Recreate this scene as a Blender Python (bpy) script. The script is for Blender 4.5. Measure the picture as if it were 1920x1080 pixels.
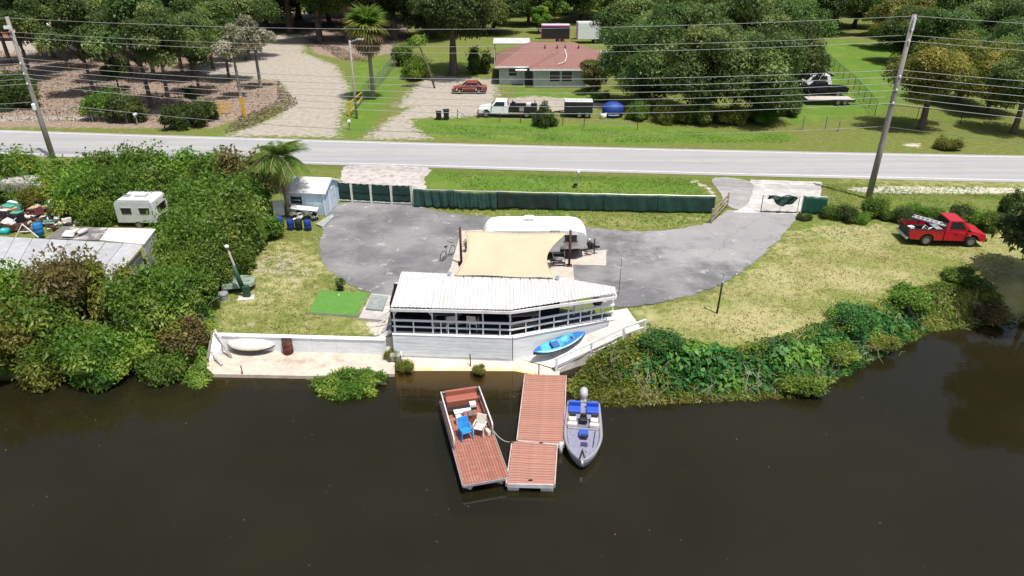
import bpy, math, random
import numpy as np
from mathutils import Vector, Matrix

for _o in list(bpy.data.objects):
    bpy.data.objects.remove(_o, do_unlink=True)
SC = bpy.context.scene
COL = SC.collection
R = math.radians
rnd = random.Random(11)

# ------------------------------------------------------------------ camera
CAM_H, PITCH, FPX = 19.3, R(27.3), 1333.0
cam_d = bpy.data.cameras.new('camera')
cam_d.sensor_width = 36.0
cam_d.lens = 36.0 * FPX / 1920.0
cam_d.clip_end = 3000.0
cam = bpy.data.objects.new('camera', cam_d)
cam.location = (0, 0, CAM_H)
cam.rotation_euler = (math.pi / 2 - PITCH, 0, 0)
COL.objects.link(cam)
SC.camera = cam

# ------------------------------------------------------------------ sky and sun
TO_SUN = Vector((0.22, -0.23, 0.95)).normalized()
world = bpy.data.worlds.new('World')
SC.world = world
world.use_nodes = True
wn = world.node_tree
for n in list(wn.nodes):
    wn.nodes.remove(n)
sky = wn.nodes.new('ShaderNodeTexSky')
sky.sky_type = 'NISHITA'
sky.sun_disc = False
sky.sun_elevation = math.asin(TO_SUN.z)
sky.sun_rotation = math.atan2(TO_SUN.x, TO_SUN.y)
sky.dust_density = 4.0
bg = wn.nodes.new('ShaderNodeBackground')
bg.inputs['Strength'].default_value = 0.11
wo = wn.nodes.new('ShaderNodeOutputWorld')
wn.links.new(sky.outputs[0], bg.inputs[0])
wn.links.new(bg.outputs[0], wo.inputs[0])

sun_d = bpy.data.lights.new('sun', 'SUN')
sun_d.energy = 5.0
sun_d.angle = R(0.5)
sun_d.color = (1.0, 0.955, 0.88)
sun = bpy.data.objects.new('sun', sun_d)
sun.rotation_euler = TO_SUN.to_track_quat('Z', 'Y').to_euler()
sun.location = (0, 0, 60)
COL.objects.link(sun)

SC.view_settings.view_transform = 'Standard'
SC.view_settings.look = 'None'
SC.view_settings.exposure = 0.12
SC.view_settings.gamma = 1.0
SC.view_settings.use_curve_mapping = False

# ------------------------------------------------------------------ survey helpers
_s, _c = math.sin(PITCH), math.cos(PITCH)
def _ray(px, py):
    u, v = px - 960.0, py - 540.0
    return u / FPX, (FPX * _c - v * _s) / FPX, -(v * _c + FPX * _s) / FPX
def G(px, py, z=0.0):
    """surveyed point: where the sight line of a photo pixel meets height z"""
    d = _ray(px, py)
    t = (z - CAM_H) / d[2]
    return Vector((d[0] * t, d[1] * t, z))
def GY(px, py, Y):
    d = _ray(px, py)
    t = Y / d[1]
    return Vector((d[0] * t, Y, CAM_H + d[2] * t))

# ------------------------------------------------------------------ mesh builder
class MB:
    def __init__(self):
        self.v, self.f = [], []
    def add(self, vs, fs):
        o = len(self.v)
        self.v += [tuple(p) for p in vs]
        self.f += [tuple(i + o for i in f) for f in fs]
        return self
    def box(self, c, s, rz=0.0, tilt=None):
        M = Matrix.Translation(Vector(c)) @ Matrix.Rotation(rz, 4, 'Z')
        if tilt is not None:
            M = M @ tilt.to_4x4()
        x, y, z = s[0] / 2, s[1] / 2, s[2] / 2
        vs = [M @ Vector(p) for p in ((-x,-y,-z),(x,-y,-z),(x,y,-z),(-x,y,-z),(-x,-y,z),(x,-y,z),(x,y,z),(-x,y,z))]
        return self.add(vs, [(0,3,2,1),(4,5,6,7),(0,1,5,4),(1,2,6,5),(2,3,7,6),(3,0,4,7)])
    def bar(self, p, q, w, h, up=Vector((0, 0, 1))):
        p, q = Vector(p), Vector(q)
        d = (q - p).normalized()
        s = d.cross(up)
        if s.length < 1e-4:
            s = d.cross(Vector((0, 1, 0)))
        s.normalize()
        u = s.cross(d)
        s = s * w / 2
        u = u * h / 2
        vs = [p - s - u, p + s - u, p + s + u, p - s + u, q - s - u, q + s - u, q + s + u, q - s + u]
        return self.add(vs, [(0,1,2,3),(7,6,5,4),(0,4,5,1),(1,5,6,2),(2,6,7,3),(3,7,4,0)])
    def tube(self, pts, r, n=6, cap=True):
        pts = [Vector(p) for p in pts]
        if not hasattr(r, '__len__'):
            r = [r] * len(pts)
        o = len(self.v)
        prev = None
        for i, p in enumerate(pts):
            d = (pts[min(i + 1, len(pts) - 1)] - pts[max(i - 1, 0)]).normalized()
            a = d.cross(prev if prev is not None else Vector((0.31, 0.17, 0.9) if abs(d.z) < 0.9 else (1, 0, 0)))
            if prev is not None:
                a = prev - d * prev.dot(d)
            a.normalize()
            prev = a
            b = d.cross(a)
            for k in range(n):
                t = 2 * math.pi * k / n
                self.v.append(tuple(p + (a * math.cos(t) + b * math.sin(t)) * r[i]))
        for i in range(len(pts) - 1):
            for k in range(n):
                k2 = (k + 1) % n
                self.f.append((o + i*n + k, o + i*n + k2, o + (i+1)*n + k2, o + (i+1)*n + k))
        if cap:
            self.f.append(tuple(o + k for k in reversed(range(n))))
            e = o + (len(pts) - 1) * n
            self.f.append(tuple(e + k for k in range(n)))
        return self
    def lathe(self, prof, n=16, M=None):
        """prof: (radius, height) pairs round local Z"""
        M = M or Matrix.Identity(4)
        o = len(self.v)
        for r_, z in prof:
            for k in range(n):
                t = 2 * math.pi * k / n
                self.v.append(tuple(M @ Vector((r_ * math.cos(t), r_ * math.sin(t), z))))
        for i in range(len(prof) - 1):
            for k in range(n):
                k2 = (k + 1) % n
                self.f.append((o + i*n + k, o + i*n + k2, o + (i+1)*n + k2, o + (i+1)*n + k))
        self.f.append(tuple(o + k for k in reversed(range(n))))
        e = o + (len(prof) - 1) * n
        self.f.append(tuple(e + k for k in range(n)))
        return self
    def prism(self, poly, z0, z1):
        """poly: list of (x,y) counter-clockwise or not; z0/z1 number or per-vertex list"""
        n = len(poly)
        a = sum(poly[i][0]*poly[(i+1)%n][1] - poly[(i+1)%n][0]*poly[i][1] for i in range(n))
        zz0 = list(z0) if hasattr(z0, '__len__') else [z0] * n
        zz1 = list(z1) if hasattr(z1, '__len__') else [z1] * n
        idx = list(range(n)) if a > 0 else list(reversed(range(n)))
        vs = [(poly[i][0], poly[i][1], zz0[i]) for i in idx] + [(poly[i][0], poly[i][1], zz1[i]) for i in idx]
        fs = [tuple(reversed(range(n))), tuple(range(n, 2 * n))]
        fs += [(i, (i+1) % n, n + (i+1) % n, n + i) for i in range(n)]
        return self.add(vs, fs)
    def side(self, prof, y0, y1, tum=0.0, ztum=1e9):
        """side profile (x,z) extruded in y; tum narrows points above ztum"""
        n = len(prof)
        a = sum(prof[i][0]*prof[(i+1)%n][1] - prof[(i+1)%n][0]*prof[i][1] for i in range(n))
        idx = list(range(n)) if a > 0 else list(reversed(range(n)))
        w0 = [(prof[i][0], y0 + (tum if prof[i][1] > ztum else 0), prof[i][1]) for i in idx]
        w1 = [(prof[i][0], y1 - (tum if prof[i][1] > ztum else 0), prof[i][1]) for i in idx]
        fs = [tuple(range(n)), tuple(reversed(range(n, 2*n)))]
        fs += [((i+1) % n, i, n + i, n + (i+1) % n) for i in range(n)]
        return self.add(w0 + w1, fs)
    def loft(self, secs, cap=True, closed=True):
        o = len(self.v)
        n = len(secs[0])
        for s_ in secs:
            self.v += [tuple(p) for p in s_]
        m = n if closed else n - 1
        for i in range(len(secs) - 1):
            for k in range(m):
                k2 = (k + 1) % n
                self.f.append((o + i*n + k, o + i*n + k2, o + (i+1)*n + k2, o + (i+1)*n + k))
        if cap and closed:
            self.f.append(tuple(o + k for k in reversed(range(n))))
            e = o + (len(secs) - 1) * n
            self.f.append(tuple(e + k for k in range(n)))
        return self
    def build(self, name, mat, parent=None, smooth=False, bevel=0.0, loc=None):
        me = bpy.data.meshes.new(name)
        me.from_pydata(self.v, [], self.f)
        me.update()
        if smooth:
            me.polygons.foreach_set('use_smooth', [True] * len(me.polygons))
        me.materials.append(mat)
        o = bpy.data.objects.new(name, me)
        COL.objects.link(o)
        if parent is not None:
            o.parent = parent
        if loc is not None:
            o.location = loc
        if bevel:
            b = o.modifiers.new('bevel', 'BEVEL')
            b.width = bevel
            b.segments = 2
            b.limit_method = 'ANGLE'
        return o

def tag(o, label, cat, group=None):
    o['label'] = label
    o['category'] = cat
    if group:
        o['group'] = group
    return o
def thing(name, label, cat, loc=(0, 0, 0), rz=0.0, group=None):
    o = bpy.data.objects.new(name, None)
    o.empty_display_size = 0.3
    COL.objects.link(o)
    o.location = loc
    o.rotation_euler = (0, 0, rz)
    return tag(o, label, cat, group)
def structure(o):
    o['kind'] = 'structure'
    return o
def stuff(o, label=None, cat=None):
    o['kind'] = 'stuff'
    if label:
        tag(o, label, cat)
    return o
def share(name, src, parent=None, loc=(0, 0, 0), rot=(0, 0, 0), scale=(1, 1, 1)):
    o = src.copy()
    o.name = name
    COL.objects.link(o)
    o.parent = parent
    o.location = loc
    o.rotation_euler = rot
    o.scale = scale
    return o
def dup(root, loc, rz, label, scale=None):
    r_ = root.copy()
    COL.objects.link(r_)
    r_.location = loc
    r_.rotation_euler = (0, 0, rz)
    if scale:
        r_.scale = (scale,) * 3
    r_['label'] = label
    for ch in list(root.children):
        c = ch.copy(); COL.objects.link(c); c.parent = r_
        for g2 in list(ch.children):
            d = g2.copy(); COL.objects.link(d); d.parent = c
    return r_

# ------------------------------------------------------------------ materials
def _nodes(name):
    m = bpy.data.materials.new(name)
    m.use_nodes = True
    nt = m.node_tree
    b = nt.nodes['Principled BSDF']
    return m, nt, b
def _noise(nt, vec, scale, detail=4.0, rough=0.6):
    n = nt.nodes.new('ShaderNodeTexNoise')
    n.inputs['Scale'].default_value = scale
    n.inputs['Detail'].default_value = detail
    n.inputs['Roughness'].default_value = rough
    if vec is not None:
        nt.links.new(vec, n.inputs['Vector'])
    return n.outputs['Fac']
def _ramp(nt, fac, lo, hi):
    r_ = nt.nodes.new('ShaderNodeMapRange')
    r_.clamp = True
    r_.inputs['From Min'].default_value = lo
    r_.inputs['From Max'].default_value = hi
    nt.links.new(fac, r_.inputs['Value'])
    return r_.outputs['Result']
def _math(nt, op, a, b):
    n = nt.nodes.new('ShaderNodeMath')
    n.operation = op
    for i, q in enumerate((a, b)):
        if isinstance(q, (int, float)):
            n.inputs[i].default_value = q
        else:
            nt.links.new(q, n.inputs[i])
    return n.outputs[0]
def _mix(nt, fac, a, b):
    n = nt.nodes.new('ShaderNodeMix')
    n.data_type = 'RGBA'
    if isinstance(fac, (int, float)):
        n.inputs[0].default_value = fac
    else:
        nt.links.new(fac, n.inputs[0])
    for i, q in ((6, a), (7, b)):
        if isinstance(q, tuple):
            n.inputs[i].default_value = (q[0], q[1], q[2], 1)
        else:
            nt.links.new(q, n.inputs[i])
    return n.outputs[2]
def _attr(nt, name):
    n = nt.nodes.new('ShaderNodeAttribute')
    n.attribute_name = name
    return n.outputs['Fac']
def _pos(nt):
    return nt.nodes.new('ShaderNodeNewGeometry').outputs['Position']
def _obj(nt):
    return nt.nodes.new('ShaderNodeTexCoord').outputs['Object']
def _bump(nt, b, h, strength, dist):
    n = nt.nodes.new('ShaderNodeBump')
    n.inputs['Strength'].default_value = strength
    n.inputs['Distance'].default_value = dist
    nt.links.new(h, n.inputs['Height'])
    nt.links.new(n.outputs[0], b.inputs['Normal'])
MATS = {}
def mat(name, col, rough=0.7, metal=0.0, wear=None, wscale=3.0, wlo=0.5, whi=0.7, var=0.12, bump=0.0, bscale=40.0, spec=0.4, piece=0.0, stretch=None):
    """colour with fine mottling, an optional wear/stain colour, and a per-piece shade"""
    if name in MATS:
        return MATS[name]
    m, nt, b = _nodes(name)
    vec = _obj(nt)
    if stretch:
        mp = nt.nodes.new('ShaderNodeMapping')
        mp.inputs['Scale'].default_value = stretch
        nt.links.new(vec, mp.inputs['Vector'])
        vec = mp.outputs[0]
    n1 = _noise(nt, vec, wscale * 2.3, 5.0)
    lo = tuple(c * (1 - var) for c in col)
    hi = tuple(min(1.0, c * (1 + var)) for c in col)
    c = _mix(nt, _ramp(nt, n1, 0.3, 0.7), lo, hi)
    if piece:
        oi = nt.nodes.new('ShaderNodeObjectInfo')
        c = _mix(nt, _math(nt, 'MULTIPLY', oi.outputs['Random'], piece), c, tuple(x * 0.45 for x in col))
    if wear:
        n2 = _noise(nt, vec, wscale, 6.0, 0.68)
        c = _mix(nt, _ramp(nt, n2, wlo, whi), c, wear)
    nt.links.new(c, b.inputs['Base Color'])
    b.inputs['Roughness'].default_value = rough
    b.inputs['Metallic'].default_value = metal
    b.inputs['Specular IOR Level'].default_value = spec
    if bump:
        _bump(nt, b, _noise(nt, vec, bscale, 4.0), bump, 0.02)
    MATS[name] = m
    return m
def leafmat(name, a, b2, c3=None, trans=0.48):
    if name in MATS:
        return MATS[name]
    m, nt, b = _nodes(name)
    t = _attr(nt, 'tint')
    c = _mix(nt, t, a, b2)
    if c3:
        c = _mix(nt, _ramp(nt, _attr(nt, 'clump'), 0.62, 0.95), c, c3)
    oi = nt.nodes.new('ShaderNodeObjectInfo')
    hs = nt.nodes.new('ShaderNodeHueSaturation')
    nt.links.new(c, hs.inputs['Color'])
    nt.links.new(_math(nt, 'ADD', _math(nt, 'MULTIPLY', oi.outputs['Random'], 0.03), 0.485), hs.inputs['Hue'])
    nt.links.new(_math(nt, 'ADD', _math(nt, 'MULTIPLY', oi.outputs['Random'], 0.3), 0.85), hs.inputs['Value'])
    c = hs.outputs[0]
    nt.links.new(c, b.inputs['Base Color'])
    b.inputs['Roughness'].default_value = 0.5
    b.inputs['Specular IOR Level'].default_value = 0.35
    tr = nt.nodes.new('ShaderNodeBsdfTranslucent')
    nt.links.new(c, tr.inputs['Color'])
    mx = nt.nodes.new('ShaderNodeMixShader')
    mx.inputs[0].default_value = trans
    nt.links.new(b.outputs[0], mx.inputs[1])
    nt.links.new(tr.outputs[0], mx.inputs[2])
    nt.links.new(mx.outputs[0], nt.nodes['Material Output'].inputs[0])
    MATS[name] = m
    return m
# ================================================================== SETTING
WATER_Z = -1.6
# waterline, left to right
SHORE = [Vector((-400, 24, 0)), Vector((-60, 27.5, 0))] + [G(x, y, WATER_Z) for x, y in
    ((0, 722), (110, 712), (190, 694), (300, 690), (380, 698), (400, 707), (575, 711), (740, 700), (985, 694), (1062, 700), (1072, 742),
     (1200, 747), (1300, 745), (1400, 741), (1505, 733), (1555, 706), (1640, 684), (1690, 648), (1728, 626), (1800, 618), (1850, 611), (1920, 602))] + \
    [Vector((60, 42, 0)), Vector((400, 60, 0))]
SHX = np.array([p.x for p in SHORE]); SHY = np.array([p.y for p in SHORE])
# retaining wall foot line (front of the low sea wall and of the pavilion base)
WALL = [G(405, 655, -1.25), G(725, 664, -1.25), G(975, 668, -1.25)]
def wall_y(x):
    return np.interp(x, [p.x for p in WALL], [p.y for p in WALL])
def far_edge(x):
    return 67.7 - 0.0892 * x + 0.0003 * np.minimum(np.abs(x), 70) ** 2
def near_edge(x):
    return 59.85 - 0.0862 * x + 0.00015 * np.minimum(np.abs(x), 70) ** 2
# ramp beside the pavilion: top corners to bottom corners
RAMP = [G(1150, 588, 0.0), G(1200, 617, 0.0), G(1047, 692, -1.38), G(985, 670, -1.30)]

def sdist(X, Y, poly):
    """signed distance (positive inside) to a closed polygon"""
    P = [(p[0], p[1]) for p in poly]
    d = np.full(X.shape, 1e9)
    ins = np.zeros(X.shape, bool)
    for i in range(len(P)):
        x0, y0 = P[i]; x1, y1 = P[(i + 1) % len(P)]
        dx, dy = x1 - x0, y1 - y0
        t = np.clip(((X - x0) * dx + (Y - y0) * dy) / (dx * dx + dy * dy + 1e-9), 0, 1)
        d = np.minimum(d, np.hypot(X - x0 - t * dx, Y - y0 - t * dy))
        c = ((y0 > Y) != (y1 > Y)) & (X < (x1 - x0) * (Y - y0) / (y1 - y0 + 1e-12) + x0)
        ins ^= c
    return np.where(ins, d, -d)
def pix(pts, z=0.0):
    return [G(x, y, z) for x, y in pts]

def build_ground():
    xs = np.unique(np.round(np.concatenate([np.linspace(-420, -90, 12), np.arange(-90, -36, 1.5), np.arange(-36, 36, 0.5), np.arange(36, 90, 1.5), np.linspace(90, 420, 12)]), 3))
    ys = np.unique(np.round(np.concatenate([np.linspace(-80, 24, 8), np.arange(24, 56, 0.5), np.arange(56, 112, 0.9), np.arange(112, 215, 2.5), np.linspace(216, 800, 12)]), 3))
    X, Y = np.meshgrid(xs, ys)
    shore = list(zip(SHX, SHY))
    land = shore + [(400, 900), (-400, 900)]
    sd = sdist(X, Y, land)
    rng = np.random.RandomState(3)
    bumpy = np.sin(X * 0.9 + 1.3 * np.sin(Y * 0.6)) * np.sin(Y * 0.8 + X * 0.23) * 0.05
    t = np.clip(sd / 2.4, 0, 1)
    Z = np.where(sd > 0, -1.75 + (t * t * (3 - 2 * t)) * 1.72, np.maximum(-1.75 + sd * 0.45, -3.4))
    Z = Z + np.where((sd > 2.0) & (Y < 50), bumpy, 0)
    # lawn dips towards the low sea wall
    xw0, xw1, xw2 = WALL[0].x, WALL[1].x, WALL[2].x + 0.4
    wy = wall_y(X)
    zone = (X > xw0 - 0.2) & (X < xw2)
    lawn = -0.42 + 0.42 * np.clip((Y - wy - 0.3) / 2.0, 0, 1)
    Z = np.where(zone & (Y > wy) & (X < xw1 + 0.8), lawn + bumpy * 0.4, Z)
    Z = np.where(zone & (Y > wy) & (X >= xw1 + 0.8), -0.1, Z)
    Z = np.where(zone & (Y <= wy), np.minimum(Z, -2.3), Z)
    for i in range(len(xs)):
        if xw0 - 0.2 < xs[i] < xw2:
            j = int(np.searchsorted(ys, wall_y(xs[i])))
            Y[j - 1, i] = wall_y(xs[i]) + 0.06
            Z[j - 1, i] = -2.3
            Y[j, i] = wall_y(xs[i]) + 0.2
    # keep the ground under the paved sheets and the ramp
    rp = sdist(X, Y, [(p.x, p.y) for p in RAMP])
    Z = np.where(rp > -0.45, np.minimum(Z, np.where(rp > -0.45, -1.9, 0)), Z)
    Z = np.where((Y > 36) & (Y < 56), np.minimum(Z, -0.02 + 0 * Z), Z)
    Z = np.where(Y >= 56, -0.02, Z)
    # shallow swale of grass either side of the road
    n, mth = X.shape
    V = np.stack([X, Y, Z], -1).reshape(-1, 3)
    idx = np.arange(n * mth).reshape(n, mth)
    F = np.stack([idx[:-1, :-1], idx[:-1, 1:], idx[1:, 1:], idx[1:, :-1]], -1).reshape(-1, 4)
    me = bpy.data.meshes.new('ground')
    me.from_pydata(V.tolist(), [], F.tolist())
    me.polygons.foreach_set('use_smooth', [True] * len(me.polygons))
    def soft(polys, w):
        a = np.zeros(X.shape)
        for p in polys:
            a = np.maximum(a, np.clip(0.5 + sdist(X, Y, p) / (2 * w), 0, 1))
        return a
    reg = {}
    reg['litter'] = soft([pix([(-400, 75), (-400, 236), (395, 240), (450, 222), (535, 190), (515, 150), (395, 150), (380, 110), (500, 95), (520, 40), (-100, 62)]),
                          pix([(560, 60), (590, 100), (650, 112), (760, 96), (760, 40), (520, 20)])], 1.2)
    reg['dirt'] = soft([pix([(370, 150), (375, 108), (470, 100), (520, 62), (585, 66), (565, 98), (628, 122), (654, 165), (640, 205), (632, 256), (425, 254), (520, 220), (548, 190), (520, 150), (440, 146)]),
                        pix([(684, 260), (808, 260), (775, 240), (770, 222), (910, 216), (1110, 206), (1150, 190), (1000, 180), (900, 190), (780, 196), (735, 222)]),
                        pix([(-100, 105), (300, 88), (300, 66), (-100, 66)]),
                        pix([(745, 200), (930, 196), (930, 150), (800, 140)]),
                        pix([(-600, 215), (180, 218), (230, 224), (-600, 232)])], 1.8)
    reg['dirt'] = np.maximum(reg['dirt'], 0.46 * soft([pix([(455, 505), (480, 470), (560, 465), (600, 500), (570, 535), (470, 525)]), pix([(560, 640), (600, 600), (720, 605), (715, 640)]), pix([(420, 610), (440, 585), (520, 590), (500, 625)])], 1.5))
    reg['sand'] = soft([pix([(1590, 352), (1680, 348), (1920, 352), (2300, 356), (2300, 362), (1920, 362), (1700, 362), (1600, 358)]),
                        pix([(1690, 272), (1712, 268), (1730, 274), (1705, 278)]),
                        pix([(1310, 340), (1330, 352), (1345, 372), (1355, 380), (1340, 362), (1290, 336)]),
                                                pix([(690, 600), (735, 560), (760, 600), (720, 660)])], 0.5)
    reg['dry'] = np.maximum(soft([pix([(1180, 625), (1190, 585), (1330, 552), (1400, 520), (1480, 440), (1560, 420), (1960, 430), (2300, 600), (1700, 570), (1500, 640), (1350, 660)])], 2.0),
                            0.55 * soft([pix([(380, 640), (400, 540), (500, 440), (590, 440), (720, 560), (720, 640)]), pix([(800, 395), (1330, 400), (1320, 425), (1200, 440), (960, 412)]),
                                         pix([(1560, 345), (1560, 300), (2200, 300), (2200, 380)])], 1.5))
    reg['lush'] = soft([pix([(770, 225), (900, 222), (1480, 250), (1500, 262), (1200, 272), (800, 258)]), pix([(1480, 75), (1520, 70), (1720, 90), (1700, 180), (1660, 210), (1480, 235)]),
                        pix([(1100, 190), (960, 180), (970, 165), (1110, 172)]), pix([(640, 250), (660, 120), (720, 110), (760, 140), (690, 250)]), pix([(800, 322), (1300, 335), (1330, 365), (800, 352)])], 1.6)
    for k, a in reg.items():
        at = me.attributes.new(k, 'FLOAT', 'POINT')
        at.data.foreach_set('value', a.reshape(-1).astype(np.float32))
    mt, nt, b = _nodes('ground')
    p = _pos(nt)
    nA = _noise(nt, p, 0.35, 5.0, 0.62); nB = _noise(nt, p, 1.6, 6.0, 0.7); nC = _noise(nt, p, 7.0, 5.0, 0.75); nD = _noise(nt, p, 24.0, 3.0, 0.7); nE = _noise(nt, p, 0.16, 6.0, 0.7)
    fine = _math(nt, 'MULTIPLY', _math(nt, 'ADD', nC, nD), 0.5)
    grass = _mix(nt, _ramp(nt, fine, 0.38, 0.62), (0.06, 0.08, 0.018), (0.185, 0.205, 0.055))
    grass = _mix(nt, _math(nt, 'MULTIPLY', _ramp(nt, nB, 0.48, 0.68), 0.55), grass, (0.26, 0.22, 0.10))
    lushc = _mix(nt, _ramp(nt, fine, 0.38, 0.62), (0.04, 0.085, 0.010), (0.15, 0.25, 0.04))
    lushc = _mix(nt, _math(nt, 'MULTIPLY', _ramp(nt, nA, 0.5, 0.7), 0.45), lushc, (0.22, 0.235, 0.07))
    grass = _mix(nt, _math(nt, 'MULTIPLY', _ramp(nt, nE, 0.46, 0.62), 0.6), grass, _mix(nt, _ramp(nt, fine, 0.38, 0.62), (0.05, 0.09, 0.012), (0.17, 0.25, 0.045)))
    dryc = _mix(nt, _ramp(nt, fine, 0.36, 0.64), (0.115, 0.12, 0.03), (0.345, 0.335, 0.135))
    dryc = _mix(nt, _math(nt, 'MULTIPLY', _ramp(nt, nA, 0.42, 0.56), 0.75), dryc, _mix(nt, fine, (0.05, 0.09, 0.015), (0.25, 0.29, 0.07)))
    dryc = _mix(nt, _math(nt, 'MULTIPLY', _ramp(nt, nE, 0.44, 0.58), 0.8), dryc, _mix(nt, fine, (0.27, 0.245, 0.11), (0.47, 0.43, 0.24)))
    litc = _mix(nt, _ramp(nt, nC, 0.36, 0.64), (0.10, 0.072, 0.056), (0.36, 0.275, 0.215))
    litc = _mix(nt, _math(nt, 'MULTIPLY', _ramp(nt, nB, 0.5, 0.7), 0.7), litc, (0.40, 0.325, 0.265))
    dirtc = _mix(nt, _ramp(nt, nB, 0.35, 0.65), (0.265, 0.24, 0.205), (0.385, 0.35, 0.30))
    dirtc = _mix(nt, _math(nt, 'MULTIPLY', _ramp(nt, nC, 0.5, 0.75), 0.22), dirtc, (0.17, 0.145, 0.12))
    sandc = _mix(nt, _ramp(nt, nC, 0.35, 0.65), (0.36, 0.33, 0.26), (0.58, 0.54, 0.47))
    def cover(c, a, k, noise_amt=1.5):
        f = _math(nt, 'ADD', _attr(nt, a), _math(nt, 'MULTIPLY', _math(nt, 'SUBTRACT', nB, 0.5), noise_amt))
        return _mix(nt, _ramp(nt, f, 0.36, 0.64), c, k)
    c = cover(grass, 'lush', lushc)
    c = cover(c, 'dry', dryc, 1.4)
    c = cover(c, 'litter', litc)
    c = cover(c, 'dirt', dirtc)
    c = cover(c, 'sand', sandc, 1.6)
    # below the waterline everything is river mud
    sep = nt.nodes.new('ShaderNodeSeparateXYZ'); nt.links.new(p, sep.inputs[0])
    c = _mix(nt, _ramp(nt, sep.outputs['Z'], -1.35, -1.62), c, (0.05, 0.043, 0.02))
    nt.links.new(c, b.inputs['Base Color'])
    b.inputs['Roughness'].default_value = 0.95
    b.inputs['Specular IOR Level'].default_value = 0.1
    _bump(nt, b, fine, 0.7, 0.05)
    me.materials.append(mt)
    o = bpy.data.objects.new('ground', me)
    COL.objects.link(o)
    return structure(o)
build_ground()

# ------------------------------------------------------------------ water
def build_water():
    m, nt, b = _nodes('river_water')
    p = _pos(nt)
    body = _mix(nt, _ramp(nt, _noise(nt, p, 0.12, 3.0), 0.35, 0.65), (0.017, 0.0165, 0.0078), (0.024, 0.0228, 0.0105))
    nt.links.new(body, b.inputs['Base Color'])
    b.inputs['Roughness'].default_value = 0.035
    b.inputs['IOR'].default_value = 1.333
    b.inputs['Specular IOR Level'].default_value = 0.5
    mp = nt.nodes.new('ShaderNodeMapping')
    mp.inputs['Scale'].default_value = (0.45, 1.4, 1.0)
    mp.inputs['Rotation'].default_value = (0, 0, 0.12)
    nt.links.new(p, mp.inputs[0])
    h = _math(nt, 'ADD', _noise(nt, mp.outputs[0], 1.1, 3.0, 0.55), _math(nt, 'MULTIPLY', _noise(nt, mp.outputs[0], 5.0, 3.0, 0.5), 0.22))
    calm = _ramp(nt, _noise(nt, p, 0.07, 2.0), 0.38, 0.62)
    bm = nt.nodes.new('ShaderNodeBump')
    bm.inputs['Distance'].default_value = 0.05
    nt.links.new(_math(nt, 'ADD', _math(nt, 'MULTIPLY', calm, 0.22), 0.10), bm.inputs['Strength'])
    nt.links.new(h, bm.inputs['Height'])
    nt.links.new(bm.outputs[0], b.inputs['Normal'])
    b.inputs['Specular IOR Level'].default_value = 0.0
    b.inputs['Roughness'].default_value = 1.0
    tr = nt.nodes.new('ShaderNodeBsdfTransparent')
    tr.inputs[0].default_value = (0.62, 0.50, 0.22, 1)
    mx = nt.nodes.new('ShaderNodeMixShader')
    mx.inputs[0].default_value = 0.42
    nt.links.new(b.outputs[0], mx.inputs[1])
    nt.links.new(tr.outputs[0], mx.inputs[2])
    gl = nt.nodes.new('ShaderNodeBsdfGlossy')
    gl.inputs['Roughness'].default_value = 0.04
    nt.links.new(bm.outputs[0], gl.inputs['Normal'])
    fr_ = nt.nodes.new('ShaderNodeFresnel')
    fr_.inputs['IOR'].default_value = 1.42
    nt.links.new(bm.outputs[0], fr_.inputs['Normal'])
    m2 = nt.nodes.new('ShaderNodeMixShader')
    nt.links.new(fr_.outputs[0], m2.inputs[0])
    nt.links.new(mx.outputs[0], m2.inputs[1])
    nt.links.new(gl.outputs[0], m2.inputs[2])
    nt.links.new(m2.outputs[0], nt.nodes['Material Output'].inputs[0])
    mb = MB()
    mb.add([(-400, -80, WATER_Z), (400, -80, WATER_Z), (400, 70, WATER_Z), (-400, 70, WATER_Z)], [(0, 1, 2, 3)])
    return structure(mb.build('river_water', m))
build_water()

# ------------------------------------------------------------------ paved sheets
def road_mat():
    m, nt, b = _nodes('road_asphalt')
    p = _pos(nt)
    mp = nt.nodes.new('ShaderNodeMapping')
    mp.inputs['Rotation'].default_value = (0, 0, 0.0875)
    mp.inputs['Scale'].default_value = (0.03, 1.0, 1.0)
    nt.links.new(p, mp.inputs[0])
    streak = _noise(nt, mp.outputs[0], 1.3, 4.0, 0.6)
    c = _mix(nt, _ramp(nt, streak, 0.3, 0.7), (0.27, 0.27, 0.278), (0.36, 0.36, 0.368))
    c = _mix(nt, _math(nt, 'MULTIPLY', _ramp(nt, _noise(nt, p, 0.25, 5.0), 0.5, 0.75), 0.35), c, (0.25, 0.248, 0.245))
    c = _mix(nt, _math(nt, 'MULTIPLY', _ramp(nt, _noise(nt, p, 30.0, 2.0), 0.35, 0.7), 0.3), c, (0.24, 0.24, 0.24))
    nt.links.new(c, b.inputs['Base Color'])
    b.inputs['Roughness'].default_value = 0.85
    _bump(nt, b, _noise(nt, p, 60.0, 2.0), 0.3, 0.01)
    return m
def strip(fa, fb, x0, x1, z, n=80):
    mb = MB()
    xs = np.linspace(x0, x1, n)
    vs = []
    for x in xs:
        vs += [(x, float(fa(x)), z), (x, float(fb(x)), z)]
    return mb.add(vs, [(2*i, 2*i+2, 2*i+3, 2*i+1) for i in range(n - 1)])
structure(strip(near_edge, far_edge, -300, 300, 0.004, 160).build('road', road_mat()))
paint = mat('road_paint', (0.58, 0.58, 0.57), 0.7, wear=(0.36, 0.36, 0.36), wscale=1.5, wlo=0.52, whi=0.75)
ypaint = mat('road_yellow_paint', (0.42, 0.39, 0.29), 0.7, wear=(0.33, 0.33, 0.33), wscale=0.8, wlo=0.4, whi=0.6)
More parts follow.
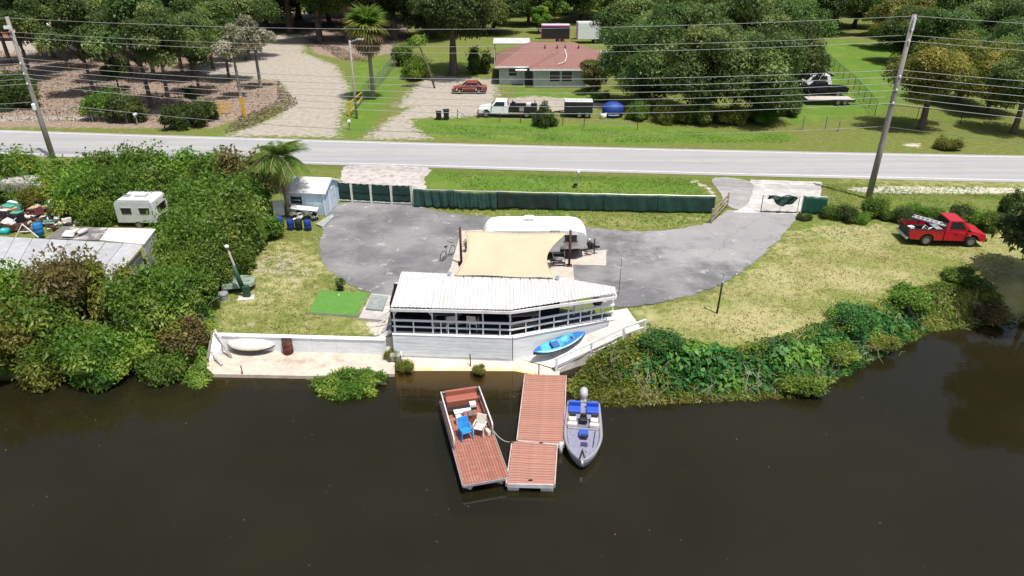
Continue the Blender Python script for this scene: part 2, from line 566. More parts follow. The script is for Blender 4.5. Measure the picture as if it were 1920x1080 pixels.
for a, w, mt in ((0.55, 0.17, paint), (7.2, 0.17, paint)):
    structure(strip(lambda x: near_edge(x) + (far_edge(x) - near_edge(x)) * a / 7.85, lambda x: near_edge(x) + (far_edge(x) - near_edge(x)) * a / 7.85 + w, -300, 300, 0.008, 160).build('road_edge_line', mt))
for a in (3.75, 3.98):
    structure(strip(lambda x: near_edge(x) + (far_edge(x) - near_edge(x)) * a / 7.85, lambda x: near_edge(x) + (far_edge(x) - near_edge(x)) * a / 7.85 + 0.1, -300, 300, 0.008, 160).build('road_centre_line', ypaint))

def jag(poly, step=0.35, amp=0.12, seed=1):
    """subdivide an outline and roughen it, so that a paved edge crumbles"""
    rg = random.Random(seed)
    out = []
    for i in range(len(poly)):
        a, b = Vector(poly[i]), Vector(poly[(i + 1) % len(poly)])
        n = max(1, int((b - a).length / step))
        for k in range(n):
            q = a.lerp(b, k / n)
            out.append((q.x + rg.uniform(-amp, amp), q.y + rg.uniform(-amp, amp)))
    return out
def smooth_poly(pts, it=2):
    P = [Vector(p) for p in pts]
    for _ in range(it):
        Q = []
        for i in range(len(P)):
            a, b = P[i], P[(i + 1) % len(P)]
            Q += [a.lerp(b, 0.25), a.lerp(b, 0.75)]
        P = Q
    return P
def lot_mat():
    m, nt, b = _nodes('lot_asphalt')
    p = _pos(nt)
    nA = _noise(nt, p, 0.22, 5.0, 0.6); nB = _noise(nt, p, 0.8, 6.0, 0.68); nC = _noise(nt, p, 9.0, 5.0, 0.7)
    c = _mix(nt, _ramp(nt, nB, 0.3, 0.7), (0.095, 0.096, 0.104), (0.155, 0.155, 0.162))
    c = _mix(nt, _math(nt, 'MULTIPLY', _ramp(nt, nA, 0.44, 0.60), 0.75), c, (0.24, 0.237, 0.24))
    # paler worn top towards the right-hand entrance
    sep = nt.nodes.new('ShaderNodeSeparateXYZ'); nt.links.new(p, sep.inputs[0])
    lane = _math(nt, 'MULTIPLY', _ramp(nt, sep.outputs['X'], 5.0, 11.0), _ramp(nt, sep.outputs['Y'], 38.0, 42.0))
    far = _math(nt, 'ADD', lane, _math(nt, 'MULTIPLY', _math(nt, 'SUBTRACT', nB, 0.5), 2.2))
    c = _mix(nt, _math(nt, 'MULTIPLY', _ramp(nt, far, 0.3, 0.95), 0.6), c, (0.32, 0.313, 0.317))
    mpl = nt.nodes.new('ShaderNodeMapping'); mpl.inputs['Scale'].default_value = (0.5, 1.6, 1); mpl.inputs['Rotation'].default_value = (0, 0, 0.5)
    nt.links.new(p, mpl.inputs[0])
    c = _mix(nt, _math(nt, 'MULTIPLY', _ramp(nt, _noise(nt, mpl.outputs[0], 1.6, 7.0, 0.75), 0.54, 0.70), 0.5), c, (0.30, 0.29, 0.28))
    c = _mix(nt, _math(nt, 'MULTIPLY', _ramp(nt, _noise(nt, p, 0.95, 8.0, 0.72), 0.585, 0.67), 0.75), c, (0.44, 0.43, 0.41))
    c = _mix(nt, _math(nt, 'MULTIPLY', _ramp(nt, nC, 0.5, 0.75), 0.35), c, (0.10, 0.10, 0.105))
    vo = nt.nodes.new('ShaderNodeTexVoronoi'); vo.feature = 'DISTANCE_TO_EDGE'; vo.inputs['Scale'].default_value = 0.17
    wv = nt.nodes.new('ShaderNodeVectorMath'); wv.operation = 'ADD'
    nz = nt.nodes.new('ShaderNodeTexNoise'); nz.inputs['Scale'].default_value = 1.0; nz.inputs['Detail'].default_value = 5.0
    nt.links.new(p, nz.inputs['Vector']); nt.links.new(p, wv.inputs[0]); nt.links.new(nz.outputs['Color'], wv.inputs[1]); nt.links.new(wv.outputs[0], vo.inputs['Vector'])
    c = _mix(nt, _math(nt, 'MULTIPLY', _ramp(nt, vo.outputs['Distance'], 0.006, 0.0), 0.5), c, (0.07, 0.07, 0.07))
    nt.links.new(c, b.inputs['Base Color'])
    b.inputs['Roughness'].default_value = 0.88
    _bump(nt, b, nC, 0.4, 0.02)
    return m
LOT = pix([(628, 377), (610, 405), (597, 468), (608, 500), (650, 532), (715, 556), (760, 572), (1165, 578), (1240, 566), (1320, 547), (1385, 516), (1425, 480), (1470, 440),
           (1496, 404), (1492, 397), (1368, 392), (1352, 404), (1325, 420), (1260, 432), (1200, 435), (1100, 427), (960, 409), (850, 402), (795, 390), (775, 381)])
lotm = lot_mat()
structure(MB().prism(jag(smooth_poly(LOT, 1), 0.3, 0.10, 4), -0.08, 0.006).build('asphalt_lot', lotm))
drive_m = mat('old_asphalt', (0.27, 0.262, 0.26), 0.88, wear=(0.36, 0.35, 0.34), wscale=0.8, wlo=0.5, whi=0.7, bump=0.3)
structure(MB().prism(jag(smooth_poly(pix([(1325, 330), (1412, 337), (1413, 360), (1400, 388), (1380, 394), (1360, 384), (1352, 362)]), 2), 0.3, 0.05, 5), -0.08, 0.014).build('driveway', drive_m))
conc = mat('pale_concrete', (0.40, 0.385, 0.37), 0.85, wear=(0.55, 0.53, 0.51), wscale=0.7, wlo=0.48, whi=0.6, bump=0.3)
structure(MB().prism(jag(pix([(1408, 337), (1541, 341), (1538, 372), (1500, 398), (1492, 402), (1372, 398), (1395, 388)]), 0.4, 0.07, 6), -0.08, 0.010).build('driveway_apron', conc))
shell = mat('crushed_shell', (0.44, 0.41, 0.385), 0.9, wear=(0.27, 0.245, 0.22), wscale=1.4, wlo=0.48, whi=0.64, bump=0.6, bscale=18)
structure(MB().prism(jag(smooth_poly(pix([(640, 322), (642, 340), (650, 352), (800, 362), (795, 335), (810, 322), (800, 312), (650, 308)]), 1), 0.3, 0.15, 7), -0.08, 0.007).build('gate_apron', shell))
pink = mat('slab_concrete', (0.46, 0.415, 0.37), 0.85, wear=(0.36, 0.32, 0.285), wscale=0.9, wlo=0.5, whi=0.7, bump=0.3)
structure(MB().prism(jag(pix([(838, 522), (866, 434), (905, 432), (905, 470), (1104, 472), (1137, 470), (1136, 499), (1075, 497), (1076, 526)]), 0.5, 0.03, 8), -0.05, 0.05).build('patio_slab', pink))
# little white stones and broken concrete crumbs along the edge of the lot
def edge_crumbs():
    rg = random.Random(21)
    mb = MB()
    pts = smooth_poly(LOT, 1)
    for i in range(len(pts)):
        a, b = pts[i], pts[(i + 1) % len(pts)]
        L = (b - a).length
        if a.x > -7 and a.x < 7 and a.y < 40:
            continue
        for k in range(int(L * 4 * rg.random() ** 2)):
            q = a.lerp(b, rg.random()) + Vector((rg.gauss(0, 0.22), rg.gauss(0, 0.22), 0))
            s_ = rg.uniform(0.02, 0.085)
            mb.box((q.x, q.y, 0.02), (s_ * rg.uniform(0.7, 1.8), s_, s_ * 0.7), rg.uniform(0, 3))
    return stuff(mb.build('edge_rubble', conc), 'crumbled pale concrete and stones along the edge of the asphalt lot', 'rubble')
edge_crumbs()

# ------------------------------------------------------------------ concrete shelf, slipway and ramp by the water
shelf_m = mat('shelf_concrete', (0.50, 0.43, 0.36), 0.85, wear=(0.34, 0.28, 0.23), wscale=1.1, wlo=0.5, whi=0.68, bump=0.4, bscale=12)
a0, a1, a2 = G(388, 657, -1.25), G(738, 666, -1.25), G(740, 699, -1.36)
structure(MB().prism([(p.x, p.y) for p in (a0, a1 + Vector((0, 0.3, 0)), a2, G(575, 703, -1.36), G(400, 700, -1.36), G(388, 690, -1.36))],
                     -2.6, [-1.25, -1.25, -1.42, -1.42, -1.4, -1.38]).build('concrete_shelf', shelf_m))
def slip_mat():
    m, nt, b = _nodes('slipway_concrete')
    p = _pos(nt)
    n = _noise(nt, p, 1.2, 6.0, 0.65)
    c = _mix(nt, _ramp(nt, n, 0.35, 0.65), (0.50, 0.43, 0.35), (0.60, 0.53, 0.45))
    sep = nt.nodes.new('ShaderNodeSeparateXYZ'); nt.links.new(p, sep.inputs[0])
    z = _math(nt, 'ADD', sep.outputs['Z'], _math(nt, 'MULTIPLY', _math(nt, 'SUBTRACT', n, 0.5), 0.35))
    c = _mix(nt, _ramp(nt, z, -1.50, -1.68), c, (0.62, 0.46, 0.10))      # algae, then mud: browns painted deeper to stand for light lost in water
    c = _mix(nt, _ramp(nt, z, -1.75, -2.15), c, (0.20, 0.135, 0.035))
    c = _mix(nt, _ramp(nt, z, -2.1, -2.5), c, (0.08, 0.055, 0.022))
    nt.links.new(c, b.inputs['Base Color'])
    b.inputs['Roughness'].default_value = 0.8
    _bump(nt, b, _noise(nt, p, 9.0, 4.0), 0.4, 0.02)
    return m
slm = slip_mat()
mb = MB()
top = [G(738, 664.5, -1.27), G(860, 667, -1.27), G(975, 668, -1.27), G(1000, 672, -1.28), G(1049, 688, -1.36)]
rows = [top]
for (py, z) in ((685, -1.47), (700, -1.66), (720, -1.95), (742, -2.3), (765, -2.75)):
    rows.append([G(742, py, z), G(860, py, z), G(965, py - 1, z + 0.02), G(1005, py - 1, min(z + 0.12, -1.4)), G(1049, py + 5, min(z + 0.16, -1.42))])
vs = [tuple(p) for r_ in rows for p in r_]
mb.add(vs, [(i*5+k, (i+1)*5+k, (i+1)*5+k+1, i*5+k+1) for i in range(len(rows)-1) for k in range(4)])
structure(mb.build('slipway', slm))
ramp_m = mat('ramp_concrete', (0.56, 0.54, 0.53), 0.85, wear=(0.46, 0.39, 0.34), wscale=0.8, wlo=0.5, whi=0.66, bump=0.3)
# diagonal ramp that climbs along the pavilion to the lot
rr = [(G(1148, 583, 0.0), G(1176, 578, 0.0)), (G(1140, 612, -0.02), G(1200, 612, -0.02)), (G(1065, 640, -0.62), G(1160, 640, -0.55)), (G(1005, 662, -1.15), G(1085, 672, -1.1)), (G(975, 672, -1.30), G(1047, 693, -1.37))]
vs = []
for a, b in rr:
    vs += [tuple(a), tuple(b), (a.x, a.y, a.z - 0.6), (b.x, b.y, b.z - 0.6)]
fs = []
for i in range(len(rr) - 1):
    o = 4 * i
    fs += [(o, o+4, o+5, o+1), (o+1, o+5, o+7, o+3), (o+2, o+6, o+4, o), (o+2, o+3, o+7, o+6)]
structure(MB().add(vs, fs).build('ramp_path', ramp_m))
# ================================================================== THE PAVILION AND THE SHORE
white = mat('white_paint', (0.74, 0.75, 0.76), 0.6, wear=(0.55, 0.54, 0.5), wscale=1.6, wlo=0.56, whi=0.75)
roofwhite = mat('white_roof_metal', (0.50, 0.50, 0.497), 0.55, wear=(0.40, 0.39, 0.37), wscale=0.9, wlo=0.55, whi=0.75, stretch=(2.2, 0.25, 1))
bluewhite = mat('pale_blue_paint', (0.74, 0.78, 0.81), 0.65, wear=(0.62, 0.65, 0.67), wscale=1.0, wlo=0.5, whi=0.7, stretch=(0.6, 1, 3))
darkfloor = mat('shaded_deck_paint', (0.035, 0.042, 0.055), 0.6, wear=(0.08, 0.085, 0.09), wscale=1.5)  # navy deck paint, kept darker to carry the shade under the roof
shadesheet = mat('shade_sheet', (0.018, 0.02, 0.024), 0.9)  # near-black colour standing in for shade inside the pavilion
greywood = mat('grey_wood', (0.30, 0.28, 0.26), 0.85, wear=(0.2, 0.18, 0.16), wscale=4)
black = mat('black_metal', (0.02, 0.02, 0.022), 0.5)
rust = mat('rust_brown', (0.075, 0.028, 0.018), 0.75, wear=(0.14, 0.06, 0.03), wscale=5)
galv = mat('galvanised', (0.5, 0.51, 0.53), 0.4, metal=0.6)

PAV = thing('pavilion', 'open white pavilion with ribbed white metal roof and railings above the water', 'pavilion', (0, 0, 0))
FL = [G(737, 626, 0), G(960, 633, 0), G(1150, 597, 0)]                       # front line of the floor, left to right
BK = [Vector((FL[0].x - 0.05, 34.35, 0)), Vector((3.4, 34.5, 0)), Vector((5.6, 34.2, 0))]
FLOOR = [FL[0], FL[1], FL[2], BK[2], BK[1], BK[0]]
MB().prism([(p.x, p.y + (0.02 if i < 3 else 0)) for i, p in enumerate(FLOOR)], -1.9, -0.02).build('base', conc, PAV)
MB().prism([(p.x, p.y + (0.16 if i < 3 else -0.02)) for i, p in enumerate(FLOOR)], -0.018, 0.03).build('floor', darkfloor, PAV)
bw = MB()
for a, b, zb0, zb1 in ((FL[0], FL[1], -1.5, -1.5), (FL[1], FL[2], -1.6, -0.5)):
    d = (b - a).normalized(); nrm = Vector((d.y, -d.x, 0)) * 0.18
    q = [a, b, b + nrm, a + nrm]
    bw.prism([(p.x, p.y) for p in q], [zb0, zb1, zb1, zb0], 0.05)
bw.build('base_wall', bluewhite, PAV, bevel=0.015)
cap = MB()
for a, b in ((FL[0], FL[1]), (FL[1], FL[2])):
    d = (b - a).normalized(); nrm = Vector((d.y, -d.x, 0))
    q = [a - nrm * 0.12, b - nrm * 0.12, b + nrm * 0.22, a + nrm * 0.22]
    cap.prism([(p.x, p.y) for p in q], 0.053, 0.11)
cap.build('wall_cap', white, PAV, bevel=0.01)
# siding boards of the front wall
d0 = (FL[1] - FL[0]).normalized()
for k in range(6):
    o_ = Vector((d0.y, -d0.x, 0)) * 0.195
    MB().bar(FL[0] + o_ + Vector((0.02, 0, -0.1 - k * 0.2)), FL[1] + o_ + Vector((-0.02, 0, -0.1 - k * 0.2)), 0.025, 0.185).build('siding_board', bluewhite, PAV)
EAVE, RZB = 1.80, 2.12
RP = [G(733, 577, EAVE), G(957, 582, EAVE), G(1156, 554, EAVE), G(1152, 541, EAVE + 0.1), G(1063, 521, RZB), G(753, 509.5, RZB)]
def roof_span(x):
    lo = np.interp(x, [RP[0].x, RP[1].x, RP[2].x], [RP[0].y, RP[1].y, RP[2].y])
    # left edge is slanted: x between front-left and back-left corner
    hi = np.interp(x, [RP[5].x, RP[4].x, RP[3].x], [RP[5].y, RP[4].y, RP[3].y])
    if x < RP[5].x + 0.0:
        t = (x - RP[0].x) / (RP[5].x - RP[0].x + 1e-6)
        hi = RP[0].y + t * (RP[5].y - RP[0].y)
    elif x < RP[0].x:
        t = (x - RP[5].x) / (RP[0].x - RP[5].x + 1e-6)
        lo = RP[5].y + t * (RP[0].y - RP[5].y)
    return float(lo), float(hi)
ROOF = thing_roof = MB()
xl, xr = min(RP[0].x, RP[5].x), RP[2].x - 0.02
ybk = RP[5].y
def roof_z(y):
    return EAVE + (RZB - EAVE) * (y - 31.2) / (ybk - 31.2)
fr = MB()
for a, b in ((0, 1), (1, 2), (2, 3), (3, 4), (4, 5), (5, 0)):
    fr.bar(RP[a] + Vector((0, 0, -0.13)), RP[b] + Vector((0, 0, -0.13)), 0.05, 0.16)
roof = fr.build('roof', white, PAV)
sx = xl
si = 0
while sx < xr - 0.05:
    ex = min(sx + 0.76, xr)
    n = max(3, int(round((ex - sx) / 0.19)) * 4 + 1)
    vs, fs = [], []
    lift = 0.004 * (si % 2) + rnd.uniform(0, 0.006)
    for i in range(n):
        x = sx + (ex - sx) * i / (n - 1) + (0.01 if i == n - 1 else 0)
        x = min(x, xr)
        lo, hi = roof_span(x)
        if hi - lo < 0.02:
            hi = lo + 0.02
        rib = 0.03 if i % 4 == 0 else 0.0
        dy = rnd.uniform(-0.03, 0.03) if i == 0 else 0
        vs += [(x, lo + dy, roof_z(lo) + rib + lift), (x, (lo + hi) / 2, roof_z((lo + hi) / 2) + rib + lift), (x, hi, roof_z(hi) + rib + lift)]
        if i:
            o = 3 * (i - 1)
            fs += [(o, o+3, o+4, o+1), (o+1, o+4, o+5, o+2)]
    MB().add(vs, fs).build('roof_sheet', roofwhite, roof)
    sx = ex
    si += 1
for px, py in ((843, 516), (1045, 523)):
    p = G(px, py, 2.12)
    MB().lathe([(0.09, 0), (0.09, 0.12), (0.11, 0.12), (0.11, 0.17)], 10, Matrix.Translation(p)).build('bracket', galv, roof)
# posts and railing
def along(t):
    """point on the front line; t in 0..2"""
    if t < 1:
        return FL[0].lerp(FL[1], t)
    return FL[1].lerp(FL[2], t - 1)
post_t = [0.02, 0.34, 0.54, 0.76, 0.985, 1.26, 1.54, 1.77, 1.985]
for t in post_t:
    p = along(t) + Vector((0, 0.02, 0))
    MB().bar(p + Vector((0, 0, 0.05)), p + Vector((0, 0, EAVE - 0.02)), 0.08, 0.08).build('post', bluewhite, PAV)
for x in np.linspace(BK[0].x + 0.1, BK[1].x, 5):
    MB().bar((x, 34.1, 0.03), (x, 34.1, 2.02), 0.1, 0.1).build('post', bluewhite, PAV)
rail = MB()
for z, w in ((0.86, 0.09), (0.48, 0.06)):
    for a, b in ((FL[0], FL[1]), (FL[1], FL[2])):
        rail.bar(a + Vector((0, -0.03, z)), b + Vector((0, -0.03, z)), 0.05, w * 1.4)
rail = rail.build('railing', bluewhite, PAV, bevel=0.006)
for t in (0.18, 0.41, 0.47, 0.65, 0.9, 1.13, 1.4, 1.66, 1.88):
    p = along(t) + Vector((0, -0.06, 0))
    MB().bar(p + Vector((0, 0, 0.1)), p + Vector((0, 0, 0.84)), 0.06, 0.05).build('baluster', bluewhite, rail)
# brace struts and header boards under the eave
hb = MB()
hb.bar(along(0.34) + Vector((0, 0.02, 1.55)), along(0.76) + Vector((0, 0.02, 1.55)), 0.05, 0.2)
hb.bar(along(0.76) + Vector((0, 0.02, 1.68)), along(1.95) + Vector((0, 0.02, 1.68)), 0.05, 0.1)
hb.build('header_board', bluewhite, PAV)
for t, dt in ((0.02, 0.07), (0.34, -0.06)):
    MB().bar(along(t) + Vector((0, 0, 1.15)), along(t + dt) + Vector((0, 0, 1.7)), 0.06, 0.06).build('brace', bluewhite, PAV)
# dark sheets added at back and left end to imitate the interior shade
MB().add([(FL[0].x - 0.1, 34.0, 0.03), (2.6, 34.0, 0.03), (2.6, 34.0, 2.0), (FL[0].x - 0.1, 34.0, 2.0)], [(0, 1, 2, 3)]).build('back_shade_sheet', shadesheet, PAV)
MB().add([(FL[0].x - 0.05, 32.2, 0.03), (FL[0].x - 0.05, 34.0, 0.03), (FL[0].x - 0.05, 34.0, 2.0), (FL[0].x - 0.05, 32.2, 1.82)], [(0, 1, 2, 3)]).build('side_shade_sheet', shadesheet, PAV)
# furniture standing on the pavilion floor
def picnic_table(x, y, rz, label):
    t = thing('picnic_table', label, 'table', (x, y, 0.03), rz, 'tables under the pavilion roof')
    for k in range(4):
        MB().box((0, -0.27 + 0.18 * k, 0.74), (1.6, 0.165, 0.04)).build('tabletop_board', greywood, t)
    for s_ in (-1, 1):
        MB().box((0, s_ * 0.68, 0.44), (1.6, 0.26, 0.04)).build('bench', greywood, t)
        mb = MB(); mb.bar((s_ * 0.6, -0.7, 0.02), (s_ * 0.6, 0.25, 0.72), 0.05, 0.09); mb.bar((s_ * 0.6, 0.7, 0.02), (s_ * 0.6, -0.25, 0.72), 0.06, 0.09); mb.bar((s_ * 0.6, -0.8, 0.40), (s_ * 0.6, 0.8, 0.40), 0.07, 0.06)
        mb.build('leg_frame', greywood, t)
picnic_table(along(0.44).x, 33.1, 0.05, 'grey wooden picnic table behind the left part of the pavilion railing')
picnic_table(along(1.1).x, 33.0, 0.1, 'grey wooden picnic table under the middle of the pavilion roof')
def patio_chair(name, loc, rz, m, label, grp=None, s=1.0):
    t = thing(name, label, 'chair', loc, rz, grp)
    t.scale = (s, s, s)
    secs = []
    MB().box((0, 0, 0.42), (0.5, 0.48, 0.05)).build('seat', m, t, bevel=0.02)
    tl = Matrix.Rotation(R(-15), 3, 'X')
    MB().box((0, 0.29, 0.70), (0.5, 0.05, 0.56), 0, tl).build('backrest', m, t, bevel=0.02)
    for sx_ in (-1, 1):
        MB().box((sx_ * 0.27, 0.02, 0.62), (0.07, 0.5, 0.04)).build('armrest', m, t, bevel=0.01)
        for sy in (-1, 1):
            MB().bar((sx_ * 0.25, sy * 0.22, 0.6 if sy < 0 else 0.42), (sx_ * 0.27, sy * 0.26, 0), 0.05, 0.05).build('leg', m, t)
    return t
offwhite = mat('off_white_plastic', (0.62, 0.60, 0.55), 0.5)
patio_chair('patio_chair', (along(0.5).x - 0.1, 32.6, 0.03), R(190), offwhite, 'pale patio chair behind the pavilion railing, the left one of two', 'pale chairs under the pavilion roof')
patio_chair('patio_chair', (along(0.7).x - 0.2, 32.6, 0.03), R(170), offwhite, 'pale patio chair behind the pavilion railing, the right one of two', 'pale chairs under the pavilion roof')
# barbecue and its tools at the open right end
bb = thing('barbecue_grill', 'dark kettle grill at the open right end of the pavilion', 'grill', (along(1.84).x, along(1.84).y + 0.75, 0.03))
MB().lathe([(0.05, 0.55), (0.26, 0.66), (0.30, 0.80), (0.26, 0.94), (0.06, 1.02)], 14).build('bowl', black, bb, True)
for k in range(3):
    a = k * 2.094
    MB().bar((0.15 * math.cos(a), 0.15 * math.sin(a), 0.62), (0.3 * math.cos(a), 0.3 * math.sin(a), 0), 0.03, 0.03).build('leg', galv, bb)
MB().box((0.42, 0, 0.8), (0.22, 0.3, 0.03)).build('side_shelf', greywood, bb)
# stair down at the left end
st = thing('stair', 'white open steps leading down at the left end of the pavilion', 'stairs', (0, 0, 0))
e0 = FL[0]
for s_ in (0, 1):
    MB().bar((e0.x - 0.15, e0.y + 0.3 + s_ * 0.8, 0.0), (e0.x - 1.0, e0.y + 0.2 + s_ * 0.8, -0.5), 0.06, 0.2).build('stringer', white, st)
    MB().bar((e0.x - 0.15, e0.y + 0.3 + s_ * 0.8, 0.85), (e0.x - 1.0, e0.y + 0.2 + s_ * 0.8, 0.35), 0.05, 0.06).build('handrail', white, st)
for k in range(3):
    MB().box((e0.x - 0.32 - 0.26 * k, e0.y + 0.68, -0.1 - 0.14 * k), (0.25, 0.82, 0.04)).build('tread', greywood, st)
# square slab steps at the foot of the wall
blk = thing('concrete_block', 'small weathered concrete step block at the left foot of the pavilion wall', 'block', G(742, 674, -1.27))
MB().box((0, 0, 0.16), (0.55, 0.34, 0.32)).build('block', greywood, blk, bevel=0.02)
MB().box((0.32, 0, 0.18), (0.06, 0.4, 0.4), 0.2).build('side_plate', white, blk)

# low sea wall
sw = thing('sea_wall', 'low white painted concrete wall between the lawn and the water shelf', 'wall', (0, 0, 0))
n = 7
for k in range(n):
    a = WALL[0].lerp(WALL[1], k / n); b = WALL[0].lerp(WALL[1], (k + 1) / n)
    off = Vector((0, 0.08, 0))
    MB().bar(a + off + Vector((0.004, 0, 0.05)), b + off + Vector((-0.004, 0, 0.05)), 0.2, 1.6 + rnd.uniform(-0.01, 0.01)).build('wall_panel', bluewhite, sw, bevel=0.012)
    MB().bar(a + off + Vector((0.003, 0.01, 0.88)), b + off + Vector((-0.003, 0.01, 0.88)), 0.30, 0.07).build('coping', white, sw, bevel=0.01)
# broken end of the wall and the pipes lying against it
jt = thing('broken_wall_end', 'broken white wing wall leaning at the left end of the sea wall', 'wall', G(408, 662, -1.3))
MB().prism([(-0.1, 0.25), (0.25, 0.3), (0.4, -0.35), (-0.1, -0.9)], [-0.2] * 4, [1.15, 1.0, 0.5, 0.12]).build('wing', white, jt, bevel=0.02)
MB().prism([(-0.32, 0.05), (-0.14, 0.1), (-0.14, -0.85), (-0.32, -0.7)], [-0.2] * 4, [0.75, 0.95, 0.2, 0.1]).build('slab_piece', greywood, jt, bevel=0.02)
for i, (a, b, lab) in enumerate((((402, 618, 0.1), (434, 671, -1.3), 'long pale pipe leaning from the lawn down past the broken wall end'), ((396, 660, -0.9), (416, 684, -1.28), 'short pale pipe lying at the left edge of the concrete shelf'))):
    p, q = G(*a), G(*b)
    tag(MB().tube([p, p.lerp(q, 0.5) + Vector((0, 0, -0.03)), q], 0.07, 8).build('pipe', mat('grey_pipe', (0.45, 0.43, 0.41), 0.7, wear=(0.2, 0.17, 0.14), wscale=4), None, True), lab, 'pipe')
# mooring stakes
for i, (px, y0, y1, z, lab) in enumerate(((882, 690, 667, -1.6, 'thin dark stake standing in the slipway in front of the pavilion'), (1010, 701, 687, -1.45, 'thin stake at the landward end of the brown dock'), (455, 704, 692, -1.5, 'short dark stake at the edge of the concrete shelf'))):
    p = G(px, y0, z)
    tag(MB().tube([p + Vector((0, 0, -0.4)), p + Vector((0.01, 0, 0.35)), p + Vector((0, 0.01, 0.85 if i == 0 else 0.6))], [0.035, 0.03, 0.03], 7).build('mooring_stake', rust), lab, 'stake')

# handrail of the ramp
hr = thing('ramp_handrail', 'white double pipe handrail along the outer edge of the ramp', 'handrail', (0, 0, 0))
hp = [(G(1043, 694, -1.37), 0), (G(1108, 664, -1.0), 1), (G(1168, 636, -0.5), 2), (G(1208, 622, -0.05), 3)]
for h_, w_ in ((0.72, 0.10), (0.30, 0.09)):
    for i in range(3):
        MB().bar(hp[i][0] + Vector((0, 0, h_)), hp[i+1][0] + Vector((0, 0, h_)), w_, w_).build('rail', white, hr, bevel=0.02)
for p, i in hp:
    MB().bar(p + Vector((0, 0, -0.5)), p + Vector((0, 0, 0.76)), 0.11, 0.11).build('post', white, hr, bevel=0.01)

# ------------------------------------------------------------------ kayak, dinghy, barrel
def hull_secs(L, W, Hh, n=18, keel=0.5, sheer=0.12, sq=0.0):
    secs = []
    for i in range(n):
        t = -1 + 2 * i / (n - 1)
        w = W / 2 * (max(0.0, 1 - abs(t) ** 2.3)) ** 0.75 + 0.012
        zt = Hh + sheer * t * t
        zb = keel * 0.3 * Hh * abs(t) ** 3
        x = t * L / 2
        secs.append([(x, -w, zt), (x, -w * 0.98, zt - 0.05), (x, -w * 0.75, zb + (zt - zb) * 0.3), (x, 0, zb), (x, w * 0.75, zb + (zt - zb) * 0.3), (x, w * 0.98, zt - 0.05), (x, w, zt)])
    return secs
def kayak_mat():
    m, nt, b = _nodes('kayak_plastic')
    p = _obj(nt)
    sep = nt.nodes.new('ShaderNodeSeparateXYZ'); nt.links.new(p, sep.inputs[0])
    w = nt.nodes.new('ShaderNodeTexNoise'); w.inputs['Scale'].default_value = 1.6; w.inputs['Detail'].default_value = 2
    nt.links.new(p, w.inputs['Vector'])
    c = _mix(nt, _ramp(nt, w.outputs['Fac'], 0.44, 0.56), (0.075, 0.39, 0.44), (0.010, 0.14, 0.42))
    nt.links.new(c, b.inputs['Base Color'])
    b.inputs['Roughness'].default_value = 0.35
    return m
def build_kayak():
    L, W = 3.05, 0.78
    a, b = G(1003, 668, -1.1), G(1092, 634, -0.65)
    mid = (a + b) / 2
    k = thing('kayak', 'blue and turquoise sit-on kayak lying on the ramp', 'kayak', mid + Vector((0, -0.2, 0.20)), 0)
    d = (b - a).normalized()
    k.rotation_euler = Matrix(((d.x, -d.y, 0), (d.y, d.x, 0), (0, 0, 1))).to_euler()
    k.rotation_euler.y = -math.asin(d.z)
    k.rotation_euler.x = R(20)
    secs = hull_secs(L, W, 0.24)
    MB().loft(secs, True, True).build('hull', mat('kayak_hull', (0.008, 0.012, 0.016), 0.4), k, True)
    dk = []
    for s_ in secs:
        x, w, z = s_[0][0], s_[6][1] * 0.97, s_[0][2] + 0.012
        dip = -0.035 + 0.03 * max(0, 1 - (x / 1.0) ** 2)
        dk.append([(x, -w, z), (x, -w * 0.8, z + 0.035), (x, -w * 0.5, z - dip), (x, 0, z - dip * 0.7 + 0.01), (x, w * 0.5, z - dip), (x, w * 0.8, z + 0.035), (x, w, z)])
    MB().loft(dk, False, False).build('deck', kayak_mat(), k, True)
    km = mat('kayak_seat', (0.02, 0.09, 0.32), 0.6)
    MB().box((-0.25, 0, 0.29), (0.4, 0.4, 0.05)).build('seat', km, k, bevel=0.02)
    MB().box((-0.48, 0, 0.38), (0.06, 0.38, 0.22)).build('backrest', km, k, bevel=0.02)
    for x in (0.75, -0.95):
        MB().lathe([(0.11, 0.26), (0.11, 0.30), (0.08, 0.31)], 12, Matrix.Translation((x, 0, 0))).build('hatch', black, k)
build_kayak()
def build_dinghy():
    c = G(473, 652, -1.1)
    t = thing('dinghy', 'cream upturned dinghy leaning on the low sea wall', 'boat', c + Vector((0, -0.05, 0.22)), R(-2))
    t.rotation_euler.x = R(10)
    L = 2.55
    secs = []
    for i in range(18):
        u = -1 + 2 * i / 17
        w = 0.52 * max(0.0, 1 - abs(u) ** 2.2) ** 0.7 + 0.015
        h = 0.10 + 0.30 * max(0, 1 - abs(u) ** 2.5)
        x = u * L / 2
        secs.append([(x, -w, 0.0), (x, -w * 0.98, h * 0.35), (x, -w * 0.72, h * 0.8), (x, 0, h), (x, w * 0.72, h * 0.8), (x, w * 0.98, h * 0.35), (x, w, 0.0)])
    MB().loft(secs).build('hull', mat('cream_hull', (0.70, 0.64, 0.56), 0.5, wear=(0.55, 0.48, 0.4), wscale=2.0), t, True)
    MB().loft([[(s_[0][0] * 1.01, s_[0][1] * 1.04, -0.02), (s_[0][0] * 1.01, s_[0][1] * 1.04, 0.03), (s_[6][0] * 1.01, s_[6][1] * 1.04, 0.03), (s_[6][0] * 1.01, s_[6][1] * 1.04, -0.02)] for s_ in secs]).build('gunwale', black, t)
build_dinghy()
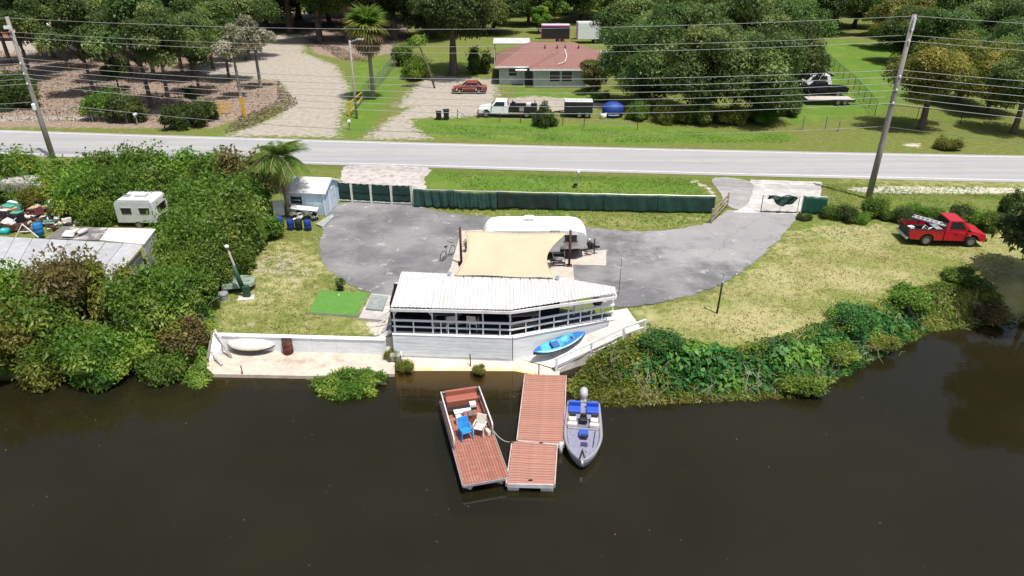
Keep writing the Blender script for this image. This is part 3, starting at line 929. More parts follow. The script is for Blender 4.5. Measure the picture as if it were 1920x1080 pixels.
def barrel(loc, m, label, r=0.29, h=0.88, lid=None, grp=None, lean=0.0, name='barrel'):
    t = thing(name, label, 'barrel', loc, rnd.uniform(0, 3), grp)
    t.rotation_euler.x = lean
    prof = [(r * 0.96, 0), (r, 0.02), (r, h * 0.3), (r * 1.05, h * 0.33), (r, h * 0.36), (r, h * 0.64), (r * 1.05, h * 0.67), (r, h * 0.70), (r, h * 0.97), (r * 0.96, h)]
    MB().lathe(prof, 18).build('drum', m, t, True)
    MB().lathe([(r * 0.9, h + 0.002), (r * 0.9, h + 0.012)], 16).build('lid', lid or m, t)
    return t
barrel(G(541, 661, -1.25), mat('rusty_drum', (0.10, 0.03, 0.025), 0.8, wear=(0.2, 0.08, 0.05), wscale=6), 'rusty dark red steel drum in front of the low sea wall', 0.27, 0.86, black)

# ------------------------------------------------------------------ floating dock
plank_m = mat('brown_deck_plank', (0.36, 0.165, 0.125), 0.65, wear=(0.42, 0.24, 0.19), wscale=2.0, wlo=0.45, whi=0.7, piece=0.28, stretch=(0.5, 4, 1), bump=0.2)
float_m = mat('dock_float', (0.50, 0.50, 0.51), 0.6, wear=(0.3, 0.3, 0.28), wscale=2)
def dock_section(name, label, A, B, C, D, z, floats):
    """A,B shore corners, C,D river corners (A-D left edge)"""
    t = thing(name, label, 'dock', (0, 0, 0))
    L = (D - A).length
    n = int(L / 0.150)
    W = (B - A).length
    ang = math.atan2((B - A).y, (B - A).x)
    src = None
    for k in range(n):
        f = (k + 0.5) / n
        p = A.lerp(D, f).lerp(B.lerp(C, f), 0.5)
        if src is None:
            src = MB().box((0, 0, 0), (W, L / n - 0.022, 0.035)).build('plank', plank_m, t)
            src.location = (p.x, p.y, z); src.rotation_euler = (0, 0, ang)
        else:
            share('plank', src, t, (p.x + rnd.uniform(-0.008, 0.008), p.y, z + rnd.uniform(-0.003, 0.003)), (0, 0, ang + rnd.uniform(-0.003, 0.003)))
    for a, b, lab in ((A, D, 'l'), (B, C, 'r')):
        s_ = (b - a).normalized()
        nrm = Vector((s_.y, -s_.x, 0)) * (0.045 if lab == 'r' else -0.045)
        if (nrm.x > 0) != (lab == 'r'):
            nrm = -nrm
        MB().bar(Vector((a.x, a.y, z - 0.07)) + nrm, Vector((b.x, b.y, z - 0.07)) + nrm, 0.05, 0.19).build('fascia', mat('dock_fascia', (0.46, 0.33, 0.29), 0.7, wear=(0.5, 0.47, 0.45), wscale=3), t)
    e = (C - D).normalized()
    MB().bar(Vector((D.x, D.y - 0.03, z - 0.07)), Vector((C.x, C.y - 0.03, z - 0.07)), 0.05, 0.19).build('fascia', float_m, t)
    for f0, f1, g0, g1 in floats:
        q = [A.lerp(D, f0).lerp(B.lerp(C, f0), g0), A.lerp(D, f0).lerp(B.lerp(C, f0), g1), A.lerp(D, f1).lerp(B.lerp(C, f1), g1), A.lerp(D, f1).lerp(B.lerp(C, f1), g0)]
        MB().prism([(p.x, p.y) for p in q], WATER_Z - 0.3, z - 0.19).build('float', float_m, t, bevel=0.03)
    return t
dz = -1.16
A, B, C, D = G(986, 702, dz), G(1060, 704, dz), G(1055, 834, dz), G(971, 826, dz)
dk1 = dock_section('dock_gangway', 'long brown plank dock section running out from the slipway', A, B, C, D, dz, [(0.05, 0.95, 0.02, 0.12), (0.05, 0.95, 0.88, 0.98)])
for f in (0.22, 0.5, 0.78):
    p = B.lerp(C, f)
A2, B2, C2, D2 = G(962, 826, dz), G(1043, 829, dz), G(1038, 908, dz), G(951, 906, dz)
dk2 = dock_section('dock_platform', 'square brown plank dock platform at the river end with grey floats', A2 + Vector((0, -0.05, 0)), B2 + Vector((0, -0.05, 0)), C2, D2, dz - 0.02, [(0.02, 0.98, 0.0, 0.25), (0.02, 0.98, 0.72, 1.0)])
for par, (px, py) in ((dk1, (1015, 830)), (dk2, (995, 900)), (dk2, (960, 829))):
    p = G(px, py, dz + 0.03)
    mb = MB(); mb.bar(p + Vector((-0.09, 0, 0)), p + Vector((0.09, 0, 0)), 0.04, 0.04); mb.box(p, (0.05, 0.08, 0.03))
    mb.build('cleat', black, par)
pb = G(1049, 838, -1.3)
MB().tube([pb + Vector((0.06, 0, -0.5)), pb + Vector((0.06, 0, 0.25))], 0.09, 10).build('fender', float_m, dk1, True)

# ------------------------------------------------------------------ pontoon work boat
def pontoon():
    z = -1.1
    A, B, C, D = G(822, 752, z), G(902, 741, z), G(950, 892, z), G(873, 914, z)   # stern-left, stern-right, bow-right, bow-left
    mid = (A + B + C + D) / 4
    fwd = ((C + D) / 2 - (A + B) / 2)
    L, W = fwd.length, ((B - A).length + (C - D).length) / 2
    t = thing('pontoon_boat', 'flat brown decked pontoon boat with white railing moored left of the dock', 'boat', (mid.x, mid.y, z), math.atan2(fwd.y, fwd.x))
    # local +x is towards the bow, +y is its left hand
    deck_m = mat('boat_deck', (0.33, 0.125, 0.085), 0.6, wear=(0.40, 0.2, 0.15), wscale=2.0, piece=0.35, stretch=(4, 0.6, 1), bump=0.2)
    n = 16
    for k in range(n):
        y = -W / 2 + W * (k + 0.5) / n
        MB().box((rnd.uniform(-0.02, 0.02), y, -0.02), (L, W / n - 0.022, 0.04)).build('deck_plank', deck_m, t)
    MB().box((0, 0, -0.09), (L - 0.06, W - 0.04, 0.09)).build('deck_frame', galv, t)
    for s_ in (-1, 1):
        MB().tube([(-L / 2 + 0.05, s_ * (W / 2 - 0.3), -0.42), (L / 2 - 0.5, s_ * (W / 2 - 0.3), -0.42), (L / 2 - 0.05, s_ * (W / 2 - 0.3), -0.27)], [0.28, 0.28, 0.06], 12).build('pontoon', galv, t, True)
        MB().bar((-L / 2, s_ * (W / 2 + 0.02), -0.04), (L / 2, s_ * (W / 2 + 0.02), -0.04), 0.035, 0.11).build('edge_trim', galv, t)
    MB().bar((L / 2 + 0.02, -W / 2, -0.04), (L / 2 + 0.02, W / 2, -0.04), 0.035, 0.11).build('edge_trim', galv, t)
    # rail: stern and two sides, shorter on the right hand
    rw = mat('boat_rail', (0.58, 0.58, 0.57), 0.4)
    xs0 = -L / 2 + 0.04
    for s_, x1 in ((1, xs0 + L * 0.50), (-1, xs0 + L * 0.60)):
        y = s_ * (W / 2 - 0.05)
        MB().tube([(xs0, y * 0.9, 0.5), (xs0 + 0.12, y, 0.62), (x1, y, 0.62), (x1 + 0.05, y, 0.5), (x1 + 0.05, y, 0)], 0.036, 8).build('side_rail', rw, t, True)
        MB().add([(xs0 + 0.1, y, 0.05), (x1, y, 0.05), (x1, y, 0.46), (xs0 + 0.1, y, 0.46)], [(0, 1, 2, 3)]).build('rail_panel', mat('grey_mesh_panel', (0.22, 0.22, 0.23), 0.6), t)
        for q in (0.15, 0.5, 0.85):
            MB().bar((xs0 + (x1 - xs0) * q, y, 0), (xs0 + (x1 - xs0) * q, y, 0.48), 0.04, 0.04).build('rail_post', rw, t)
    MB().tube([(xs0, W / 2 * 0.9, 0.5), (xs0, -W / 2 * 0.9, 0.5)], 0.04, 8).build('stern_rail', rw, t, True)
    MB().add([(xs0, W / 2 * 0.86, 0.05), (xs0, -W / 2 * 0.86, 0.05), (xs0, -W / 2 * 0.86, 0.46), (xs0, W / 2 * 0.86, 0.46)], [(0, 1, 2, 3)]).build('rail_panel', mat('grey_mesh_panel', (0.22, 0.22, 0.23), 0.6), t)
    red = mat('red_brown_vinyl', (0.30, 0.10, 0.07), 0.5)
    be = MB().box((xs0 + 0.42, 0, 0.22), (0.55, W * 0.78, 0.42)).build('bench', red, t, bevel=0.04)
    MB().box((xs0 + 0.20, 0, 0.52), (0.14, W * 0.78, 0.36)).build('bench_back', red, be, bevel=0.03)
    MB().box((xs0 + 1.0, -0.1, 0.12), (0.30, W * 0.7, 0.22)).build('battery_box', black, t, bevel=0.02)
    MB().box((xs0 + 0.98, W * 0.22, 0.28), (0.28, 0.3, 0.22)).build('cooler', white, t, bevel=0.02)
    MB().box((xs0 + 1.32, -0.12, 0.26), (0.30, 0.8, 0.05)).build('white_lid', white, t, bevel=0.01)
    MB().box((xs0 + 1.32, -0.12, 0.12), (0.26, 0.74, 0.22)).build('locker', galv, t)
    co = MB().box((xs0 + 1.95, 0.12, 0.30), (0.35, 0.62, 0.58)).build('console', red, t, bevel=0.03)
    MB().lathe([(0.13, 0), (0.15, 0.01), (0.15, 0.03), (0.12, 0.035)], 14, Matrix.Translation((xs0 + 2.05, 0.12, 0.62)) @ Matrix.Rotation(R(35), 4, 'Y')).build('steering_wheel', black, co)
    MB().box((xs0 + 1.85, -0.40, 0.22), (0.26, 0.26, 0.42)).build('fuel_tank', offwhite, t, bevel=0.03)
    MB().box((xs0 + L * 0.5, W / 2 - 0.25, 0.14), (0.3, 0.16, 0.26), 0.3).build('cushion', offwhite, t, bevel=0.04)
    return t, mid, math.atan2(fwd.y, fwd.x), L, W, z
PB, pmid, pang, PL, PW, pz = pontoon()
def onboat(x, y):
    c_, s_ = math.cos(pang), math.sin(pang)
    return Vector((pmid.x + x * c_ - y * s_, pmid.y + x * s_ + y * c_, pz + 0.005))
bluep = mat('blue_plastic', (0.02, 0.22, 0.62), 0.4, wear=(0.03, 0.40, 0.68), wscale=1.5)
p = onboat(0.0, -0.28)
patio_chair('plastic_chair', p, pang + R(100), bluep, 'bright blue plastic chair on the pontoon boat deck', None, 0.95)
p = onboat(-0.10, 0.38)
patio_chair('plastic_chair', p, pang + R(60), mat('cream_plastic', (0.60, 0.55, 0.48), 0.5), 'cream folding chair beside the blue one on the pontoon boat', None, 0.9)
p0 = onboat(-0.3, PW / 2 - 0.04); p0.z = pz + 0.1
p1 = G(962, 829, dz + 0.05)
pts = [p0.lerp(p1, k / 8) + Vector((0, 0, -0.28 * math.sin(math.pi * k / 8))) for k in range(9)]
tag(MB().tube(pts, 0.017, 6).build('mooring_rope', mat('pale_rope', (0.45, 0.42, 0.36), 0.9), None, True), 'slack pale mooring rope between the pontoon boat and the dock', 'rope')

# ------------------------------------------------------------------ bass boat
def bass_boat():
    z = WATER_Z
    S, Bw = G(1094, 757, -1.2), G(1092, 870, -1.2)
    mid = (S + Bw) / 2
    fwd = Bw - S
    L = fwd.length
    W = 1.72
    t = thing('bass_boat', 'grey metal-flake fishing boat with blue seats moored right of the dock', 'boat', (mid.x, mid.y, z), math.atan2(fwd.y, fwd.x))
    hullm = mat('silver_hull', (0.36, 0.365, 0.41), 0.35, metal=0.3, wear=(0.35, 0.34, 0.4), wscale=3)
    flake = mat('lilac_carpet', (0.22, 0.22, 0.30), 0.85, wear=(0.15, 0.15, 0.22), wscale=4, bump=0.4)
    def w_at(u):          # u 0 stern .. 1 bow
        return W / 2 * (0.90 + 0.12 * math.sin(min(u / 0.6, 1) * math.pi / 2)) * (1 if u < 0.55 else max(0.02, 1 - ((u - 0.55) / 0.45) ** 2.0) ** 0.72)
    secs = []
    us = np.linspace(0, 1, 22)
    for u in us:
        w = w_at(u); x = -L / 2 + u * L
        zt = 0.52 + 0.10 * u * u
        zk = -0.15 + 0.4 * max(0, (u - 0.6) / 0.4) ** 2
        secs.append([(x, w, zt), (x, w * 0.86, 0.02 + 0.2 * u * u), (x, 0, zk), (x, -w * 0.86, 0.02 + 0.2 * u * u), (x, -w, zt), (x, -w * 0.86, zt + 0.03), (x, -w * 0.84, zt - 0.08), (x, 0, zt - 0.10), (x, w * 0.84, zt - 0.08), (x, w * 0.86, zt + 0.03)])
    MB().loft(secs).build('hull', hullm, t, True)
    # fore deck carpet, cockpit floor, aft deck
    def deck(u0, u1, k, z_, m, name):
        mb = MB(); vs = []; uu = np.linspace(u0, u1, 12)
        for u in uu:
            w = w_at(u) * k; x = -L / 2 + u * L
            vs += [(x, -w, z_), (x, w, z_)]
        mb.add(vs, [(2*i, 2*i+2, 2*i+3, 2*i+1) for i in range(11)])
        return mb.build(name, m, t)
    deck(0.50, 0.97, 0.80, 0.53, flake, 'fore_deck')
    deck(0.02, 0.30, 0.80, 0.49, flake, 'aft_deck')
    deck(0.30, 0.50, 0.82, 0.455, mat('cockpit_floor', (0.16, 0.155, 0.2), 0.85), 'cockpit_floor')
    bl = mat('blue_vinyl', (0.03, 0.085, 0.48), 0.45)
    x0 = -L / 2
    for y, nm in ((0.42, 'rear_seat'), (-0.42, 'rear_seat')):
        s_ = MB().box((x0 + L * 0.17, y, 0.58), (0.44, 0.58, 0.14)).build(nm, bl, t, bevel=0.04)
        MB().box((x0 + L * 0.10, y, 0.70), (0.14, 0.58, 0.30)).build('seat_back', bl, s_, bevel=0.04)
    for y in (0.5, 0.0, -0.5):
        c_ = MB().box((x0 + L * 0.36, y, 0.62), (0.32, 0.36, 0.22)).build('helm_seat', offwhite if y else black, t, bevel=0.05)
        MB().box((x0 + L * 0.33, y, 0.80), (0.12, 0.30, 0.20)).build('seat_back', black, c_, bevel=0.04)
    for y in (0.5, -0.5):
        MB().box((x0 + L * 0.455, y, 0.64), (0.2, 0.44, 0.24)).build('console', offwhite, t, bevel=0.04)
    MB().box((x0 + L * 0.50, 0, 0.56), (0.06, 1.36, 0.10)).build('bulkhead', galv, t)
    fs_ = MB().box((x0 + L * 0.60, 0.02, 0.68), (0.42, 0.42, 0.12)).build('fishing_seat', bl, t, bevel=0.05)
    MB().lathe([(0.05, 0.53), (0.05, 0.62)], 8, Matrix.Translation((x0 + L * 0.6, 0.02, 0))).build('seat_pedestal', black, fs_)
    MB().box((x0 + L * 0.66, 0.06, 0.74), (0.14, 0.34, 0.12)).build('seat_back', black, fs_, bevel=0.04)
    MB().box((x0 + L * 0.74, 0.05, 0.545), (0.26, 0.3, 0.03)).build('hatch', mat('navy_hatch', (0.04, 0.035, 0.1), 0.6), t)
    # trolling motor on the bow
    tm = MB().bar((x0 + L * 0.84, 0.0, 0.60), (x0 + L * 0.99, -0.12, 0.66), 0.06, 0.06).build('trolling_motor', black, t)
    MB().tube([(x0 + L * 0.82, 0.02, 0.62), (x0 + L * 0.95, 0.12, 0.66)], 0.05, 8).build('motor_pod', galv, tm)
    MB().box((x0 + L * 0.86, 0.06, 0.60), (0.2, 0.12, 0.06), 0.4).build('foot_pedal', black, tm)
    # rods along the right-hand gunwale
    MB().bar((x0 + L * 0.52, w_at(0.55) * 0.62, 0.56), (x0 + L * 0.78, w_at(0.78) * 0.62, 0.57), 0.03, 0.04).build('rod_holder', black, t)
    # outboard
    om = mat('grey_cowl', (0.40, 0.40, 0.42), 0.4)
    ob = MB().lathe([(0.12, 0.45), (0.2, 0.52), (0.23, 0.72), (0.2, 0.9), (0.08, 0.97)], 14, Matrix.Translation((x0 - 0.42, 0, 0)) @ Matrix.Diagonal((1.45, 0.9, 1, 1))).build('outboard_motor', om, t, True)
    MB().box((x0 - 0.38, 0, 0.1), (0.2, 0.12, 0.75)).build('leg', black, ob)
    MB().box((x0 - 0.12, 0, 0.36), (0.24, 0.3, 0.3)).build('transom_bracket', galv, ob)
    for s_ in (-1, 1):
        MB().box((x0 - 0.03, s_ * 0.52, 0.45), (0.16, 0.3, 0.14)).build('swim_pad', hullm, t, bevel=0.03)
bass_boat()
# ================================================================== THE LOT: TRAILER, SAIL, FENCES, SHED, TRUCK
def trailer():
    c = G(1003, 478, 0)
    t = thing('travel_trailer', 'silver and white rounded travel trailer parked on the lot behind the sail', 'trailer', (c.x - 0.05, c.y + 0.1, 0.05))
    L, W, Z0, Z1 = 6.6, 2.3, 0.55, 2.36
    alu = mat('riveted_aluminium', (0.62, 0.63, 0.65), 0.38, metal=0.55, wear=(0.5, 0.5, 0.5), wscale=2)
    rw = mat('white_trailer_roof', (0.80, 0.80, 0.78), 0.5, wear=(0.68, 0.67, 0.63), wscale=1.5)
    n = 24
    ts = [-1, -0.985, -0.95, -0.90, -0.82, -0.7, -0.4, 0, 0.4, 0.7, 0.82, 0.90, 0.95, 0.985, 1]
    def sec(u, a0, a1, grow=1.0):
        e = max(0.0, (abs(u) - 0.66) / 0.34)
        k = (1 - e ** 2.6) ** 0.5 if e < 1 else 0.02
        k = max(k, 0.30)
        hw = W / 2 * (0.55 + 0.45 * k)
        zt = Z0 + (Z1 - Z0) * (0.50 + 0.50 * k)
        zb = Z0 + (Z1 - Z0) * 0.10 * (1 - k)
        zc, hh = (zt + zb) / 2, (zt - zb) / 2
        out = []
        for i in range(n + 1):
            a = a0 + (a1 - a0) * i / n
            ca, sa = math.cos(a), math.sin(a)
            p = 2 / 3.4
            out.append((u * L / 2, math.copysign(abs(ca) ** p, ca) * hw * grow, zc + math.copysign(abs(sa) ** p, sa) * hh * grow))
        return out
    MB().loft([sec(u, 0, 2 * math.pi * n / (n + 1)) for u in ts]).build('body', alu, t, True)
    MB().loft([sec(u, R(28), R(152), 1.006) for u in ts[1:-1]], False, False).build('roof_skin', rw, t, True)
    for u in np.linspace(-0.7, 0.7, 6):
        s_ = sec(u, R(-30), R(210), 1.008)
        MB().tube(s_, 0.008, 4).build('panel_seam', galv, t)
    MB().box((0, 0, 0.52), (L * 0.86, W * 0.86, 0.26)).build('belly_pan', black, t, bevel=0.05)
    # near side (towards the camera) is -y
    for x, w in ((-2.0, 0.8), (0.2, 0.9), (2.25, 0.75)):
        wn_ = MB().box((x, -W / 2 - 0.005, 1.55), (w, 0.04, 0.5)).build('window', mat('dark_glass', (0.015, 0.02, 0.025), 0.08, spec=0.6), t, bevel=0.03)
        MB().box((x, -W / 2 - 0.012, 1.83), (w + 0.1, 0.05, 0.05)).build('window_visor', galv, wn_)
    d_ = MB().box((1.25, -W / 2 - 0.01, 1.38), (0.68, 0.035, 1.5)).build('door', alu, t, bevel=0.04)
    MB().box((1.02, -W / 2 - 0.045, 1.45), (0.05, 0.04, 0.14)).build('handle', black, d_)
    wd = MB().box((2.25, -W / 2 - 0.03, 1.35), (0.9, 0.06, 0.05)).build('awning_arm', rust, t)
    v = MB().box((-0.35, 0.05, Z1 + 0.10), (0.62, 0.55, 0.24)).build('air_conditioner', rw, t, bevel=0.07)
    MB().box((-0.35, -0.235, Z1 + 0.09), (0.5, 0.02, 0.10)).build('grille', galv, v)
    for x, y in ((0.7, 0.2), (2.35, 0.1)):
        MB().box((x, y, Z1 + 0.03), (0.38, 0.38, 0.07)).build('roof_vent', rw, t, bevel=0.02)
    MB().lathe([(0.05, 0), (0.06, 0.14), (0.03, 0.16)], 10, Matrix.Translation((-2.3, -0.95, 2.0))).build('marker_lamp', black, t)
    for x in (-0.5, 0.35):
        for s_ in (-1, 1):
            wh = MB().lathe([(0.2, -0.1), (0.34, -0.1), (0.36, -0.06), (0.36, 0.06), (0.34, 0.1), (0.2, 0.1)], 18, Matrix.Translation((x, s_ * (W / 2 - 0.2), 0.36)) @ Matrix.Rotation(R(90), 4, 'X')).build('wheel', black, t, True)
    # tongue, jack and gas bottles at the right end
    mb = MB(); mb.bar((L / 2 - 0.3, -0.6, 0.5), (L / 2 + 0.95, 0, 0.48), 0.08, 0.1); mb.bar((L / 2 - 0.3, 0.6, 0.5), (L / 2 + 0.95, 0, 0.48), 0.08, 0.1)
    tg = mb.build('tow_tongue', black, t)
    MB().tube([(L / 2 + 0.6, 0, 0.02), (L / 2 + 0.6, 0, 1.05)], 0.04, 8).build('jack', black, tg)
    for s_ in (-1, 1):
        MB().lathe([(0.1, 0.5), (0.15, 0.55), (0.15, 0.86), (0.08, 0.93), (0.06, 1.0)], 12, Matrix.Translation((L / 2 + 0.28, s_ * 0.2, 0))).build('gas_bottle', galv if s_ > 0 else black, tg, True)
    MB().box((L / 2 + 0.42, -0.32, 0.72), (0.16, 0.2, 0.3), 0.4).build('battery_case', black, tg)
    MB().box((-L / 2 - 0.05, 0, 0.55), (0.12, W * 0.7, 0.14)).build('bumper', galv, t)
    return t
trailer()
# entrance steps
p = G(1048, 497, 0.05)
stp = thing('entry_steps', 'black metal entry steps by the trailer door at the sail edge', 'steps', (p.x, p.y - 0.1, 0.05))
for k in range(3):
    MB().box((0, 0.30 * k, 0.2 + 0.2 * k), (0.72, 0.24, 0.035)).build('tread', black if k != 1 else galv, stp)
for s_ in (-1, 1):
    MB().bar((s_ * 0.37, -0.2, 0.0), (s_ * 0.37, 0.78, 0.68), 0.04, 0.1).build('stringer', black, stp)

# shade sail and its two posts
sail_m = mat('tan_sail_cloth', (0.49, 0.415, 0.295), 0.9, wear=(0.46, 0.385, 0.27), wscale=0.5, var=0.04)
PO = [G(865, 495, 0.05), G(1067, 498, 0.05)]
PH = [2.5, 2.42]
for i in range(2):
    t = thing('sail_post', ('rust brown steel post at the left corner of the tan sail', 'rust brown steel post at the right corner of the tan sail')[i], 'post', PO[i])
    MB().tube([(0, 0, 0), (0, 0, PH[i])], 0.075, 10).build('post', rust, t, True)
    MB().box((0, 0, 0.012), (0.4, 0.4, 0.025)).build('base_plate', rust, t)
    MB().tube([(0, 0, PH[i] - 0.12), (0.16 * (1 if i == 0 else -1), -0.06, PH[i] - 0.16)], 0.02, 6).build('turnbuckle', galv, t)
def build_sail():
    a = PO[0] + Vector((0.26, -0.1, PH[0] - 0.2)); b = PO[1] + Vector((-0.26, -0.12, PH[1] - 0.18))
    d, c = G(852, 514, 2.18), G(1038, 519, 2.18)
    d.y -= 0.1; c.y -= 0.1
    N = 22
    grid = []
    for i in range(N):
        u = i / (N - 1)
        row = []
        for j in range(N):
            v = j / (N - 1)
            p = a.lerp(b, u).lerp(d.lerp(c, u), v)
            cx = (u - 0.5) * 2
            pull_l = 0.42 * math.sin(math.pi * v) * (1 - u) ** 3
            pull_r = -0.75 * math.sin(math.pi * v) * u ** 3
            pull_t = -0.12 * math.sin(math.pi * u) * (1 - v) ** 3
            sag = -0.20 * math.sin(math.pi * u) * math.sin(math.pi * v) + 0.03 * math.sin(9 * u + 5 * v)
            row.append((p.x + pull_l + pull_r, p.y + pull_t, p.z + sag))
        grid.append(row)
    vs = [q for r_ in grid for q in r_]
    fs = [(i*N+j, i*N+j+1, (i+1)*N+j+1, (i+1)*N+j) for i in range(N-1) for j in range(N-1)]
    t = thing('shade_sail', 'tan shade sail stretched between two rust posts and the pavilion roof', 'shade sail', (0, 0, 0))
    o = MB().add(vs, fs).build('cloth', sail_m, t, True)
    s_ = o.modifiers.new('solid', 'SOLIDIFY'); s_.thickness = 0.006
    edge = [grid[0][j] for j in range(N)]
    hem = mat('sail_hem', (0.56, 0.47, 0.33), 0.9)
    MB().tube([grid[0][j] for j in range(N)], 0.022, 5).build('hem', hem, t)
    MB().tube([grid[N-1][j] for j in range(N)], 0.022, 5).build('hem', hem, t)
    MB().tube([grid[i][0] for i in range(N)], 0.022, 5).build('hem', hem, t)
    for i in range(2, N - 1, 2):
        q = Vector(grid[i][N-1])
        MB().tube([q, q + Vector((0, -0.18, -0.05))], 0.015, 4).build('lashing', black, t)
build_sail()
# bicycle and odds and ends near the left post
def bicycle(loc, rz, m, label):
    t = thing('bicycle', label, 'bicycle', loc, rz)
    for x in (-0.52, 0.52):
        w = MB()
        pts = [(x + 0.32 * math.cos(a), 0, 0.33 + 0.32 * math.sin(a)) for a in np.linspace(0, 2 * math.pi, 19)]
        wh = w.tube(pts, 0.022, 5, False).build('wheel', black, t)
        sp = MB()
        for k in range(5):
            a = k * math.pi / 5
            sp.tube([(x - 0.3 * math.cos(a), 0, 0.33 - 0.3 * math.sin(a)), (x + 0.3 * math.cos(a), 0, 0.33 + 0.3 * math.sin(a))], 0.004, 3)
        sp.build('spokes', galv, wh)
    fr_ = MB()
    for a, b in (((-0.52, 0.33), (-0.08, 0.30)), ((-0.52, 0.33), (-0.18, 0.78)), ((-0.08, 0.30), (-0.18, 0.82)), ((-0.08, 0.30), (0.38, 0.75)), ((-0.18, 0.76), (0.38, 0.80)), ((0.52, 0.33), (0.36, 0.92))):
        fr_.tube([(a[0], 0, a[1]), (b[0], 0, b[1])], 0.018, 6)
    fr_.build('frame', m, t)
    MB().tube([(0.36, -0.28, 0.98), (0.36, 0, 0.93), (0.36, 0.28, 0.98)], 0.014, 6).build('handlebar', black, t)
    MB().box((-0.19, 0, 0.85), (0.26, 0.14, 0.05)).build('saddle', black, t, bevel=0.02)
bicycle(G(840, 483, 0.01), R(60), galv, 'bicycle with dark frame standing left of the tan sail')
sm = thing('planter_pot', 'dark potted plant on the patio beside the left sail post', 'plant', G(877, 472, 0.05))
MB().lathe([(0.12, 0), (0.17, 0.3), (0.19, 0.3), (0.19, 0.33)], 12).build('pot', black, sm)
POTS = [sm]

# ------------------------------------------------------------------ green privacy fence
green_m = mat('green_screen_cloth', (0.010, 0.040, 0.032), 0.75, wear=(0.016, 0.062, 0.05), wscale=1.2, wlo=0.45, whi=0.7)
green_dk = mat('dark_green_screen', (0.012, 0.028, 0.022), 0.8, wear=(0.02, 0.05, 0.04), wscale=0.8)
postw = mat('weathered_white_post', (0.60, 0.60, 0.58), 0.7, wear=(0.36, 0.35, 0.33), wscale=3)
GF = thing('gate_fence', 'four framed green screen gate panels with pale posts beside the shed', 'fence', (0, 0, 0))
gp = [G(628, 377, 0), G(661, 379, 0), G(697, 381, 0), G(735, 383, 0), G(773, 384, 0)]
gh = 1.55
for i, p in enumerate(gp):
    MB().bar(p, p + Vector((0, 0, gh + 0.06)), 0.13 if i else 0.08, 0.13).build('post', postw, GF)
def cloth(a, b, z0, z1, m, name, parent, waves=7, amp=0.05, sag=0.0, seed=0, nx=30, nz=8, lean=0.0):
    rg = random.Random(seed)
    ph = [rg.uniform(0, 6) for _ in range(4)]
    d = (b - a).normalized(); nr = Vector((d.y, -d.x, 0))
    vs = []
    for i in range(nx):
        u = i / (nx - 1)
        for j in range(nz):
            v = j / (nz - 1)
            p = a.lerp(b, u)
            zz0 = z0 + 0.04 * math.sin(13 * u + ph[0])
            top = z1 - sag * math.sin(math.pi * u) + 0.02 * math.sin(17 * u + ph[1])
            w = amp * (math.sin(waves * math.pi * u + ph[2] + 2.2 * (1 - v) * math.cos(3 * u + ph[3])) + 0.5 * math.sin(2.3 * waves * u * math.pi + 3 * v)) * (0.25 + 0.75 * (1 - v))
            q = p + nr * (w + lean * (1 - v))
            vs.append((q.x, q.y, zz0 + (top - zz0) * v))
    fs = [(i*nz+j, (i+1)*nz+j, (i+1)*nz+j+1, i*nz+j+1) for i in range(nx-1) for j in range(nz-1)]
    o = MB().add(vs, fs).build(name, m, parent, True)
    s_ = o.modifiers.new('solid', 'SOLIDIFY'); s_.thickness = 0.01
    return o
for i in range(4):
    a, b = gp[i], gp[i + 1]
    d = (b - a).normalized()
    cloth(a + d * 0.1, b - d * 0.1, 0.16, gh - 0.05, green_m, 'screen_panel', GF, 4, 0.012, 0, i)
    MB().bar(a + d * 0.07 + Vector((0, 0, 0.12)), b - d * 0.07 + Vector((0, 0, 0.12)), 0.05, 0.07).build('bottom_rail', postw, GF)
    MB().bar(a + d * 0.07 + Vector((0, -0.02, gh * 0.55)), b - d * 0.07 + Vector((0, -0.02, gh * 0.55)), 0.03, 0.04).build('middle_rail', green_dk, GF)
    MB().bar(a + d * 0.07 + Vector((0, 0, gh)), b - d * 0.07 + Vector((0, 0, gh)), 0.05, 0.05).build('top_rail', postw, GF)
SF = thing('screen_fence', 'long low fence hung with dark green screen cloth behind the lot', 'fence', (0, 0, 0))
sp_ = [G(777, 386, 0), G(852, 389, 0), G(932, 391, 0), G(1045, 394, 0), G(1130, 396, 0), G(1230, 398, 0), G(1338, 400, 0)]
for i in range(len(sp_) - 1):
    a, b = sp_[i], sp_[i + 1]
    loose = i < 2
    cloth(a, b, 0.02, 1.38 if i == 0 else 1.30, green_m if i != 2 else green_dk, 'screen_cloth', SF, 9 if loose else 5, 0.10 if loose else 0.035, 0.10 if loose else 0.03, 40 + i, 46 if loose else 34, 9, 0.22 if loose else 0.05)
    MB().tube([a + Vector((0, 0.05, 1.36)), a.lerp(b, 0.5) + Vector((0, 0.05, 1.33)), b + Vector((0, 0.05, 1.34))], 0.025, 6).build('top_rail', galv, SF)
for i, p in enumerate(sp_):
    MB().tube([p + Vector((0, 0.08, 0)), p + Vector((0, 0.08, 1.42))], 0.035, 8).build('post', galv, SF)
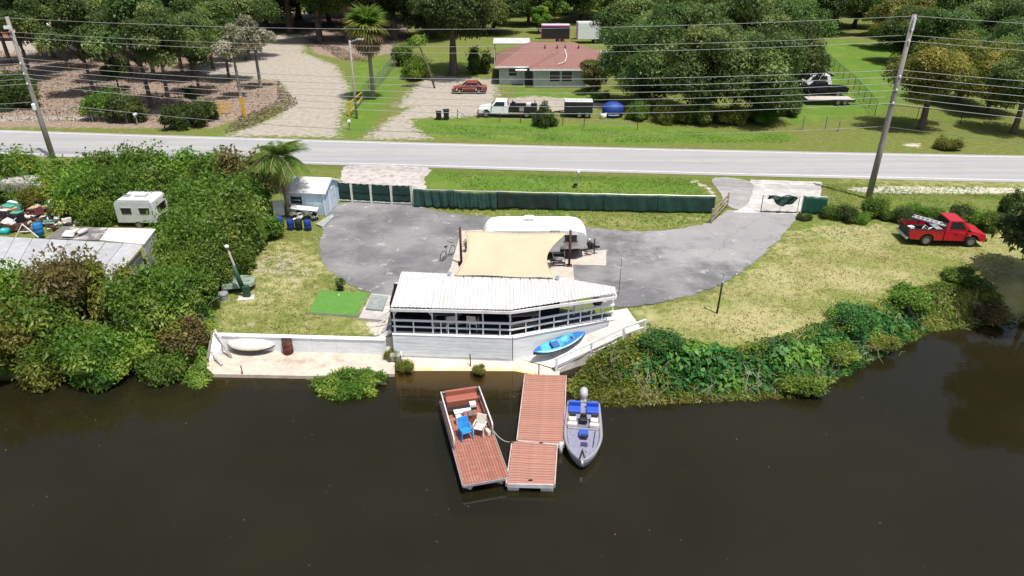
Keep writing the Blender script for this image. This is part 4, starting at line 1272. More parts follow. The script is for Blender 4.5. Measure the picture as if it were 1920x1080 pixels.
# wooden rail gate at its right end
wood_old = mat('grey_weathered_wood', (0.27, 0.23, 0.17), 0.85, wear=(0.40, 0.36, 0.28), wscale=4, stretch=(1, 1, 0.4))
RG = thing('rail_gate', 'weathered wooden three-rail gate standing open at the right end of the screen fence', 'gate', (0, 0, 0))
ga, gb = G(1333, 419, 0), G(1363, 388, 0)
for p in (ga, gb, ga.lerp(gb, 0.55)):
    MB().bar(p, p + Vector((0, 0, 1.15)), 0.1, 0.1).build('post', wood_old, RG)
for z in (0.25, 0.6, 0.98):
    MB().bar(ga + Vector((0, -0.06, z)), gb + Vector((0.1, 0.1, z + 0.08)), 0.04, 0.1).build('rail', wood_old, RG)
MB().bar(ga + Vector((0, -0.08, 0.2)), gb + Vector((0, -0.02, 1.05)), 0.03, 0.09).build('brace', wood_old, RG)
# open pipe gate with a bundled tarpaulin, and the framed green panel beside it
PG = thing('pipe_gate', 'open pipe frame gate with wire mesh at the right driveway', 'gate', (0, 0, 0))
g0, g1 = G(1426, 398, 0), G(1494, 400, 0)
for z, w in ((0.06, 0.07), (1.32, 0.05)):
    MB().tube([g0 + Vector((0, 0, z)), g1 + Vector((0, 0, z))], w / 2, 8).build('rail', black if z < 1 else galv, PG)
for f in (0, 0.52, 1):
    p = g0.lerp(g1, f)
    MB().tube([p, p + Vector((0, 0, 1.34))], 0.03 if f != 0.52 else 0.015, 8).build('upright', galv if f else black, PG)
wm = MB()
for k in range(1, 26):
    p = g0.lerp(g1, k / 26)
    wm.tube([p + Vector((0, 0, 0.06)), p + Vector((0, 0, 1.3))], 0.003, 3)
for k in range(1, 12):
    wm.tube([g0 + Vector((0, 0, 0.06 + k * 0.105)), g1 + Vector((0, 0, 0.06 + k * 0.105))], 0.003, 3)
wm.build('wire_mesh', galv, PG)
def tarp():
    a, b = g0.lerp(g1, 0.14) + Vector((0, 0, 1.34)), g0.lerp(g1, 0.93) + Vector((0, 0, 1.36))
    N, M2 = 26, 9
    vs = []
    for i in range(N):
        u = i / (N - 1)
        drop = 0.28 + 0.62 * max(0, 1 - abs(u - 0.55) / 0.42) ** 1.2 - 0.1 * math.sin(14 * u)
        for j in range(M2):
            v = j / (M2 - 1)
            p = a.lerp(b, u)
            vs.append((p.x + 0.05 * math.sin(20 * v + 9 * u), p.y - 0.12 * math.sin(6 * v + 17 * u) - 0.10 * v, p.z + 0.05 * math.sin(11 * u) * (1 - v) - drop * v))
    fs = [(i*M2+j, (i+1)*M2+j, (i+1)*M2+j+1, i*M2+j+1) for i in range(N-1) for j in range(M2-1)]
    o = MB().add(vs, fs).build('tarpaulin', green_m, None, True)
    s_ = o.modifiers.new('solid', 'SOLIDIFY'); s_.thickness = 0.02
    tag(o, 'bundled dark green tarpaulin hanging over the open pipe gate', 'tarpaulin')
tarp()
GP = thing('green_gate_panel', 'framed solid green screen panel beside the open pipe gate', 'fence panel', (0, 0, 0))
g2, g3 = G(1501, 400, 0), G(1546, 404, 0)
cloth(g2, g3, 0.05, 1.34, mat('bright_green_screen', (0.008, 0.075, 0.052), 0.7, wear=(0.012, 0.10, 0.072), wscale=1.5), 'screen', GP, 3, 0.02, 0, 77)
for a, b in ((g2, g2 + Vector((0, 0, 1.42))), (g3, g3 + Vector((0.05, 0.1, 1.40))), (g2 + Vector((0, 0, 1.4)), g3 + Vector((0.05, 0.1, 1.38)))):
    MB().tube([a, b], 0.035, 8).build('frame_tube', galv, GP)

# ------------------------------------------------------------------ shed, bins and heap
def shed():
    # front-left, front-right ground corners and depth
    a, b = G(545, 401, 0), G(612, 404, 0)
    W = (b - a).length
    ang = math.atan2((b - a).y, (b - a).x)
    t = thing('garden_shed', 'pale blue shed with white roof next to the green gate panels', 'shed', a, ang)
    wallm = mat('pale_blue_siding', (0.42, 0.55, 0.66), 0.7, wear=(0.52, 0.62, 0.7), wscale=1.2, stretch=(5, 5, 0.5))
    D = 3.0
    H1, H2 = 1.75, 2.35
    MB().box((W / 2, 0.03, H1 / 2), (W, 0.06, H1)).build('front_wall', wallm, t)
    MB().box((W / 2, D - 0.03, H1 / 2), (W, 0.06, H1)).build('back_wall', wallm, t)
    for x, nm in ((0.03, 'left'), (W - 0.03, 'right')):
        q = [(0.06, 0), (D - 0.06, 0), (D - 0.06, H1), (D / 2, H2 - 0.03), (0.06, H1)]
        vs = [(x - 0.03, y, z) for y, z in q] + [(x + 0.03, y, z) for y, z in q]
        MB().add(vs, [(4, 3, 2, 1, 0), (5, 6, 7, 8, 9)] + [(i, (i+1) % 5, 5 + (i+1) % 5, 5 + i) for i in range(5)]).build('gable_wall', wallm, t)
    rf = MB()
    for y0, z0, y1, z1 in ((-0.15, H1 - 0.06, D / 2, H2), (D / 2, H2, D + 0.15, H1 - 0.06)):
        rf.add([(-0.12, y0, z0), (W + 0.12, y0, z0), (W + 0.12, y1, z1), (-0.12, y1, z1), (-0.12, y0, z0 + 0.06), (W + 0.12, y0, z0 + 0.06), (W + 0.12, y1, z1 + 0.06), (-0.12, y1, z1 + 0.06)],
               [(0,3,2,1),(4,5,6,7),(0,1,5,4),(1,2,6,5),(2,3,7,6),(3,0,4,7)])
    rf = rf.build('roof', white, t)
    for k in range(9):
        x = -0.05 + (W + 0.1) * k / 8
        MB().bar((x, -0.14, H1 + 0.012), (x, D / 2, H2 + 0.068), 0.03, 0.02).build('roof_seam', white, rf)
    for y0, z0, y1, z1 in ((-0.12, H1 - 0.08, D / 2, H2 - 0.02), (D / 2, H2 - 0.02, D + 0.12, H1 - 0.08)):
        MB().bar((W + 0.13, y0, z0), (W + 0.13, y1, z1), 0.03, 0.13).build('barge_board', white, rf)
    w_ = MB().box((0.62, -0.01, 1.12), (0.66, 0.04, 0.5)).build('window', mat('shed_glass', (0.02, 0.022, 0.025), 0.15), t)
    for s_ in (-1, 1):
        MB().box((0.62 + s_ * 0.36, -0.02, 1.12), (0.07, 0.05, 0.6)).build('shutter', black, w_)
    MB().box((0.62, -0.03, 1.12), (0.64, 0.02, 0.03)).build('glazing_bar', white, w_)
    d_ = MB().box((W + 0.02, D * 0.52, 0.85), (0.04, 1.1, 1.6)).build('door', mat('door_blue', (0.5, 0.6, 0.68), 0.6), t)
    MB().box((W + 0.05, D * 0.52 + 0.45, 0.85), (0.03, 0.05, 0.12)).build('handle', black, d_)
    for y in (D * 0.52 - 0.6, D * 0.52 + 0.6):
        MB().box((W + 0.02, y, 0.85), (0.05, 0.09, 1.66)).build('door_trim', white, t)
    for x in (0.05, W - 0.05):
        MB().box((x, -0.02, H1 / 2), (0.1, 0.05, H1)).build('corner_board', white, t)
shed()
binb = mat('blue_bin', (0.012, 0.035, 0.20), 0.45, wear=(0.02, 0.06, 0.3), wscale=3)
for (px, py, m_, lab, ln) in ((527, 424, binb, 'blue barrel leaning at the left end of the row in front of the shed', R(-8)), (546, 430, binb, 'blue barrel second from the left in front of the shed', 0),
                              (561, 430, black, 'black barrel between two blue barrels in front of the shed', 0), (578, 431, binb, 'blue barrel at the right end of the row in front of the shed', 0)):
    barrel(G(px, py, 0), m_, lab, 0.25, 0.72, None, 'barrels in front of the shed', ln)
jm = thing('scrap_heap', 'waist-high heap of grey scrap and netting against the shed wall', 'scrap heap', G(570, 410, 0))
rg = random.Random(5)
for k in range(26):
    m_ = rg.choice([galv, greywood, black, white, greywood])
    MB().box((rg.uniform(-0.9, 0.9), rg.uniform(-0.45, 0.35), rg.uniform(0.08, 0.62)), (rg.uniform(0.1, 0.5), rg.uniform(0.08, 0.35), rg.uniform(0.05, 0.2)), rg.uniform(0, 3), Matrix.Rotation(rg.uniform(-0.6, 0.6), 3, 'X')).build('scrap_piece', m_, jm)
MB().box((0.1, 0.1, 0.78), (1.9, 0.75, 0.035), 0.03, Matrix.Rotation(0.12, 3, 'Y')).build('cover_board', white, jm)
tag(MB().prism([(p.x, p.y) for p in pix([(592, 422), (622, 404), (627, 407), (606, 428)])], 0.012, 0.10).build('paving_slab', mat('grey_green_slab', (0.26, 0.30, 0.26), 0.85, wear=(0.36, 0.37, 0.33), wscale=2)), 'grey green slab on the ground in front of the shed corner', 'slab')
for i, (a, b, lab) in enumerate((((488, 402, 0.9), (513, 424, 0.05), 'pale plank leaning left of the blue barrels, the outer one'), ((497, 400, 0.9), (520, 421, 0.05), 'pale plank leaning left of the blue barrels, the inner one'))):
    tag(MB().bar(G(*a), G(*b), 0.12, 0.03).build('plank', wood_old), lab, 'plank')
br = thing('lean_to_sheet', 'small white sheet panel leaning left of the shed behind the palm', 'panel', G(524, 404, 0))
MB().box((0, 0.1, 0.55), (0.8, 0.05, 1.1), 0.1, Matrix.Rotation(-0.35, 3, 'X')).build('sheet', bluewhite, br)
MB().box((0, 0.0, 0.06), (0.8, 0.05, 0.06), 0.1).build('sill', greywood, br)

# ------------------------------------------------------------------ lawn things left of the pavilion
tf = thing('putting_green', 'square bright green artificial turf mat on the left lawn', 'turf mat', (0, 0, 0))
q = [G(600, 547, -0.05), G(691, 551, -0.05), G(671, 596, -0.10), G(577, 591, -0.12)]
MB().prism([(p.x, p.y) for p in q], -0.2, 0.03).build('base', greywood, tf)
MB().prism([((p.x - q[0].x) * 0.985 + q[0].x + 0.02, (p.y - q[0].y) * 0.985 + q[0].y - 0.02) for p in q], 0.032, 0.06).build('turf', mat('artificial_turf', (0.085, 0.215, 0.035), 0.9, wear=(0.115, 0.25, 0.05), wscale=3, bump=0.5, bscale=80), tf)
MB().lathe([(0.05, 0.0), (0.05, 0.01)], 10, Matrix.Translation(G(635, 553, 0.062))).build('hole_cup', white, tf)
pl = thing('planter_pot', 'small dark potted plant at the back edge of the turf mat', 'plant', G(639, 546, 0.0))
MB().lathe([(0.13, 0), (0.18, 0.26), (0.2, 0.26), (0.2, 0.29)], 12).build('pot', black, pl)
POTS.append(pl)
hs = thing('utility_cover', 'grey square lid on a pale concrete pad beside the turf mat', 'cover', (0, 0, 0))
MB().prism([(p.x, p.y) for p in pix([(697, 552), (737, 556), (722, 602), (673, 598)], -0.05)], -0.4, 0.02).build('pad', conc, hs)
MB().prism([(p.x, p.y) for p in pix([(697, 556), (727, 559), (718, 585), (686, 582)], 0.0)], 0.022, 0.14).build('lid', mat('grey_lid', (0.22, 0.25, 0.24), 0.8, wear=(0.32, 0.34, 0.33), wscale=2), hs, bevel=0.015)
# dark lamp post on the right lawn
lp = thing('lamp_post', 'slim black post with pale solar lamp head on the right lawn', 'lamp post', G(1344, 588, 0))
MB().tube([(0, 0, 0), (0.03, 0, 1.0), (0.05, 0, 1.95)], [0.06, 0.05, 0.05], 10).build('pole', black, lp, True)
MB().tube([(0.05, 0, 1.95), (0.07, 0, 2.35)], [0.06, 0.04], 8).build('lamp_neck', bluewhite, lp)
MB().box((0.09, 0, 2.45), (0.12, 0.3, 0.06), 0.3, Matrix.Rotation(0.3, 3, 'Y')).build('solar_head', galv, lp)
# gate-side antenna post
tag(MB().tube([G(1160, 552, 0), G(1160, 552, 0) + Vector((0.02, 0, 2.3))], [0.02, 0.012], 6).build('antenna_mast', black), 'thin dark mast standing behind the right tip of the pavilion roof', 'mast')
# timber pole with green sleeve and overturned green boat by the left thicket
gp_ = thing('yard_lamp_pole', 'leaning grey pole with dark green sleeve and lamp beside the left thicket', 'lamp post', G(462, 556, 0))
MB().tube([(0, 0, 0), (-0.28, 0.05, 1.5), (-0.62, 0.12, 3.1)], [0.10, 0.075, 0.055], 8).build('pole', greywood, gp_, True)
gsl = mat('dark_green_sleeve', (0.018, 0.06, 0.035), 0.6)
MB().tube([(-0.12, -0.01, 0.55), (-0.42, 0.05, 1.95)], [0.14, 0.12], 10).build('sleeve', gsl, gp_, True)
MB().box((0.08, -0.05, 0.36), (0.36, 0.3, 0.72)).build('meter_box', gsl, gp_, bevel=0.03)
MB().lathe([(0.04, 0), (0.12, 0.05), (0.12, 0.14), (0.03, 0.2)], 10, Matrix.Translation((-0.58, 0.05, 3.05))).build('lamp_head', white, gp_)
MB().box((0.05, -0.15, 0.01), (0.9, 0.6, 0.06), 0.2).build('footing', conc, gp_)
ub = thing('overturned_boat', 'grey green overturned jon boat lying by the left thicket', 'boat', G(447, 531, 0.35), R(12))
gb_ = mat('grey_green_hull', (0.17, 0.24, 0.18), 0.6, wear=(0.26, 0.30, 0.25), wscale=2)
MB().loft([[(x, -w, -0.05), (x, -w * 0.85, h), (x, w * 0.85, h), (x, w, -0.05)] for x, w, h in ((-0.85, 0.62, 0.22), (0.2, 0.66, 0.26), (0.75, 0.58, 0.2), (0.95, 0.3, 0.1))]).build('hull', gb_, ub, bevel=0.03)
for y in (-0.3, 0.3):
    MB().bar((-0.8, y, 0.25), (0.7, y, 0.26), 0.05, 0.03).build('keel_strip', gb_, ub)
for s_ in (-0.6, 0.5):
    MB().box((s_, 0, -0.2), (0.12, 1.1, 0.3)).build('trestle', greywood, ub)
for (px, py, lab) in ((420, 561, 'grey lidded bucket on the grass left of the yard lamp pole'),):
    bk = thing('bucket', lab, 'bucket', G(px, py, 0))
    MB().lathe([(0.22, 0), (0.27, 0.35), (0.28, 0.35)], 14).build('shell', mat('grey_blue_plastic', (0.30, 0.34, 0.40), 0.5), bk)
    MB().lathe([(0.29, 0.352), (0.27, 0.42), (0.05, 0.44)], 14).build('lid', galv, bk)

# ------------------------------------------------------------------ vehicles
glass_m = mat('vehicle_glass', (0.012, 0.015, 0.018), 0.06, spec=0.7)
tyre_m = mat('tyre_rubber', (0.018, 0.018, 0.018), 0.85)
rim_m = mat('steel_rim', (0.30, 0.30, 0.32), 0.35, metal=0.7)
lamp_m = mat('lamp_glass', (0.70, 0.68, 0.62), 0.15)
tail_m = mat('tail_lamp', (0.35, 0.01, 0.01), 0.25)
def wheel(t, x, y, r=0.38, w=0.24):
    M = Matrix.Translation((x, y, r)) @ Matrix.Rotation(R(90), 4, 'X')
    o = MB().lathe([(r * 0.6, -w / 2), (r * 0.93, -w / 2), (r, -w * 0.3), (r, w * 0.3), (r * 0.93, w / 2), (r * 0.6, w / 2)], 20, M).build('wheel', tyre_m, t, True)
    MB().lathe([(r * 0.58, -w * 0.52), (r * 0.5, -w * 0.40), (r * 0.16, -w * 0.46), (r * 0.12, w * 0.46), (r * 0.5, w * 0.40), (r * 0.58, w * 0.52)], 14, M).build('rim', rim_m, o)
    return o
def arch(xc, r, z0, n=7, rev=False):
    pts = [(xc + r * math.cos(a), z0 + r * math.sin(a)) for a in np.linspace(math.pi, 0, n)]
    return pts
def cab_greenhouse(t, x0, x1, zb, zt, W, body, slope_f=0.55, slope_r=0.18, tum=0.14, name='cab'):
    """x0 rear, x1 front at belt line"""
    lo = [(x0, -W / 2, zb), (x1, -W / 2, zb), (x1, W / 2, zb), (x0, W / 2, zb)]
    hi = [(x0 + slope_r, -W / 2 + tum, zt), (x1 - slope_f, -W / 2 + tum, zt), (x1 - slope_f, W / 2 - tum, zt), (x0 + slope_r, W / 2 - tum, zt)]
    cb = MB().add(lo + hi, [(0,3,2,1),(4,5,6,7),(0,1,5,4),(1,2,6,5),(2,3,7,6),(3,0,4,7)]).build(name, body, t, bevel=0.05)
    lo, hi = [Vector(p) for p in lo], [Vector(p) for p in hi]
    def pane(a, b, c, d, nm, i0=0.07, i1=0.93, j0=0.14, j1=0.9, off=0.012):
        nrm = (b - a).cross(d - a).normalized() * off
        def q(u, v):
            return a.lerp(b, u).lerp(d.lerp(c, u), v) + nrm
        MB().add([q(i0, j0), q(i1, j0), q(i1, j1), q(i0, j1)], [(0, 1, 2, 3)]).build(nm, glass_m, cb)
    pane(lo[1], lo[2], hi[2], hi[1], 'windshield')
    pane(lo[3], lo[0], hi[0], hi[3], 'rear_window')
    return cb, lo, hi, pane
def pickup(label, loc, rz, body, service=False, L=5.3, W=1.86, cabrear=-0.35, cabfront=1.42, bedm=None):
    t = thing('pickup_truck', label, 'pickup', loc, rz)
    h = L / 2
    xf, xr = h - 0.95, -h + 1.15
    r = 0.37
    zb, zh = 1.08, 1.06
    prof = [(cabrear - 0.02, 0.42)] + arch(xf, 0.46, 0.42) + [(h - 0.12, 0.42), (h - 0.06, 0.62), (h - 0.1, 0.92), (h - 0.55, 1.06), (cabfront + 0.05, 1.14), (cabrear - 0.02, 1.14)]
    MB().side(prof, -W / 2, W / 2, 0.05, 0.9).build('body', body, t, bevel=0.05)
    cb, lo, hi, pane = cab_greenhouse(t, cabrear, cabfront, 1.13, 1.80, W - 0.08, body, 0.62, 0.16)
    for a, b, c, d in ((lo[0], lo[1], hi[1], hi[0]), (lo[2], lo[3], hi[3], hi[2])):
        pane(a, b, c, d, 'side_window', 0.14, 0.80, 0.16, 0.86)
    if not service:
        for s_ in (-1, 1):
            bp = [(-h, 0.55), (-h, 1.13), (cabrear - 0.08, 1.13), (cabrear - 0.08, 0.42), (xr + 0.46, 0.42)] + list(reversed(arch(xr, 0.46, 0.42))) + [(-h + 0.1, 0.45)]
            y0, y1 = (W / 2 - 0.12, W / 2) if s_ > 0 else (-W / 2, -W / 2 + 0.12)
            MB().side(bp, y0, y1).build('bed_side', body, t, bevel=0.03)
            MB().box((( -h + cabrear) / 2, s_ * (W / 2 - 0.06), 1.145), (h + cabrear - 0.1, 0.13, 0.03)).build('bed_rail', bedm or black, t)
        MB().box(((-h + cabrear) / 2, 0, 0.62), (h + cabrear - 0.1, W - 0.24, 0.06)).build('bed_floor', bedm or black, t)
        MB().box((cabrear - 0.11, 0, 0.88), (0.05, W - 0.24, 0.5)).build('bed_front', bedm or black, t)
        MB().box((-h + 0.02, 0, 0.84), (0.07, W - 0.25, 0.56)).build('tailgate', bedm or body, t, bevel=0.02)
        for s_ in (-1, 1):
            MB().box((xr, s_ * 0.66, 0.75), (0.8, 0.26, 0.26)).build('wheel_well', bedm or black, t)
    else:
        MB().box(((-h + cabrear) / 2, 0, 0.66), (h + cabrear - 0.1, W, 0.12)).build('flat_bed', black, t)
        for s_ in (-1, 1):
            cbx = MB().box(((-h + cabrear) / 2, s_ * (W / 2 - 0.2), 0.98), (h + cabrear - 0.16, 0.4, 0.54)).build('tool_cabinet', black, t, bevel=0.02)
            for x in (-0.55, 0.1, 0.6):
                MB().box(((-h + cabrear) / 2 + x, s_ * (W / 2 + 0.005), 0.98), (0.5, 0.02, 0.42)).build('cabinet_door', galv if x == 0.1 else black, cbx)
        for x in (-h + 0.3, cabrear - 0.4):
            MB().tube([(x, -0.8, 1.25), (x, -0.8, 1.62), (x, 0.8, 1.62), (x, 0.8, 1.25)], 0.03, 6).build('rack', black, t)
        MB().box((-h + 1.0, 0.1, 1.32), (0.5, 0.5, 0.3)).build('compressor', white, t, bevel=0.04)
        MB().lathe([(0.18, 0), (0.18, 0.35)], 12, Matrix.Translation((cabrear - 0.55, -0.15, 1.2))).build('reel', black, t)
    for x in (xf, xr):
        for s_ in (-1, 1):
            wheel(t, x, s_ * (W / 2 - 0.14), r)
    MB().box((h - 0.02, 0, 0.52), (0.14, W - 0.05, 0.2)).build('front_bumper', black, t, bevel=0.03)
    MB().box((-h - 0.08, 0, 0.5), (0.16, W - 0.1, 0.16)).build('rear_bumper', galv, t, bevel=0.03)
    MB().box((h - 0.07, 0, 0.76), (0.05, W * 0.55, 0.2)).build('grille', black, t)
    for s_ in (-1, 1):
        MB().box((h - 0.1, s_ * (W / 2 - 0.2), 0.78), (0.1, 0.28, 0.17)).build('headlight', lamp_m, t, bevel=0.02)
        MB().box((-h + 0.0, s_ * (W / 2 - 0.06), 0.92), (0.06, 0.1, 0.26)).build('tail_light', tail_m, t)
        MB().box((cabfront - 0.28, s_ * (W / 2 + 0.10), 1.2), (0.1, 0.2, 0.15)).build('mirror', black, t, bevel=0.02)
        MB().box((0.45, s_ * (W / 2 + 0.004), 1.0), (0.14, 0.02, 0.03)).build('door_handle', black, t)
    return t
redp = mat('red_car_paint', (0.42, 0.010, 0.022), 0.22, wear=(0.45, 0.02, 0.03), wscale=1, spec=0.6, var=0.03)
tc = (G(1702, 460, 0) + G(1840, 462, 0)) / 2
pickup('red pickup with black bed and ladder parked on the right lawn', (tc.x + 0.1, tc.y + 0.82, -0.02), R(-5), redp, False, 4.95, 1.82, -0.25, 1.45, black)
# load in the bed of the red truck
tz = Vector((tc.x, tc.y + 0.82, 0))
ld = thing('ladder', 'white ladder lying aslant over the bed of the red pickup', 'ladder', (0, 0, 0))
la, lb = tz + Vector((-1.55, 1.0, 1.42)), tz + Vector((0.0, -0.45, 1.33))
dd = (lb - la).normalized(); sd_ = Vector((dd.y, -dd.x, 0)).normalized()
for s_ in (-0.2, 0.2):
    MB().bar(la + sd_ * s_, lb + sd_ * s_, 0.05, 0.09).build('stile', white, ld)
for k in range(7):
    p = la.lerp(lb, (k + 0.6) / 7.4)
    MB().bar(p - sd_ * 0.18, p + sd_ * 0.18, 0.035, 0.035).build('rung', white, ld)
bx_ = thing('toolbox', 'silver lidded toolbox across the bed of the red pickup behind the cab', 'toolbox', tz + Vector((-0.55, 0, 0.62)))
MB().box((0, 0, 0.25), (0.42, 1.45, 0.5)).build('case', black, bx_, bevel=0.02)
MB().box((0, -0.2, 0.52), (0.44, 0.9, 0.035)).build('lid', galv, bx_, bevel=0.01)
cr = thing('white_crate', 'small white crate at the tail of the red pickup bed', 'crate', tz + Vector((-1.95, 0.25, 0.65)), 0.3)
MB().box((0, 0, 0.15), (0.36, 0.3, 0.3)).build('case', white, cr, bevel=0.02)
MB().box((0, 0, 0.31), (0.38, 0.32, 0.03)).build('lid', white, cr)
for i, (dx, dy, rz) in enumerate(((-1.25, -0.35, 0.5), (-1.0, -0.1, -0.4))):
    mb = MB()
    mb.tube([(-0.35, 0, 0.05), (-0.2, 0.05, 0.55), (0.1, 0.05, 0.3), (0.4, 0, 0.5)], 0.022, 6)
    tag(mb.build('bent_pipe', white, None, True, loc=tz + Vector((dx, dy, 0.65))), ('bent pale pipe frame in the red pickup bed, nearer the tail', 'bent pale pipe frame in the red pickup bed, nearer the cab')[i], 'pipe')
tag(MB().bar(G(1867, 425, 0.04), G(1900, 456, 0.04), 0.18, 0.05).build('timber_plank', mat('pale_timber', (0.50, 0.45, 0.28), 0.8)), 'pale timber plank lying on the grass in front of the red pickup', 'plank')
def sedan(name, label, loc, rz, body, L=4.6, W=1.78, suv=False):
    t = thing(name, label, 'car', loc, rz)
    h = L / 2
    hz = 0.98 if suv else 0.86
    prof = [(-h + 0.05, 0.38)] + arch(-h + 0.95, 0.42, 0.38) + arch(h - 0.9, 0.42, 0.38) + [(h - 0.06, 0.38), (h, 0.6), (h - 0.15, hz - 0.14), (h - 1.2, hz), (-h + 0.9, hz + 0.02), (-h + 0.1, hz - 0.02), (-h, 0.6)]
    MB().side(prof, -W / 2, W / 2, 0.06, 0.7).build('body', body, t, bevel=0.06)
    cb, lo, hi, pane = cab_greenhouse(t, -h + (0.15 if suv else 0.55), h - 1.15, hz - 0.01, 1.72 if suv else 1.42, W - 0.1, body, 0.75, 0.25 if suv else 0.6, 0.16)
    for a, b, c, d in ((lo[0], lo[1], hi[1], hi[0]), (lo[2], lo[3], hi[3], hi[2])):
        pane(a, b, c, d, 'side_window', 0.12, 0.47, 0.15, 0.86)
        pane(a, b, c, d, 'side_window', 0.51, 0.84, 0.15, 0.86)
    for x in (h - 0.9, -h + 0.95):
        for s_ in (-1, 1):
            wheel(t, x, s_ * (W / 2 - 0.12), 0.33, 0.21)
    for s_ in (-1, 1):
        MB().box((h - 0.12, s_ * (W / 2 - 0.22), 0.68), (0.14, 0.3, 0.12)).build('headlight', lamp_m, t, bevel=0.02)
        MB().box((-h + 0.06, s_ * (W / 2 - 0.2), 0.76), (0.08, 0.3, 0.12)).build('tail_light', tail_m, t)
    MB().box((h - 0.0, 0, 0.46), (0.1, W - 0.2, 0.16)).build('front_bumper', black, t)
    MB().box((-h + 0.0, 0, 0.46), (0.1, W - 0.2, 0.16)).build('rear_bumper', black, t)
    return t
# ================================================================== NEIGHBOUR'S YARD (LEFT)
tin = mat('tin_roof', (0.44, 0.45, 0.475), 0.5, metal=0.15, wear=(0.34, 0.32, 0.29), wscale=0.9, wlo=0.5, whi=0.72, piece=0.25)
tarpaper = mat('weathered_tar_roof', (0.14, 0.13, 0.125), 0.9, wear=(0.42, 0.40, 0.38), wscale=0.8, wlo=0.5, whi=0.62)
oldwall = mat('peeling_wall', (0.48, 0.49, 0.50), 0.8, wear=(0.25, 0.24, 0.22), wscale=2.0, stretch=(1, 1, 4))
def quad_prism(q, th):
    vs = [(p.x, p.y, p.z - th) for p in q] + [(p.x, p.y, p.z) for p in q]
    return MB().add(vs, [(3,2,1,0),(4,5,6,7),(0,1,5,4),(1,2,6,5),(2,3,7,6),(3,0,4,7)])
SH = thing('tin_roof_shed', 'long shed with pale tin sheet roof half hidden by the left bank shrubs', 'shed', (0, 0, 0))
zr0, zr1 = 1.75, 2.15
fl, frr, br_, bl_ = G(-60, 545, zr0), G(205, 527, zr0), G(266, 458, zr1), G(48, 446, zr1)
bl_ = bl_ + (bl_ - br_) * 0.25
n = 8
rf = MB().bar(frr + Vector((0.02, -0.02, -0.1)), br_ + Vector((0.02, 0, -0.1)), 0.06, 0.14).build('roof', mat('cream_trim', (0.62, 0.58, 0.44), 0.7), SH)
for k in range(n):
    a, b = k / n, (k + 1) / n
    q = [fl.lerp(frr, a + 0.002), fl.lerp(frr, b - 0.002), bl_.lerp(br_, b - 0.002), bl_.lerp(br_, a + 0.002)]
    for p in q:
        p.z += rnd.uniform(-0.015, 0.02)
    quad_prism(q, 0.03).build('roof_sheet', tin, rf)
MB().bar(fl + Vector((0, -0.02, -0.06)), frr + Vector((0, -0.02, -0.06)), 0.05, 0.12).build('eave_board', mat('cream_trim', (0.62, 0.58, 0.44)), SH)
wl = frr + Vector((-0.2, 0.2, 0)); wr_ = br_ + Vector((-0.2, 0, 0))
MB().bar(Vector((wl.x, wl.y, 0.9)), Vector((wr_.x, wr_.y, 1.0)), 0.08, 1.85).build('end_wall', oldwall, SH)
MB().bar(Vector((fl.x, fl.y + 0.2, 0.85)), Vector((wl.x, wl.y, 0.85)), 0.08, 1.7).build('front_wall', oldwall, SH)
SH2 = thing('tar_roof_shed', 'shed with patched dark tar roof and white end behind the tin roof', 'shed', (0, 0, 0))
z2 = 2.3
q0 = [G(84, 447, z2 - 0.1), G(187, 450, z2 - 0.1), G(204, 427, z2), G(118, 424, z2)]
quad_prism(q0, 0.08).build('dark_roof', tarpaper, SH2)
q1 = [G(187, 450, z2 - 0.1) + Vector((0.01, 0, 0.005)), G(270, 458, z2 - 0.1), G(292, 429, z2), G(204, 427, z2) + Vector((0.01, 0, 0.005))]
quad_prism(q1, 0.08).build('white_roof', mat('chalky_white_roof', (0.54, 0.52, 0.50), 0.7, wear=(0.4, 0.30, 0.27), wscale=1.5, wlo=0.6, whi=0.75), SH2)
a, b = q1[1], q1[2]
MB().bar(Vector((a.x - 0.1, a.y + 0.05, 1.05)), Vector((b.x - 0.1, b.y - 0.05, 1.05)), 0.08, 2.1).build('end_wall', oldwall, SH2)
for k in range(6):
    z = 0.4 + 0.3 * k
    MB().bar(Vector((a.x - 0.04, a.y + 0.07, z)), Vector((b.x - 0.04, b.y - 0.07, z)), 0.03, 0.26).build('siding_board', oldwall, SH2)
for (px, py, lab) in ((145, 437, 'folded white sheet lying on the dark tar roof'),):
    o = quad_prism([G(px - 30, py + 5, z2 + 0.06), G(px - 8, py + 6, z2 + 0.06), G(px - 2, py - 6, z2 + 0.06), G(px - 22, py - 5, z2 + 0.06)], 0.05).build('sheet', white)
    tag(o, lab, 'sheet')
rb = thing('rolled_canvas', 'pair of pale rolled canvas bundles on the dark tar roof', 'bundle', G(148, 438, z2 - 0.02))
for dx in (-0.2, 0.28):
    MB().tube([(dx - 0.12, -0.3, 0.14), (dx, 0, 0.17), (dx + 0.1, 0.3, 0.14)], [0.1, 0.15, 0.11], 8).build('roll', offwhite, rb, True)

